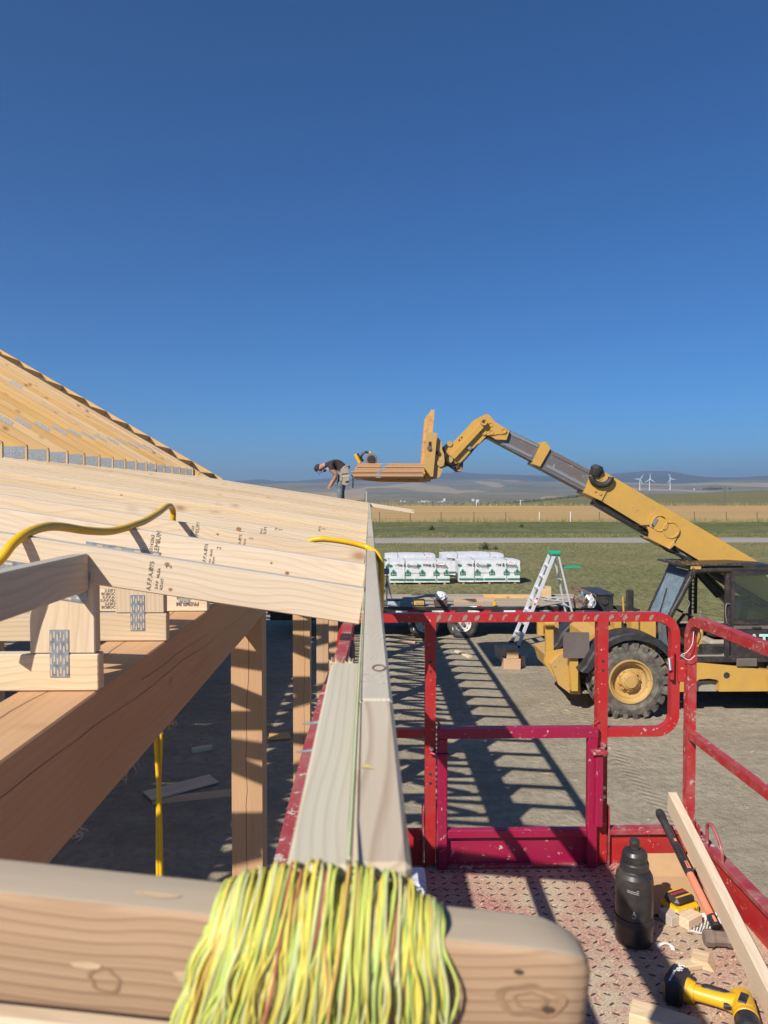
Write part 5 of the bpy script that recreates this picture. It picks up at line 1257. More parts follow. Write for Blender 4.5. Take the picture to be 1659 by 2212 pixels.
MB().tube(resample([w3(ZC(600, 1110), CB1)][0:0]+[fb_-Vector((0, 0, 0.2)), fb_, ft-Vector((0.02, 0, 0.09)), ft+Vector((0.06, 0, 0.015)), ft+Vector((0.6, 0, 0.035)), ft+Vector((1.3, 0, 0.04)), ft+Vector((1.45, 0, -0.1)), ft+Vector((1.50, 0, -0.9))], 4), 0.038, 8).build('roll_bar', M['cab'], tel)
# windscreen, seen obliquely
def quad(name, a, b, c, d, mat, th, parent=tel):
    n_ = (b-a).cross(d-a).normalized()*th; mb = MB(); v = [a, b, c, d, a+n_, b+n_, c+n_, d+n_]
    mb.add(v, [(3, 2, 1, 0), (4, 5, 6, 7), (0, 1, 5, 4), (1, 2, 6, 5), (2, 3, 7, 6), (3, 0, 4, 7)]); return mb.build(name, M[mat], parent)
def wl_(u, k): return nb.lerp(nt, k)*(1-u)+fb_.lerp(ft, k)*u+Vector((-0.02, 0, 0))
ws = quad('windscreen', wl_(0.08, 0.03), wl_(0.94, 0.03), wl_(0.94, 0.88), wl_(0.08, 0.88), 'glass', 0.006)
for (u0, u1, k0, k1) in ((0.03, 0.10, 0.0, 0.92), (0.93, 1.0, 0.0, 0.92), (0.03, 1.0, 0.88, 1.02), (0.03, 1.0, -0.04, 0.035)):
    quad('screen_frame', wl_(u0, k0)+Vector((-0.012, 0, 0)), wl_(u1, k0)+Vector((-0.012, 0, 0)), wl_(u1, k1)+Vector((-0.012, 0, 0)), wl_(u0, k1)+Vector((-0.012, 0, 0)), 'cab', 0.03, ws)
quad('lower_screen', Vector((5.12, CB0+0.05, 1.10)), Vector((5.12, CB1-0.05, 1.10)), wl_(0.95, -0.05), wl_(0.06, -0.05), 'brownglass' if 'brownglass' in M else 'glass', 0.006)
quad('wiper', wl_(0.4, 0.05)-Vector((0.02, 0, 0)), wl_(0.44, 0.05)-Vector((0.02, 0, 0)), wl_(0.64, 0.6)-Vector((0.02, 0, 0)), wl_(0.61, 0.6)-Vector((0.02, 0, 0)), 'blackrub', 0.01)
# front corner below the screen, both sides
MB().tube([nb, Vector((5.20, CB0, 1.25)), Vector((5.22, CB0, 1.02))], 0.035, 8).build('door_sill_post', M['cab'], tel)
# roof and perforated visor
MB().prism([(5.47, 2.50), (5.47, 2.545), (5.62, 2.60), (6.4, 2.615), (6.95, 2.58), (6.98, 2.50)], CB0+0.02, CB1-0.02).build('roof', M['cab'], tel)
vm = MB(); vm.box((5.28, CB0-0.06, 2.575), (6.35, CB1+0.02, 2.60)); vis = vm.build('roof_visor', M['cab'], tel)
pm = MB(); rg = random.Random(6)
for i in range(13):
    for j in range(5):
        x = 5.32+0.08*i+0.02*(j % 2); y = CB0-0.02+0.2*j
        if rg.random() < 0.75: pm.add([(x, y, 2.6012), (x+0.05, y+0.01, 2.6012), (x+0.045, y+0.07, 2.6012), (x-0.005, y+0.06, 2.6012)], [(0, 1, 2, 3)])
pm.build('visor_paint_patch', M['cat'], vis)
MB().box((5.45, CB0-0.055, 2.52), (5.62, CB0-0.02, 2.598)).build('visor_bracket', M['cat'], vis)
tubeD('grab_hook', [ZC(700, 280), ZC(720, 180), ZC(745, 210), ZC(745, 300)], CB0-0.05, 0.01)
# mid and far pillars
MB().bbox((6.07, CB0-0.02, 0.98), (6.15, CB0+0.05, 2.50), 0.01).build('door_post', M['cab'], tel)
MB().bbox((5.85, CB1-0.06, 1.05), (5.90, CB1, 2.50), 0.008).build('far_post', M['cab'], tel)
MB().bbox((5.95, CB1-0.06, 1.60), (6.00, CB1, 2.50), 0.008).build('far_post', M['cab'], tel)
for i in range(11): MB().bbox((5.90, CB1-0.05, 1.68+0.07*i), (5.95, CB1-0.03, 1.70+0.07*i), 0.003).build('ladder_rung', M['cab'], tel)
MB().bbox((5.55, CB1-0.03, 1.05), (7.0, CB1+0.0, 1.42), 0.01).build('far_side_panel', M['cab'], tel)
# door with glass and letters
dY = CB0-0.05
def fr_rect(x0, x1, z0, z1, w, y0, y1, name, mat, parent):
    mb = MB(); mb.box((x0, y0, z0), (x0+w, y1, z1)); mb.box((x1-w, y0, z0), (x1, y1, z1)); mb.box((x0+w, y0, z0), (x1-w, y1, z0+w)); mb.box((x0+w, y0, z1-w), (x1-w, y1, z1)); return mb.build(name, mat, parent)
door = MB().bbox((6.16, dY, 1.00), (6.95, dY+0.05, 1.58), 0.012).build('door', M['cab'], tel)
fr_rect(6.14, 6.97, 1.581, 2.49, 0.07, dY, dY+0.05, 'door_frame', M['cab'], door)
MB().box((6.211, dY+0.022, 1.652), (6.899, dY+0.028, 2.419)).build('door_glass', M['gglass'], door)
MB().bbox((6.19, dY-0.012, 1.50), (6.93, dY-0.001, 1.555), 0.004).build('door_trim', M['plate'], door)
MB().bbox((6.5, dY-0.035, 1.515), (6.66, dY-0.0125, 1.54), 0.006).build('door_latch', M['blackrub'], door)
M['teal'] = plain('pale_teal_print', (0.45, 0.68, 0.60), 0.5)
zt = at(1635, 1384, dY).z; xt_ = at(1621, 1384, dY).x
lettering('door_letters', 'CAT', 0.27, M['teal'], (at(1627, 1384, dY).x, dY-0.003, zt), (1, 0, 0), (0, 0, 1), door, bold=0.010, stretch=1.0)
# inside
MB().bbox((5.22, CB0-0.02, 0.985), (7.0, CB1, 1.03), 0.01).build('cab_floor', M['dust'], tel)
MB().bbox((5.2, CB0-0.045, 0.93), (7.0, CB0-0.021, 1.032), 0.008).build('cab_sill', M['cab'], tel)
MB().bbox((5.95, CB0+0.28, 1.03), (6.6, CB1-0.2, 1.24), 0.05).build('seat_box', M['dust'], tel)
MB().bbox((5.75, CB0+0.12, 1.03), (6.2, CB0+0.3, 1.18), 0.02).build('heater_box', M['cab'], tel)
MB().bbox((5.98, CB0+0.25, 1.301), (6.5, CB1-0.25, 1.40), 0.04).build('seat_cushion', M['blackplast'], tel)
mb = MB(); mb.prism([(6.38, 1.38), (6.52, 1.38), (6.66, 1.95), (6.60, 1.98), (6.50, 1.94)], CB0+0.28, CB1-0.28); mb.build('seat_back', M['seatg'] if 'seatg' in M else M['blackplast'], tel)
MB().bbox((5.20, CB0+0.22, 1.03), (5.40, CB1-0.1, 1.42), 0.04).build('dashboard', M['dust'], tel)
MB().bbox((5.62, CB1-0.35, 1.03), (6.0, CB1-0.05, 1.36), 0.03).build('side_console', M['catd'], tel)
MB().tube([(5.38, 12.95, 1.40), (5.58, 12.95, 1.66)], 0.03, 8).build('steering_column', M['blackrub'], tel)
cw = Vector((5.59, 12.95, 1.68)); axw = Vector((0.5, 0, 1)).normalized(); u_ = Vector((0, 1, 0)); v_w = axw.cross(u_)
sw = MB(); sw.tube([cw+(u_*math.cos(a)+v_w*math.sin(a))*0.19 for a in [2*math.pi*i/24 for i in range(24)]], 0.014, 8, closed=True); stw = sw.build('steering_wheel', M['blackrub'], tel)
for i in range(3):
    a = 2*math.pi*i/3; MB().tube([cw, cw+(u_*math.cos(a)+v_w*math.sin(a))*0.18], 0.010, 6).build('spoke', M['blackrub'], stw)
kp = at(*ZC(822, 745), 12.75); MB().lathe([(-0.05, 0.012), (0, 0.014), (0.015, 0.028), (0.04, 0.026), (0.05, 0)], kp, (0, 0, 1), 12).build('spinner_knob', M['bolt'], stw)
mb = MB(); mb.tube(resample([at(*ZC(650, 560), CB0), at(*ZC(680, 620), CB0-0.02), at(*ZC(655, 690), CB0-0.03), at(*ZC(640, 735), CB0-0.02), at(*ZC(600, 740), CB0)], 4), 0.009, 6); mb.build('grab_handle', M['steel'], tel)
mb = MB(); mb.tube(resample([at(*ZC(1195, 630), CB0-0.03), at(*ZC(1140, 635), CB0-0.06), at(*ZC(1132, 760), CB0-0.06), at(*ZC(1150, 870), CB0-0.04)], 4), 0.010, 6); mb.build('grab_handle', M['steel'], tel)
mb = MB()
for i in range(4):
    c = at(*ZC(1170, 1275), CB0+0.06); mb.tube([(c.x+(0.09-0.012*i)*math.cos(a), c.y+0.01*i+0.03*math.sin(a), c.z+(0.055-0.008*i)*math.sin(a)) for a in [2*math.pi*k/18 for k in range(18)]], 0.010, 6, closed=True)
mb.build('rope_coil', plain('white_rope', (0.62, 0.58, 0.50), 0.9), tel)
MB().bbox((6.25, CH0-0.045, 0.86), (6.60, CH0-0.005, 1.0), 0.012).build('step_plate', M['plate'], tel)
# engine deck, counterweight and boom pivot at the rear (right, out of the picture)
MB().bbox((6.95, 12.75, 1.05), (9.3, 14.2, 1.75), 0.08).build('engine_hood', M['cat'], tel)
MB().bbox((8.9, 12.5, 0.6), (9.5, 14.2, 1.5), 0.08).build('counterweight', M['cat'], tel)
MB().prism([(8.2, 1.2), (8.9, 1.2), (8.9, 1.9), (8.5, 2.1), (8.2, 1.9)], BY0-0.1, BY1+0.1).build('boom_tower', M['cat'], tel)
pv = at(1740, 1300, BY0); MB().tube([pv, Vector((8.6, (BY0+BY1)/2, 1.7))], 0.22, 4, sq=True).build('boom_root', M['cat'], tel)
# far side lift arm seen through the cab, mirror on a stalk
a = at(*ZC(840, 260), 13.75); b = at(*ZC(1240, 660), 13.75); d_ = (b-a)
MB().tube([a+d_*0.12, b+d_*1.2], 0.11, 4, sq=True).build('compensating_cylinder', M['catd'], tel)
MB().tube([a, a+d_*0.14], 0.07, 10).build('cylinder_rod_end', M['cab'], tel)
MB().tube([at(*ZA(600, 390), 14.0), at(*ZA(655, 388), 14.0)], 0.012, 6).build('mirror_arm', M['cab'], tel)
q0 = at(*ZA(655, 388), 14.0); MB().bbox((q0.x-0.075, q0.y-0.03, q0.z-0.27), (q0.x+0.075, q0.y+0.03, q0.z+0.24), 0.025).build('mirror', M['blackrub'], tel)
MB().tube([at(*ZA(606, 348), 14.0), at(*ZA(612, 450), 14.0), at(*ZA(618, 540), 14.0)], 0.02, 6).build('mirror_post', M['cat'], tel)

# ================================================================== SHEET STACK ON THE FORKS
SX0, SX1, SY0, SY1 = at(757, 1020, 12.14).x, at(917, 1020, 12.14).x, 12.14, 14.58
szb = at(915, 1032, 12.14).z
st_ = thing('sheet_stack', 'stack of wood sheets carried on the raised forks, blue mark on its edge', 'sheet stack', ((SX0+SX1)/2, 13.36, szb))
NSH = 11; thk = 0.0215
for i in range(NSH):
    jx = random.uniform(-0.008, 0.008); sk = (NSH-1-i)*0.007
    x0 = SX0+ (0.012*i if i > 4 else 0.05-0.01*i)+jx; x1 = SX1-sk*0.3+jx
    Ms = Matrix((Vector((0, 1, 0)), Vector((-1, 0, 0)), Vector((0, 0, 1)))).transposed().to_4x4() @ I4
    z0 = szb+i*thk
    o = board('sheet', ((x0), (SY0+SY1)/2, z0+thk/2-0.001), (x1, (SY0+SY1)/2, z0+thk/2-0.001), SY1-SY0+random.uniform(-.03, .03), thk-0.003, [M['osb']], st_, bev=0)
M['bluemark'] = plain('blue_spray', (0.16, 0.30, 0.48), 0.8, 0, 0.3, 60)
for i in range(NSH):
    z0 = szb+i*thk; xm_ = SX0+0.40+0.012*i+random.uniform(-0.02, 0.02); w = random.uniform(0.05, 0.10)
    MB().box((xm_, SY0-0.0075, z0+0.001), (xm_+w, SY0-0.0068, z0+thk-0.004)).build('blue_mark', M['bluemark'], st_)
# circular saw on top
q = at(795, 1003.0, 12.9); zs = szb+NSH*thk
cs = thing('circular_saw', 'yellow and black circular saw resting on the sheet stack', 'saw', (q.x, 12.7, zs))
X0 = at(789, 1000, 12.6).x
Mz = Matrix.Translation((X0, 12.6, zs+0.002))
MB().bbox((-0.10, -0.09, 0), (0.22, 0.09, 0.008), 0.002).build('shoe', M['rust'] if 'rust' in M else M['plate'], cs, Mz)
MB().lathe([(-0.03, 0.0), (-0.03, 0.095), (-0.02, 0.105), (0.02, 0.105), (0.03, 0.095), (0.03, 0.0)], (0.10, -0.045, 0.085), (0, 1, 0), 28).build('blade_guard', M['steel'], cs, Mz)
MB().lathe([(-0.012, 0.0), (-0.012, 0.07), (0.0, 0.075)], (0.105, -0.072, 0.075), (0, 1, 0), 24).build('lower_guard', M['toolblack'], cs, Mz)
MB().lathe([(0, 0.0), (0, 0.042), (0.09, 0.045), (0.11, 0.03), (0.11, 0)], (0.08, -0.01, 0.09), (0, 1, 0), 18).build('motor', M['dyellow'], cs, Mz)
mb = MB(); mb.tube(resample([(0.06, 0.0, 0.19), (0.0, 0.0, 0.205), (-0.05, 0.0, 0.165), (-0.07, 0.0, 0.10), (-0.03, 0.0, 0.05)], 4), 0.020, 8); mb.build('rear_handle', M['toolblack'], cs, Mz)
mb = MB(); mb.tube(resample([(0.06, 0, 0.19), (0.09, 0.0, 0.195), (0.10, 0, 0.16)], 3), 0.018, 8); mb.build('front_handle', M['dyellow'], cs, Mz)
Mr = Mz @ Matrix.Translation((-0.12, -0.02, 0.09)) @ Matrix.Rotation(R(-28), 4, 'Y')
MB().bbox((-0.035, -0.06, -0.09), (0.018, 0.06, 0.09), 0.012).build('battery', M['dyellow'], cs, Mr)
MB().bbox((0.019, -0.055, -0.075), (0.05, 0.055, 0.085), 0.008).build('battery_shoe', M['toolblack'], cs, Mr)

# ================================================================== WORKER
PY = 17.95; KS = PY/15.3; ps = 0.0992*PY/F                      # metres per sighting unit
def W(zx, zy, dy=0.0):
    p = at(669.2+zx*0.0992, 976.4+zy*0.0992, PY); return Vector((p.x, PY+dy*KS, p.z))
pe = thing('person', 'person in black T-shirt, jeans and tool belt bending over the far roof edge', 'person', (W(700, 420).x, PY, BT-dip(PY)))
M['skin'] = plain('sunburnt_skin', (0.42, 0.20, 0.13), 0.6, 0, 0.12, 20); M['shirt'] = plain('black_shirt', (0.030, 0.024, 0.027), 0.9, 0, 0.4, 14)
t = NT('washed_jeans'); v = t.coords((1, 1, 1), rand=False); n1 = t.noise(v, 6, 4, 0.6); n2 = t.noise(v, 45, 3)
M['jeans'] = t.out(t.mix(t.ramp(n1, [(0.4, 0.0), (0.65, 1.0)]), t.mix(n2, (0.045, 0.075, 0.12), (0.09, 0.13, 0.18)), (0.20, 0.21, 0.20)), 0.9)
joints = [  # name, position, radius, parent
    ('pelvis', W(745, 430, 0.02), (0.125, 0.15), None),
    ('waist', W(700, 330, 0.02), (0.125, 0.15), 0),
    ('chest', W(560, 255, 0.02), (0.125, 0.17), 1),
    ('upper', W(440, 255, 0.02), (0.11, 0.16), 2),
    ('neckb', W(340, 280, 0.02), (0.062, 0.062), 3),
    ('neck', W(295, 305, 0.02), (0.055, 0.055), 4),
    ('head1', W(235, 345, 0.02), (0.088, 0.075), 5),
    ('head2', W(165, 370, 0.02), (0.085, 0.078), 6),
    ('shN', W(450, 320, -0.15), (0.072, 0.07), 3),
    ('shN2', W(480, 375, -0.20), (0.064, 0.064), 8),
    ('elN', W(590, 500, -0.20), (0.048, 0.048), 9),
    ('faN', W(545, 600, -0.17), (0.044, 0.044), 10),
    ('wrN', W(480, 715, -0.12), (0.030, 0.030), 11),
    ('haN', W(455, 750, -0.10), (0.036, 0.024), 12),
    ('shF', W(445, 320, 0.19), (0.072, 0.07), 3),
    ('elF', W(560, 490, 0.24), (0.048, 0.048), 14),
    ('wrF', W(455, 690, 0.14), (0.030, 0.030), 15),
    ('haF', W(425, 745, 0.09), (0.036, 0.024), 16),
    ('hipN', W(725, 470, -0.085), (0.105, 0.10), 0),
    ('knN', W(655, 860, -0.09), (0.078, 0.075), 18),
    ('caN', W(665, 1010, -0.09), (0.066, 0.066), 19),
    ('anN', W(668, 1290, -0.09), (0.05, 0.05), 20),
    ('toN', W(560, 1325, -0.09), (0.045, 0.04), 21),
    ('hipF', W(735, 470, 0.115), (0.105, 0.10), 0),
    ('knF', W(675, 850, 0.13), (0.078, 0.075), 23),
    ('caF', W(690, 1010, 0.13), (0.066, 0.066), 24),
    ('anF', W(695, 1290, 0.13), (0.05, 0.05), 25),
    ('toF', W(590, 1325, 0.13), (0.045, 0.04), 26)]
verts = [j[1] for j in joints]; edges = [(i, j[3]) for i, j in enumerate(joints) if j[3] is not None]; radii = [(j[2][0]*KS, j[2][1]*KS) for j in joints]
def finger(base, tip, side_, curl):
    """a finger chain rooted in the palm"""
    i0 = len(verts); m = base.lerp(tip, 0.5)+curl
    verts.extend([m, tip]); edges.extend([(base_i, i0), (i0, i0+1)]); radii.extend([(0.010, 0.010), (0.008, 0.008)])
for hi, sgn in ((13, -1), (17, 1)):
    base_i = hi; b = verts[hi]
    for k in range(4):
        off_ = Vector((-0.012*k+0.018, 0.022*(k-1.5)*0.9, -0.045+0.004*k)); finger(b, b+off_+Vector((-0.035, -0.012*sgn, -0.028-0.004*(k == 1))), sgn, Vector((-0.012, 0.0, 0.006)))
    finger(b, b+Vector((-0.055, -0.03*sgn, 0.005)), sgn, Vector((-0.008, -0.012*sgn, 0.006)))
me = bpy.data.meshes.new('body'); me.from_pydata([tuple(p) for p in verts], edges, []); 
bo_ = bpy.data.objects.new('body_rig', me); col.objects.link(bo_)
sk = bo_.modifiers.new('skin', 'SKIN'); sk.use_smooth_shade = True; sk.branch_smoothing = 0.4
for i, r_ in enumerate(radii): me.skin_vertices[0].data[i].radius = r_
me.skin_vertices[0].data[0].use_root = True
ss = bo_.modifiers.new('sub', 'SUBSURF'); ss.levels = 2; ss.render_levels = 2
dg = bpy.context.evaluated_depsgraph_get(); bm_ = bpy.data.meshes.new_from_object(bo_.evaluated_get(dg)); bpy.data.objects.remove(bo_)
bm_.materials.clear()
for m_ in ('skin', 'shirt', 'jeans', 'boot'): bm_.materials.append(M[m_] if m_ in M else M['blackplast'])
W00 = W(0, 0)
inv_at = lambda p: ((p.x-W00.x)/ps, (W00.z-p.z)/ps)
for poly in bm_.polygons:
    c = poly.center; zx, zy = inv_at(c); near_arm = False
    if zy > 1255: mi = 3
    elif zx > 575+0 and zy > 395+max(0, (720-zx)*0.55) and not (zx < 640 and zy < 560): mi = 2
    elif zx < 330: mi = 0
    elif zy > 395 and zx < 640: mi = 0
    else: mi = 1
    poly.material_index = mi; poly.use_smooth = True
bod = bpy.data.objects.new('body', bm_); place(bod, I4, pe)
# cap, ear, nose, beard
cap = MB(); hc_ = W(170, 375, 0.02)
ctr = W(178, 352, 0.02); hdv = (W(120, 310, 0.02)-W(230, 370, 0.02)).normalized()
capf = MB(); prof = [(-0.018, 0.097), (0.02, 0.097), (0.055, 0.086), (0.08, 0.06), (0.092, 0.03), (0.095, 0.0)]
capf.lathe(prof, ctr, hdv, 20); M['capb'] = plain('dark_cap', (0.028, 0.03, 0.033), 0.85, 0, 0.4, 30)
hat = capf.build('cap', M['capb'], pe)
bdir = (W(225, 520)-W(150, 440)).normalized(); bb0 = W(165, 440, 0.02)
br = MB(); sidev = Vector((0, 1, 0))
v = []
for s_, w in ((0.0, 0.075), (0.05, 0.068), (0.085, 0.03)):
    for e in (-1, 1):
        p = bb0+bdir*s_+sidev*w*e; v += [p, p+bdir.cross(sidev)*0.006]
br.add(v, [(0, 2, 6, 4), (5, 7, 3, 1), (4, 6, 10, 8), (9, 11, 7, 5), (0, 4, 5, 1), (2, 3, 7, 6), (4, 8, 9, 5), (6, 7, 11, 10), (8, 10, 11, 9)]); br.build('cap_brim', M['capb'], hat)
ear = MB(); ear.lathe([(0, 0.0), (0, 0.022), (0.012, 0.018), (0.012, 0)], W(218, 360, -0.052), (0, -1, 0.1), 10); ear.build('ear', M['skin'], pe)
nse = MB(); nse.tube([W(262, 420, 0.02), W(248, 452, 0.02), W(270, 448, 0.02)], [0.012, 0.013, 0.008], 6); nse.build('nose', M['skin'], pe)
brd = MB(); brd.tube([W(300, 395, 0.02), W(322, 400, 0.02), W(330, 375, 0.02)], [0.045, 0.046, 0.035], 8); brd.build('beard', plain('dark_beard', (0.05, 0.03, 0.022), 0.9), pe)
ey = MB(); ey.tube([W(232, 408, -0.03), W(238, 412, -0.034)], [0.009, 0.007], 6); ey.tube([W(232, 408, 0.06), W(238, 412, 0.064)], [0.009, 0.007], 6); ey.build('eyes', M['capb'], pe)
M['print_'] = plain('grey_sleeve_print', (0.30, 0.29, 0.25), 0.9, 0, 0.6, 60)
mb = MB(); q = [W(375, 350, -0.262), W(410, 340, -0.268), W(440, 385, -0.275), W(425, 410, -0.27), W(395, 395, -0.268)]; mb.add(q, [(0, 1, 2, 3, 4)]); mb.build('sleeve_print', M['print_'], pe)
# tool belt hanging from the hips
M['canvas'] = plain('tan_tool_pouch', (0.34, 0.28, 0.21), 0.9, 0, 0.35, 18)
belt = MB(); belt.tube([W(690, 400, -0.12), W(760, 330, -0.13), W(850, 300, -0.05), W(860, 330, 0.1), W(760, 400, 0.18), W(680, 430, 0.12), W(665, 420, 0.0)], 0.024, 8, closed=True); bel = belt.build('tool_belt', M['canvas'], pe)
def pouch(pts, d0, d1, nm='pouch', mat='canvas'):
    MB().prism([(W(*p).x, W(*p).z) for p in pts], PY+d0*KS, PY+d1*KS).build(nm, M[mat], bel)
pouch([(680, 380), (830, 330), (850, 450), (800, 470), (700, 480)], -0.20, -0.13)
pouch([(670, 480), (705, 500), (705, 640), (655, 620), (660, 560)], -0.19, -0.13)
pouch([(720, 560), (860, 560), (865, 640), (850, 710), (770, 725), (710, 705)], -0.225, -0.13)
pouch([(720, 480), (830, 470), (860, 555), (720, 556)], -0.18, -0.13)
pouch([(780, 640), (855, 625), (850, 665), (790, 675)], -0.232, -0.2251, 'pouch_dark_flap', 'blackrub')  # thin black piece on the front of the pouch
MB().tube([W(905, 500, -0.12), W(945, 540, -0.12), W(940, 780, -0.12)], 0.014, 4).build('hammer_strap', M['capb'], bel)
MB().tube([W(700, 540, -0.235), W(800, 528, -0.24), W(890, 515, -0.2)], 0.005, 5).build('chalk_string', M['white'], bel)
# plank he stands on
tag(board('walk_plank', (-0.72, 17.5, BT+0.018-dip(17.5)), (-0.72, 18.4, BT+0.018-dip(18.4)), 0.28, 0.038, [M['spf']]), 'plank laid on the beam under the worker, hidden by the roof', 'plank')
# ================================================================== TRAILER
M['blacksteel'] = paint('black_trailer_steel', (0.022, 0.022, 0.024), (0.14, 0.12, 0.10), 0.35, 0.45, 4)
M['rust'] = paint('rusty_steel', (0.20, 0.12, 0.08), (0.10, 0.07, 0.05), 0.6, 0.7, 14)
M['tyre'] = paint('trailer_tyre', (0.035, 0.034, 0.033), (0.16, 0.145, 0.12), 0.7, 0.75, 6)
M['rimw'] = paint('white_steel_rim', (0.55, 0.53, 0.49), (0.25, 0.2, 0.16), 0.5, 0.5, 9)
TX0, TX1, TY0, TY1, DZ = -2.6, 5.9, 19.0, 21.35, 0.86
tr = thing('flatbed_trailer', 'black flatbed trailer with grey plank deck and red-white marker tape', 'trailer', (1.5, 20.2, 0))
npl = 15
for i in range(npl):
    y0 = TY0+0.05+(TY1-TY0-0.1)*i/npl
    board('deck_plank', (TX0, y0+0.073, DZ-0.02+random.uniform(-.003, .003)), (TX1, y0+0.073, DZ-0.02), 0.143, 0.04, [M['oldwood']], tr, bev=0.003)
MB().bbox((TX0, TY0-0.02, DZ-0.17), (TX1, TY0+0.045, DZ-0.005), 0.006).build('side_rail', M['blacksteel'], tr)
MB().bbox((TX0, TY1-0.045, DZ-0.17), (TX1, TY1+0.02, DZ-0.005), 0.006).build('side_rail', M['blacksteel'], tr)
for i in range(8): MB().box((TX0+0.4+i*0.95, TY0+0.05, DZ-0.19), (TX0+0.48+i*0.95, TY1-0.05, DZ-0.045)).build('cross_member', M['blacksteel'], tr)
for y in (TY0+0.5, TY1-0.5): MB().bbox((TX0, y-0.05, DZ-0.42), (TX1+0.6, y+0.05, DZ-0.2), 0.01).build('main_beam', M['blacksteel'], tr)
M['tapew'] = plain('white_reflector', (0.75, 0.75, 0.74), 0.4); M['taper'] = plain('red_reflector', (0.60, 0.02, 0.03), 0.35)
x = at(860, 1320, TY0).x
x = TX0+0.5; k = 0
while x < TX1-0.5:
    MB().box((x, TY0-0.024, DZ-0.165), (x+0.30, TY0-0.0205, DZ-0.10)).build('marker_tape', M['tapew'], tr)
    MB().box((x+0.302, TY0-0.024, DZ-0.165), (x+0.60, TY0-0.0205, DZ-0.10)).build('marker_tape', M['taper'], tr)
    x += 0.93
def trailer_wheel(xc, yc):
    w = MB().lathe([(-0.02, 0.215), (-0.015, 0.25), (-0.02, 0.33), (0.01, 0.385), (0.04, 0.40), (0.17, 0.40), (0.2, 0.385), (0.22, 0.33), (0.21, 0.22)], (xc, yc, 0.40), (0, 1, 0), 36).build('wheel', M['tyre'], tr)
    MB().lathe([(0.03, 0.0), (0.03, 0.045), (0.055, 0.06), (0.06, 0.11), (0.035, 0.15), (0.03, 0.185), (0.0, 0.20), (-0.018, 0.225), (0.0, 0.23)], (xc, yc, 0.40), (0, 1, 0), 30).build('rim', M['rimw'], w)
    MB().lathe([(-0.03, 0.0), (-0.03, 0.04), (0.04, 0.05)], (xc, yc, 0.40), (0, 1, 0), 16).build('hub', M['steel'], w)
    for i in range(8):
        a = 2*math.pi*i/8
        MB().cyl((xc+0.165*math.cos(a), yc+0.024, 0.40+0.165*math.sin(a)), (xc+0.165*math.cos(a), yc+0.030, 0.40+0.165*math.sin(a)), 0.018, n=10).build('vent_hole', M['blackrub'], w)
    lettering('tyre_mark', '~', 0.09, M['white'], (xc-0.235, yc-0.0285, 0.33), (0.3, 0, 1), (-1, 0, 0.3), w) if False else None
    mk = MB(); mk.box((xc-0.275, yc-0.024, 0.24), (xc-0.255, yc-0.0215, 0.31)); mk.build('sidewall_mark', M['white'], w)
for xd in (916, 1001):
    xc = (xd-797)/F*19.1; trailer_wheel(xc, TY0+0.08); trailer_wheel(xc, TY1-0.3)
# headboard rack and tongue
xr = at(1243, 1310, 20.2).x
mb = MB()
mb.tube([(TX1-0.02, TY0+0.1, DZ+0.24), (TX1-0.02, TY1-0.1, DZ+0.24)], 0.05, 4, sq=True)
for y in (TY0+0.12, TY0+0.8, TY0+1.5, TY1-0.12): mb.tube([(TX1-0.02, y, DZ-0.05), (TX1-0.02, y, DZ+0.21)], 0.035, 4, sq=True)
mb.build('head_rack', M['rust'], tr)
mb = MB()
for s in (-1, 1): mb.tube([(TX1, 20.2+s*0.9, DZ-0.25), (TX1+1.5, 20.2+s*0.08, DZ-0.3)], 0.07, 4, sq=True)
mb.build('tongue', M['blacksteel'], tr)
MB().cyl((TX1+1.3, 20.2, 0.0), (TX1+1.3, 20.2, DZ+0.05), 0.045, n=12).build('tongue_jack', M['blacksteel'], tr)
tb = thing('tool_chest', 'black lidded tool chest on the trailer tongue', 'tool chest', (TX1+0.45, 20.0, DZ-0.22))
MB().bbox((TX1+0.12, 19.55, DZ-0.22), (TX1+0.62, 20.85, DZ+0.18), 0.02).build('chest_body', M['blacksteel'], tb)
MB().bbox((TX1+0.10, 19.53, DZ+0.185), (TX1+0.64, 20.87, DZ+0.25), 0.02).build('chest_lid', M['blacksteel'], tb)
mb = MB(); mb.tube(resample([(TX1+0.30, 19.545, DZ+0.1), (TX1+0.29, 19.50, DZ+0.0), (TX1+0.44, 19.50, DZ+0.0), (TX1+0.43, 19.545, DZ+0.1)], 4), 0.012, 6); mb.build('handle', M['blackrub'], tb)
def on_deck(xd, yd): 
    p = gnd(xd, yd, DZ+0.002); return p
# cargo on the deck
p = on_deck(905, 1310)
rd = thing('job_site_radio', 'yellow and black job-site radio on the trailer deck', 'radio', p)
rbox((p.x-0.15, p.y, p.z), (p.x+0.15, p.y+0.17, p.z+0.18), 0.03).build('body', M['toolblack'], rd)
rbox((p.x-0.13, p.y-0.012, p.z+0.035), (p.x+0.13, p.y-0.001, p.z+0.145), 0.02).build('front_panel', M['dyellow'], rd)
rbox((p.x-0.158, p.y-0.01, p.z+0.01), (p.x-0.12, p.y+0.03, p.z+0.17), 0.012).build('corner_guard', M['toolblack'], rd)
rbox((p.x+0.12, p.y-0.01, p.z+0.01), (p.x+0.158, p.y+0.03, p.z+0.17), 0.012).build('corner_guard', M['toolblack'], rd)
rbox((p.x-0.15, p.y+0.01, p.z+0.15), (p.x+0.15, p.y+0.1, p.z+0.185), 0.015).build('top_handle', M['toolblack'], rd)
rbox((p.x-0.10, p.y-0.016, p.z+0.06), (p.x+0.10, p.y-0.0125, p.z+0.11), 0.003).build('name_plate', M['toolblack'], rd)
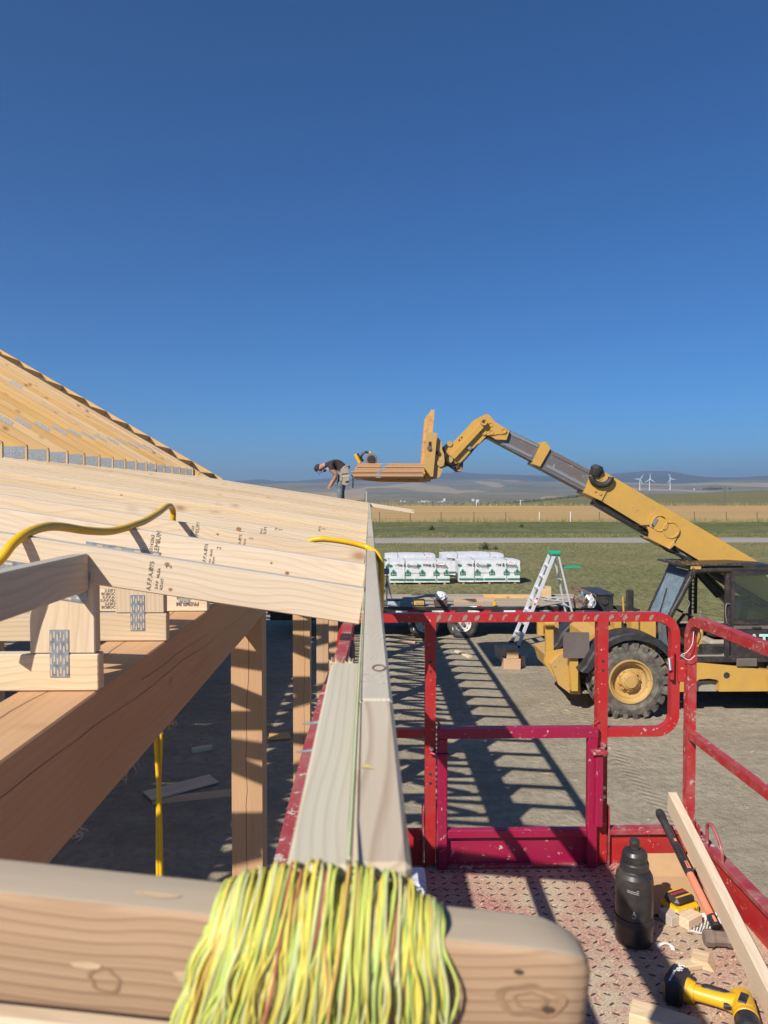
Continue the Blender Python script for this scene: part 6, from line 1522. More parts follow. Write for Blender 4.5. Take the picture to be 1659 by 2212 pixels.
lettering('name', 'DeWALT', 0.052, M['white'], (p.x, p.y-0.0175, p.z+0.085), (1, 0, 0), (0, 0, 1), rd, bold=0.001)
p = on_deck(953, 1311)
bx = thing('nail_box', 'open dark carton of nails with clear plastic bag bulging out, on the deck', 'box', p)
M['bag'] = plain('cloudy_plastic', (0.62, 0.63, 0.66), 0.22, 0, 0.1); M['dkcard'] = plain('dark_carton', (0.10, 0.06, 0.045), 0.8)
rbox((p.x-0.16, p.y, p.z), (p.x+0.16, p.y+0.28, p.z+0.17), 0.006).build('carton', M['dkcard'], bx)
MB().add([(p.x-0.16, p.y, p.z+0.172), (p.x-0.27, p.y+0.0, p.z+0.23), (p.x-0.27, p.y+0.28, p.z+0.23), (p.x-0.16, p.y+0.28, p.z+0.172), (p.x-0.16, p.y, p.z+0.178), (p.x-0.27, p.y, p.z+0.236), (p.x-0.27, p.y+0.28, p.z+0.236), (p.x-0.16, p.y+0.28, p.z+0.178)],
         [(0, 1, 2, 3), (7, 6, 5, 4), (0, 4, 5, 1), (1, 5, 6, 2), (2, 6, 7, 3)]).build('flap', M['card'], bx)
bm = bmesh.new(); bmesh.ops.create_icosphere(bm, subdivisions=3, radius=1.0)
for v_ in bm.verts:
    n_ = 1+0.28*noise.noise(v_.co*2.6)+0.14*noise.noise(v_.co*6)
    v_.co = Vector((p.x+0.01+v_.co.x*0.16*n_, p.y+0.14+v_.co.y*0.12*n_, p.z+0.25+v_.co.z*0.13*n_))
bm.verts.index_update(); mb = MB(); mb.add([v_.co[:] for v_ in bm.verts], [[q.index for q in f.verts] for f in bm.faces], 0, False); bm.free()
mb.build('plastic_bag', M['bag'], bx)
p = on_deck(851, 1311)
tub = thing('clear_tote', 'clear plastic case with dark lid at the left end of the deck', 'case', p)
M['clearp'] = plain('clear_tote_plastic', (0.42, 0.46, 0.52), 0.25)
rbox((p.x-0.16, p.y, p.z), (p.x+0.16, p.y+0.25, p.z+0.15), 0.02).build('tub', M['clearp'], tub)
rbox((p.x-0.175, p.y-0.01, p.z+0.152), (p.x+0.175, p.y+0.26, p.z+0.18), 0.01).build('lid', M['toolblack'], tub)
a = on_deck(981, 1302); b = on_deck(1068, 1299)
tag(board('loose_board', a+Vector((0, 0, 0.045)), b+Vector((0, 0, 0.045)), 0.04, 0.09, [M['fir']]), 'short board on edge in the middle of the trailer deck', 'board')
a = on_deck(1045, 1290.5); b = on_deck(1150, 1293)
tag(board('loose_board', a+Vector((0, 0, 0.045)), b+Vector((0, 0, 0.045)), 0.09, 0.09, [M['gold']]), 'long board lying along the far edge of the deck', 'board')
a = on_deck(1137, 1292); b = on_deck(1160, 1312)
tag(board('loose_board', a+Vector((0, 0, 0.025)), b+Vector((0, 0, 0.025)), 0.14, 0.04, [M['gold']]), 'short board lying across the deck behind the stepladder', 'board')
p = on_deck(1181, 1290)
tag(rbox((p.x-0.13, p.y, p.z), (p.x+0.13, p.y+0.26, p.z+0.29), 0.006).build('timber_block', M['gold']), 'square timber block sitting on the deck behind the ladder', 'block')
p = on_deck(1030, 1312); pli = thing('pliers', 'red-handled pliers lying near the deck edge', 'pliers', p)
MB().tube([(p.x, p.y, p.z+0.015), (p.x+0.12, p.y+0.03, p.z+0.02)], 0.018, 8).build('handle', M['taper'], pli)
MB().tube([(p.x, p.y+0.04, p.z+0.015), (p.x+0.12, p.y+0.03, p.z+0.02)], 0.018, 8).build('handle', M['taper'], pli)
MB().tube([(p.x, p.y+0.02, p.z+0.015), (p.x-0.18, p.y+0.05, p.z+0.015)], [0.02, 0.004], 8).build('jaw', M['bolt'], pli)
p = on_deck(1069, 1310); cl = thing('tape_measure', 'small yellow tape measure upright on the deck', 'tape measure', p)
rbox((p.x-0.045, p.y, p.z), (p.x+0.045, p.y+0.05, p.z+0.11), 0.02).build('case', M['dyellow'], cl)
rbox((p.x-0.06, p.y+0.005, p.z+0.112), (p.x+0.06, p.y+0.045, p.z+0.125), 0.004).build('top_clip', M['dyellow'], cl)
p = on_deck(1258, 1302); bo = thing('spray_can', 'slim blue can standing at the right end of the deck', 'can', p)
M['blue'] = plain('blue_can', (0.06, 0.22, 0.32), 0.4)
MB().lathe([(0, 0), (0, 0.06), (0.26, 0.06), (0.29, 0.04)], p, (0, 0, 1), 16).build('can_body', M['blue'], bo)
MB().lathe([(0.29, 0.04), (0.33, 0.038), (0.335, 0.0)], p, (0, 0, 1), 12).build('can_cap', M['steel'], bo)
def lump(name, lab, cat, p, s, mat, seed, sub=3):
    bm = bmesh.new(); bmesh.ops.create_icosphere(bm, subdivisions=sub, radius=1.0)
    for v_ in bm.verts:
        n_ = 1+0.45*noise.noise(v_.co*1.9+Vector((seed, 0, 0)))+0.25*noise.noise(v_.co*4.5+Vector((0, seed, 0)))
        v_.co = Vector((v_.co.x*s[0]*n_, v_.co.y*s[1]*n_, max(0.0, (v_.co.z+0.55)*s[2]*n_)))
    bm.verts.index_update(); mb = MB(); mb.add([v_.co[:] for v_ in bm.verts], [[q.index for q in f.verts] for f in bm.faces], 0, False); bm.free()
    return tag(mb.build(name, mat, None, Matrix.Translation(p)), lab, cat)
t = NT('camo_cloth'); v = t.coords((1, 1, 1)); n1 = t.noise(v, 7, 4, 0.6)
M['camo'] = t.out(t.ramp(n1, [(0.35, (0.06, 0.045, 0.04)), (0.5, (0.22, 0.17, 0.13)), (0.62, (0.11, 0.08, 0.06)), (0.75, (0.33, 0.28, 0.22))]), 0.9)
M['silver'] = plain('silver_tarp', (0.62, 0.63, 0.64), 0.3, 0.3, 0.4, 20)
lump('tarp_heap', 'crumpled camouflage cloth heaped at the right end of the deck', 'cloth', on_deck(1250, 1313), (0.24, 0.16, 0.20), M['camo'], 3.3)
lump('silver_bag', 'crumpled silver bag beside the camouflage cloth', 'bag', on_deck(1270, 1312)+Vector((0.02, -0.03, 0)), (0.15, 0.12, 0.20), M['silver'], 7.7)
lump('rag_heap', 'grey rag heap on the deck behind the stepladder legs', 'cloth', on_deck(1196, 1298), (0.26, 0.14, 0.07), plain('grey_rag', (0.36, 0.34, 0.31), 0.9), 5.1)
# blue and grey tripod stand beside the fascia
ts = thing('work_light_stand', 'blue-grey work light stand on the deck, half hidden behind the hose', 'light stand', on_deck(836, 1305))
q = on_deck(836, 1305); M['bluegrey'] = plain('blue_grey_metal', (0.16, 0.21, 0.32), 0.4, 0.3)
for dx, dy in ((-0.16, 0.0), (0.16, 0.05), (0.0, 0.25)): MB().tube([(q.x, q.y+0.1, q.z+0.62), (q.x+dx, q.y+dy, q.z)], 0.016, 8).build('leg', M['bluegrey'], ts)
MB().tube([(q.x, q.y+0.1, q.z+0.3), (q.x, q.y+0.1, q.z+0.98)], 0.02, 8).build('mast', M['bluegrey'], ts)
rbox((q.x-0.1, q.y+0.05, q.z+0.78), (q.x+0.06, q.y+0.15, q.z+0.93), 0.015).build('lamp_head', M['bluegrey'], ts)

# ================================================================== STEPLADDER
M['alu'] = plain('aluminium', (0.70, 0.71, 0.73), 0.42, 0.45, 0.15, 40)
M['green'] = plain('green_plastic', (0.02, 0.33, 0.17), 0.45)
LY = 18.15
lad = thing('stepladder', 'tall aluminium stepladder with green cap standing before the trailer', 'ladder', (4.0, LY, 0))
topc = at(1197, 1196, LY+0.25); hz = topc.z
fA = gnd(1128, 1401); fB = gnd(1112, 1391); rA = gnd(1236, 1385); rB = gnd(1222, 1376)
tA = Vector((topc.x-0.02, topc.y-0.14, hz)); tB_ = Vector((topc.x-0.06, topc.y+0.16, hz))
fA = Vector((tA.x-0.98, LY-0.22, 0.02)); fB = Vector((tA.x-1.02, LY+0.36, 0.02))
rA = Vector((tA.x+0.62, LY+0.02, 0.02)); rB = Vector((tA.x+0.58, LY+0.66, 0.02))
for a, b, s_ in ((fA, tA, 0.055), (fB, tB_, 0.055)):
    board('side_rail', a, b, 0.03, 0.085, [M['alu']], lad, up=(1, 0, 0), bev=0.004)
for a, b in ((rA, tA+Vector((0.09, 0, -0.02))), (rB, tB_+Vector((0.09, 0, -0.02)))):
    board('rear_leg', a, b, 0.025, 0.045, [M['alu']], lad, up=(1, 0, 0), bev=0.003)
for i in range(1, 8):
    k = i/8.0; a = fA.lerp(tA, k); b = fB.lerp(tB_, k)
    MB().bbox((min(a.x, b.x)-0.045, a.y+0.01, a.z-0.02), (max(a.x, b.x)+0.045, b.y-0.01, a.z+0.012), 0.004).build('step', M['alu'], lad)
for k in (0.12, 0.42, 0.72):
    a = rA.lerp(tA, k); b = rB.lerp(tB_, k); MB().tube([a, b], 0.014, 6).build('rear_brace', M['alu'], lad)
for (a, b, c, d) in ((fA, tA, rA, tA), (fB, tB_, rB, tB_)):
    MB().tube([a.lerp(b, 0.52), (a.lerp(b, 0.52)+c.lerp(d, 0.48))/2+Vector((0, 0, -0.02)), c.lerp(d, 0.48)], 0.009, 6).build('spreader', M['alu'], lad)
MB().bbox((tA.x-0.10, tA.y-0.07, hz-0.02), (tA.x+0.15, tB_.y+0.07, hz+0.07), 0.02).build('top_cap', M['green'], lad)
MB().bbox((tA.x+0.26, tA.y, hz-0.36), (tA.x+0.66, tB_.y+0.02, hz-0.32), 0.008).build('bucket_shelf', M['green'], lad)
for i, k in enumerate((0.46, 0.49, 0.52)):
    a = fA.lerp(tA, k); u = (tA-fA).normalized()
    mb = MB(); n_ = Vector((-u.z, 0, u.x)); c0 = a+Vector((0, -0.0165, 0))
    mb.add([c0-n_*0.03-u*0.022, c0+n_*0.03-u*0.022, c0+n_*0.03+u*0.022, c0-n_*0.03+u*0.022], [(3, 2, 1, 0)]); mb.build('warning_label', M['taper'] if i != 1 else M['white'], lad)
for a in (fA, fB, rA, rB): MB().bbox((a.x-0.06, a.y-0.03, 0.005), (a.x+0.05, a.y+0.03, 0.07), 0.01).build('foot', M['blackrub'], lad)

# timber offcuts by the telehandler
def block(lab, xd, yd, s, rot=0, dz=0.0, mat='fir', dx=0, dy=0):
    p = gnd(xd, yd); Mo = Matrix.Translation((p.x+dx, p.y+dy, 0.02+dz)) @ Matrix.Rotation(R(rot), 4, 'Z')
    mb = MB(); mb.bbox((-s[0]/2, 0, 0), (s[0]/2, s[1], s[2]), 0.006); return tag(mb.build('timber_offcut', M[mat], None, Mo), lab, 'block')
block('large square timber offcut lowest in the pile before the ladder', 1107, 1449, (0.36, 0.34, 0.23), 0)
block('timber offcut resting on top of the pile before the ladder', 1107, 1449, (0.30, 0.30, 0.21), -6, 0.235, dy=0.16)
block('thin upright offcut at the front of the pile', 1108, 1449, (0.25, 0.09, 0.15), 4, 0.235, 'gold')
block('dark leaning timber offcut at the right of the pile', 1130, 1443, (0.10, 0.3, 0.24), 12)
block('long timber offcut lying behind the pile', 1098, 1433, (0.26, 0.6, 0.28), 8)
a = gnd(985, 1410); b = gnd(1017, 1423)
tag(board('ground_stick', a+Vector((0, 0, 0.04)), b+Vector((0, 0, 0.04)), 0.09, 0.045, [M['spf']]), 'pale short lumber piece lying in the truss shadows', 'lumber')
a = gnd(862, 1390); b = gnd(898, 1393)
tag(board('ground_stick', a+Vector((0, 0, 0.05)), b+Vector((0, 0, 0.05)), 0.1, 0.07, [M['fir']]), 'reddish timber piece lying near the trailer wheels', 'lumber')
a = gnd(318, 1728); b = gnd(462, 1690)
tag(board('ground_board', a+Vector((0, 0, 0.05)), b+Vector((0, 0, 0.05)), 0.30, 0.022, [M['spf']]), 'wide board on the shaded ground under the roof, upper of two', 'board')
a = gnd(330, 1735); b = gnd(545, 1712)
tag(board('ground_board', a+Vector((0, 0, 0.022)), b+Vector((0, 0, 0.022)), 0.22, 0.022, [M['spf']]), 'board half under another on the shaded ground', 'board')
a = gnd(415, 1629); b = gnd(458, 1622)
tag(board('ground_board', a+Vector((0, 0, 0.05)), b+Vector((0, 0, 0.05)), 0.09, 0.07, [M['spf']]), 'stub of lumber on the shaded ground left of the nearest post', 'lumber')
a = gnd(582, 1597); b = gnd(626, 1594)
tag(board('ground_board', a+Vector((0, 0, 0.04)), b+Vector((0, 0, 0.04)), 0.3, 0.02, [M['gold']]), 'thin board on the ground between the first two posts', 'board')
# stones and wood chips on the lot
mb = MB(); rg = random.Random(12)
for i in range(1600):
    x = rg.uniform(-6, 12); y = rg.uniform(5.0, 24); s = rg.uniform(0.006, 0.022)*(1 if rg.random() < 0.94 else 2.0)
    p = Vector((x, y, 0.018+s*0.2)); v = [p+Vector((rg.uniform(.5, 1.2)*s*dx, rg.uniform(.5, 1.2)*s*dy, rg.uniform(.3, .7)*s*dz)) for dx, dy, dz in ((1, 0, 0), (0, 1, 0), (-1, 0, 0), (0, -1, 0), (0, 0, 1))]
    mb.add(v, [(0, 1, 4), (1, 2, 4), (2, 3, 4), (3, 0, 4)], 0)
for i in range(700):
    x = rg.uniform(-5.5, -0.9); y = rg.uniform(6.5, 15); s = rg.uniform(0.01, 0.05)
    p = Vector((x, y, 0.015)); v = [p+Vector((rg.uniform(.5, 1.2)*s*dx, rg.uniform(.5, 1.2)*s*dy, rg.uniform(.3, .7)*s*dz)) for dx, dy, dz in ((1, 0, 0), (0, 1, 0), (-1, 0, 0), (0, -1, 0), (0, 0, 1))]
    mb.add(v, [(0, 1, 4), (1, 2, 4), (2, 3, 4), (3, 0, 4)], 0)
tag(mb.build('loose_stone', plain('pale_stone', (0.27, 0.24, 0.19), 0.9, 0, 0.35, 3), None, I4), 'small stones scattered over the dirt lot', 'stones', kind='stuff')
mb = MB()
for i in range(70):
    x = rg.uniform(-1, 12); y = rg.uniform(5.5, 20); s = rg.uniform(0.02, 0.06); a = rg.uniform(0, 6.28)
    p = Vector((x, y, 0.03)); u = Vector((math.cos(a), math.sin(a), 0.1))*s; n_ = Vector((-math.sin(a), math.cos(a), 0))*s*0.4
    mb.add([p-u-n_, p+u-n_, p+u+n_, p-u+n_], [(0, 1, 2, 3)])
tag(mb.build('wood_chip', M['spf'], None, I4), 'pale wood chips scattered over the dirt lot', 'wood chips', kind='stuff')

# ================================================================== WRAPPED LUMBER PACKS
t = NT('white_lumber_wrap'); v = t.coords((1, 1, 1)); n1 = t.noise(v, 2.2, 4, 0.6, 0.5); n2 = t.noise(v, 9, 3)
t.bump(t.math('ADD', n1, t.math('MULTIPLY', n2, 0.3)), 0.7, 0.05)
M['wrap'] = t.out(t.mix(n1, (0.57, 0.585, 0.605), (0.66, 0.665, 0.675)), 0.5, spec=0.3)
M['wrapgreen'] = plain('print_green', (0.02, 0.16, 0.075), 0.6)
def wrap_pack(lab, xa, xb, y0, z1, depth, letters=True, rot=0.0):
    W = xb-xa; P0 = Vector((xa, y0, 0.0)); Mp = Matrix.Translation(P0) @ Matrix.Rotation(R(rot), 4, 'Z')
    T = thing('lumber_pack', lab, 'lumber pack', Mp @ Vector((W/2, depth/2, 0)), 'white wrapped lumber packs on the grass')
    nx, nz, ny = 26, 8, 8; mb = MB()
    def P(u, w, s):
        x, y, z = u*W, w*depth, 0.08+s*(z1-0.08)
        d = 0.018*noise.noise(Vector((x*1.7+xa, y*1.7, z*2.6)))+0.012*noise.noise(Vector((x*5+xa, y*5, z*5)))
        e = 0.03*(1-abs(2*u-1)**8)
        return (x+(d if 0 < u < 1 else d*1.4), y+d, z+d*0.8+(e-0.03 if s > 0.9 else 0))
    v = [P(i/nx, 0, j/nz) for j in range(nz+1) for i in range(nx+1)]
    mb.add(v, [(j*(nx+1)+i, j*(nx+1)+i+1, (j+1)*(nx+1)+i+1, (j+1)*(nx+1)+i) for j in range(nz) for i in range(nx)], 0, True)
    v = [P(i/nx, j/ny, 1) for j in range(ny+1) for i in range(nx+1)]
    mb.add(v, [(j*(nx+1)+i, j*(nx+1)+i+1, (j+1)*(nx+1)+i+1, (j+1)*(nx+1)+i) for j in range(ny) for i in range(nx)], 0, True)
    for u in (0, 1):
        v = [P(u, j/ny, k/nz) for k in range(nz+1) for j in range(ny+1)]
        fs = [(k*(ny+1)+j, k*(ny+1)+j+1, (k+1)*(ny+1)+j+1, (k+1)*(ny+1)+j) for k in range(nz) for j in range(ny)]
        mb.add(v, [f[::-1] for f in fs] if u == 0 else fs, 0, True)
    v = [P(i/nx, 1, j/nz) for j in range(nz+1) for i in range(nx+1)]
    mb.add(v, [(j*(nx+1)+i, (j+1)*(nx+1)+i, (j+1)*(nx+1)+i+1, j*(nx+1)+i+1) for j in range(nz) for i in range(nx)], 0, True)
    mb.build('wrap', M['wrap'], T, Mp)
    for x in (0.25*W, 0.78*W):
        mb = MB(); mb.tube([(x, -0.022, 0.06), (x, -0.022, z1+0.0), (x, 0.03, z1+0.022), (x, depth*0.96, z1+0.022)], 0.010, 4); mb.build('strap', M['steel'], T, Mp)
    for x in (0.2, W/2, W-0.2): MB().box((x-0.045, 0.03, 0.004), (x+0.045, depth-0.03, 0.085)).build('dunnage', M['fir'], T, Mp)
    if letters:
        R3 = Mp.to_3x3(); X = R3 @ Vector((1, 0, 0))
        yy = -0.032
        x = 0.0
        segs = [(0.005, 0.24), (0.262, 0.40), (0.415, 0.76), (0.795, 0.995)]
        for a, b in segs: MB().box((a*W, yy, 0.17), (b*W, yy+0.002, 0.235)).build('green_band', M['wrapgreen'], T, Mp)
        for x in (0.06, 0.30, 0.54, 0.775, 0.955):
            xx = x*W; mb = MB(); s = 0.125
            # house outline holding a tree
            zc = 0.50
            hs = [(-0.92, -1), (0.92, -1), (0.92, 0.25), (0.70, 0.25), (0.70, -0.78), (-0.70, -0.78), (-0.70, 0.25), (-0.92, 0.25)]
            tr_ = [(0, 1.0), (0.55, 0.42), (0.28, 0.42), (0.68, 0.02), (0.34, 0.02), (0.6, -0.36), (0.12, -0.36), (0.12, -0.62), (-0.12, -0.62), (-0.12, -0.36), (-0.6, -0.36), (-0.34, 0.02), (-0.68, 0.02), (-0.28, 0.42), (-0.55, 0.42)]
            if xx-s*0.95 < 0: xx = s
            if xx+s*0.95 > W: xx = W-s
            mb.prism([(xx+a*s, zc+b*s) for a, b in hs], yy, yy+0.002); mb.build('tree_house_logo', M['wrapgreen'], T, Mp)
            mb = MB(); mb.prism([(xx+a*s, zc+b*s) for a, b in tr_], yy-0.001, yy+0.002); mb.build('tree_house_logo', M['wrapgreen'], T, Mp)
        for x in (0.185, 0.665):
            if x*W+0.5 > W+0.3: continue
            lettering('wrap_print', 'Tongue & Groove', 0.185, M['ink'], Mp @ Vector((x*W+0.16, yy, 0.79)), X+Vector((0, 0, 0.02)), (0.14, 0, 1), T, bold=0.004, stretch=0.82)
            mb = MB(); mb.prism([(x*W-0.52, 0.84), (x*W-0.52, 0.72), (x*W-0.36, 0.75), (x*W-0.36, 0.81)], yy, yy+0.002); mb.build('arrow_print', M['wrapgreen'], T, Mp)
        for x in (0.42, 0.86): lettering('wrap_print', 'Forest Products', 0.055, M['ink'], Mp @ Vector((x*W, yy, 0.47)), X, (0, 0, 1), T, bold=0.0005)
        MB().box((0.86*W-0.2, yy-0.002, 0.80), (0.86*W+0.14, yy, 0.93)).build('shipping_tag', M['white'], T, Mp)
        lettering('tag_print', '08.2025', 0.06, M['taper'], Mp @ Vector((0.86*W-0.03, yy-0.0035, 0.885)), X, (0, 0, 1), T, bold=0.002)
    return T
YP = 30.3; sc = F/YP
fx = lambda xd: (xd-797)/sc
wrap_pack('front left white lumber pack printed with green trees, nearest the hose', fx(842), fx(972), YP, 0.97, 1.25)
wrap_pack('front right white lumber pack printed with green trees', fx(993), fx(1127), YP+0.15, 0.98, 1.25)
wrap_pack('rear left white lumber pack, only its top and left end showing', fx(832)*1.08, fx(942)*1.08, YP+2.6, 1.0, 1.2)
wrap_pack('rear right white lumber pack behind the gap between the front two', fx(956)*1.08, fx(1092)*1.08, YP+2.7, 1.03, 1.2)

# ================================================================== FENCES, SHRUBS, FAR THINGS
M['postw'] = plain('fence_wood', (0.13, 0.11, 0.09), 0.9); M['postwhite'] = plain('white_post', (0.75, 0.75, 0.74), 0.6); M['wire'] = plain('fence_wire', (0.16, 0.15, 0.15), 0.5, 0.5)
fe = thing('wire_fence', 'low wire fence with weathered posts between pasture and straw field', 'fence', (20, 92, 0))
FYn = 91.0
xs = [-14.6+3.95*i for i in range(24)]
for i, x in enumerate(xs):
    wht = i in (9, 10)
    y = FYn+0.02*x
    mb = MB(); mb.lathe([(0, 0.055), (1.2, 0.048), (1.24, 0.03), (1.24, 0)], (x+random.uniform(-.2, .2), y, 0), (random.uniform(-.03, .03), 0, 1), 8)
    mb.build('fence_post', M['postwhite'] if wht else M['postw'], fe)
for z in (0.4, 0.75, 1.1): MB().tube([(xs[0], FYn+0.02*xs[0], z), (xs[-1], FYn+0.02*xs[-1], z)], 0.006, 4).build('wire', M['wire'], fe)
fe2 = thing('wire_fence', 'far fence along the back of the straw field, two white posts', 'fence', (20, 187, 0))
for i in range(22):
    x = -12+5.6*i
    MB().lathe([(0, 0.09), (1.5, 0.07), (1.5, 0)], (x, 187, 0), (0, 0, 1), 6).build('fence_post', M['postwhite'] if i in (7, 9) else M['postw'], fe2)
MB().tube([(-12, 187, 1.1), (110, 187, 1.1)], 0.012, 4).build('wire', M['wire'], fe2)
def blades(name, lab, mat, regions, n, seed):
    mb = MB(); rg = random.Random(seed)
    for i in range(n):
        (x0, x1, y0, y1, h) = rg.choice(regions); x = rg.uniform(x0, x1); y = rg.uniform(y0, y1)
        cl = 0.5+0.9*max(0, noise.noise(Vector((x*0.25, y*0.25, seed)))); hh = h*rg.uniform(0.4, 1.1)*cl; w = 0.010*rg.uniform(.6, 1.4)*max(0.6, y/60)
        lx = rg.uniform(-.3, .3)*hh
        mb.add([(x-w, y, 0.0), (x+w, y, 0.0), (x+lx, y+rg.uniform(-.2, .2)*hh, hh)], [(0, 1, 2)], rg.choice((0, 0, 1)))
    return tag(mb.build(name, mat, None, I4), lab, 'grass', kind='stuff')
M['drygrass'] = plain('dry_grass_blade', (0.34, 0.27, 0.13), 0.9, 0, 0.3, 0.5); M['greengrass'] = plain('green_grass_blade', (0.10, 0.12, 0.04), 0.9, 0, 0.3, 0.5)
blades('tall_grass', 'tall dry grass along the fence line', [M['drygrass'], M['greengrass']], [(-6, 62, 89.6, 92.6, 0.95)]*3+[(-10, 110, 186, 189, 1.9)], 9000, 5)
blades('road_verge_grass', 'rough grass beside the gravel road', [M['greengrass'], M['drygrass']], [(-2, 36, 59.6, 66, 0.28), (-2, 36, 44, 54, 0.22)], 14000, 6)
blades('lot_grass', 'short dry grass round the lumber packs', [M['greengrass'], M['drygrass']], [(-2, 22, 25.5, 44, 0.05)], 9000, 7)
M['shrub'] = plain('shrub_leaf', (0.045, 0.07, 0.025), 0.9, 0, 0.4, 8)
def shrub(lab, xd, yd, s):
    p = gnd(xd, yd); T = thing('shrub', lab, 'shrub', p, 'dark green shrubs in the grass'); rg = random.Random(int(xd))
    mb = MB()
    for i in range(360):
        a = rg.uniform(0, 6.28); el = rg.uniform(0, 1.57); r_ = s*rg.random()**0.4*(0.75+0.35*math.sin(a*3))
        c = Vector((p.x+r_*math.cos(a)*math.cos(el), p.y+r_*math.sin(a)*math.cos(el), r_*math.sin(el)*0.95)); d = s*0.09
        u = Vector((rg.uniform(-1, 1), rg.uniform(-1, 1), rg.uniform(-1, 1))).normalized()*d; w = u.cross(Vector((0.3, 0.5, 0.8))).normalized()*d*0.6
        mb.add([c-u, c+w, c+u, c-w], [(0, 1, 2, 3)])
    tag(mb.build('leaf_mass', M['shrub'], T), kind='stuff')
    for i in range(5): MB().tube([(p.x, p.y, 0), (p.x+s*0.4*math.cos(i*1.25), p.y+s*0.4*math.sin(i*1.25), s*0.6)], [0.03, 0.01], 5).build('stem', M['postw'], T)
shrub('dark shrub just this side of the gravel road', 1048, 1187, 0.5)
shrub('low dark shrub at the left of the pasture', 933, 1145, 0.5)
shrub('small dark shrub in the middle of the pasture', 1127, 1139, 0.35)
shrub('tiny dark shrub beside the larger one before the road', 1070, 1187, 0.25)
# utility pole
up_ = thing('utility_pole', 'thin lone utility pole in the far right fields', 'pole', (130, 260, -3))
q = at(1565, 1096, 420); MB().lathe([(0, 0.4), (12, 0.28), (12, 0)], (q.x, q.y, q.z), (0, 0, 1), 6).build('pole', M['postw'], up_)
MB().box((q.x-1.2, q.y-0.1, q.z+10.6), (q.x+1.2, q.y+0.1, q.z+10.9)).build('cross_arm', M['postw'], up_)
# wind turbines
M['turb'] = plain('turbine_white', (0.82, 0.82, 0.82), 0.5, 0, 0.03)
for nm, xd, yb_, ang in (('left', 1382, 1057, 35), ('middle', 1403, 1057, 0), ('right', 1447.5, 1056, -22)):
    D = 4700; b = at(xd, yb_, D); hub = b+Vector((0, 0, 64))
    T = thing('wind_turbine', nm+' of the three white wind turbines before the mountains', 'wind turbine', b, 'white wind turbines on the plain')
    MB().lathe([(-8, 2.6), (64, 1.6), (65, 0)], b, (0, 0, 1), 10).build('tower', M['turb'], T)
    MB().bbox((hub.x-2, hub.y-7, hub.z-2), (hub.x+2, hub.y+5, hub.z+2), 0.8).build('nacelle', M['turb'], T)
    MB().lathe([(0, 2.0), (2.5, 1.6), (4, 0)], (hub.x, hub.y-7, hub.z), (0, -1, 0), 10).build('hub', M['turb'], T)
    for i in range(3):
        a = R(ang+120*i); u = Vector((math.sin(a), 0, math.cos(a))); n_ = Vector((math.cos(a), 0, -math.sin(a))); c = Vector((hub.x, hub.y-8, hub.z))
        mb = MB(); v = []
        for s_, w in ((1, 1.1), (6, 2.0), (20, 1.4), (37, 0.5)):
            for e in (-1, 1):
                for f_ in (-0.4, 0.4): v.append(c+u*s_+n_*w*e+Vector((0, f_, 0)))
        fs = []
        for k in range(3):
            o4 = 4*k
            fs += [(o4, o4+2, o4+6, o4+4), (o4+3, o4+1, o4+5, o4+7), (o4+1, o4, o4+4, o4+5), (o4+2, o4+3, o4+7, o4+6)]
        mb.add(v, fs+[(0, 1, 3, 2), (12, 14, 15, 13)]); mb.build('blade', M['turb'], T)
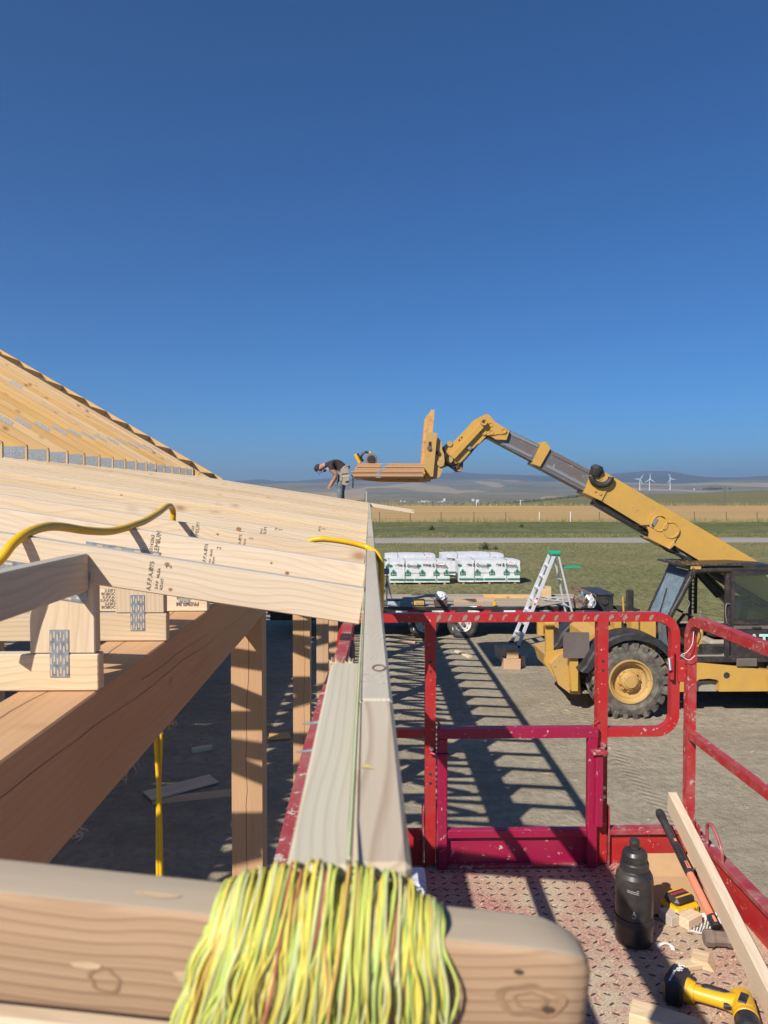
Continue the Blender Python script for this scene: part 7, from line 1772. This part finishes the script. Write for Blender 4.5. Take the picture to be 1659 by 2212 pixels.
# white farm buildings in the valley
M['farmw'] = plain('farm_white', (0.55, 0.55, 0.54), 0.7); M['farmr'] = plain('farm_roof', (0.5, 0.5, 0.5), 0.6)
rg = random.Random(3)
farm = [(905, 1085), (911, 1083), (917, 1085), (922, 1084), (929, 1085.5), (948, 1085), (955, 1084.5), (866, 1083), (874, 1084), (1022, 1079), (1032, 1081), (960, 1079), (1500, 1056)]
farm.sort()
forms = ['leftmost', 'second from left', 'third from left', 'fourth from left', 'fifth from left', 'sixth from left', 'seventh from left', 'sixth from right', 'fifth from right', 'fourth from right', 'third from right', 'second from right', 'rightmost']
for i, (xd, yd) in enumerate(farm):
    D = 2550 if yd > 1078 else 3900; p = at(xd, yd, D); w = rg.uniform(4, 10); d = 8; h = rg.uniform(2.2, 3.6)
    if xd == 917: w, h = 17, 4.5
    T = thing('farm_building', forms[i]+' of the tiny white farm buildings in the far valley', 'building', p, 'white farm buildings in the valley')
    MB().box((p.x-w/2, p.y, p.z-6), (p.x+w/2, p.y+d, p.z+h*0.6)).build('wall', M['farmw'], T)
    mb = MB(); z0 = p.z+h*0.6
    mb.add([(p.x-w/2-.4, p.y-.5, z0), (p.x+w/2+.4, p.y-.5, z0), (p.x+w/2+.4, p.y+d/2, z0+h*0.5), (p.x-w/2-.4, p.y+d/2, z0+h*0.5), (p.x-w/2-.4, p.y+d+.5, z0), (p.x+w/2+.4, p.y+d+.5, z0)], [(0, 1, 2, 3), (3, 2, 5, 4), (0, 3, 4), (1, 5, 2)])
    mb.build('roof', M['farmr'], T)
# scattered far trees on the coulee slope and in the valley: one mass
M['fartree'] = plain('far_tree', (0.075, 0.085, 0.05), 0.95, 0, 0.3, 0.05)
mb = MB(); rg = random.Random(9)
def blob(c, s):
    v = [Vector((rg.uniform(.7, 1.2)*dx, dy, dz*rg.uniform(.8, 1.3)))*s+c for dx, dy, dz in ((1, 0, .5), (.4, -.8, .45), (-.6, -.7, .5), (-1, 0, .45), (0, .9, .5), (.1, 0, 1.5), (.2, -.2, -.3))]
    mb.add(v, [(0, 1, 5), (1, 2, 5), (2, 3, 5), (3, 4, 5), (4, 0, 5), (1, 0, 6), (2, 1, 6), (3, 2, 6)])
for i in range(900):
    xd = rg.gauss(1175, 60) if i < 620 else (rg.uniform(1180, 1300) if i < 760 else rg.uniform(800, 1180))
    if i < 620: y_ = lerp(RD, xd)+abs(rg.gauss(0, 5))+1.0; D = 1150-rg.random()*250
    elif i < 760: y_ = lerp(RD, xd)+0.3+rg.uniform(0, 1.5); D = 1230
    else: y_ = rg.uniform(1086, 1094); D = 2450-rg.random()*500; 
    p = at(xd, y_, D); blob(p, rg.uniform(0.9, 2.2)*(1.0 if D < 1500 else 1.5))
for i in range(26):
    p = at(1525+rg.gauss(18, 14), 1057.0, 3000); blob(p, rg.uniform(4, 9))
tag(mb.build('far_trees', M['fartree'], None, I4), 'dark scattered trees on the far coulee slopes', 'trees', kind='stuff')

# ================================================================== HAZE
t = NT('valley_haze'); t.n.remove(t.p)
vol = t.new('VolumePrincipled'); vol.inputs['Density'].default_value = 0.000095; vol.inputs['Color'].default_value = (0.56, 0.76, 1.0, 1); vol.inputs['Anisotropy'].default_value = 0.25
t.link(vol.outputs[0], t.n['Material Output'].inputs['Volume'])
hz_ = MB().box((-24000, -1200, -120), (24000, 23000, 560)).build('haze', t.mat, None, I4)
tag(hz_, 'pale blue air thickening towards the mountains', 'haze', kind='stuff')
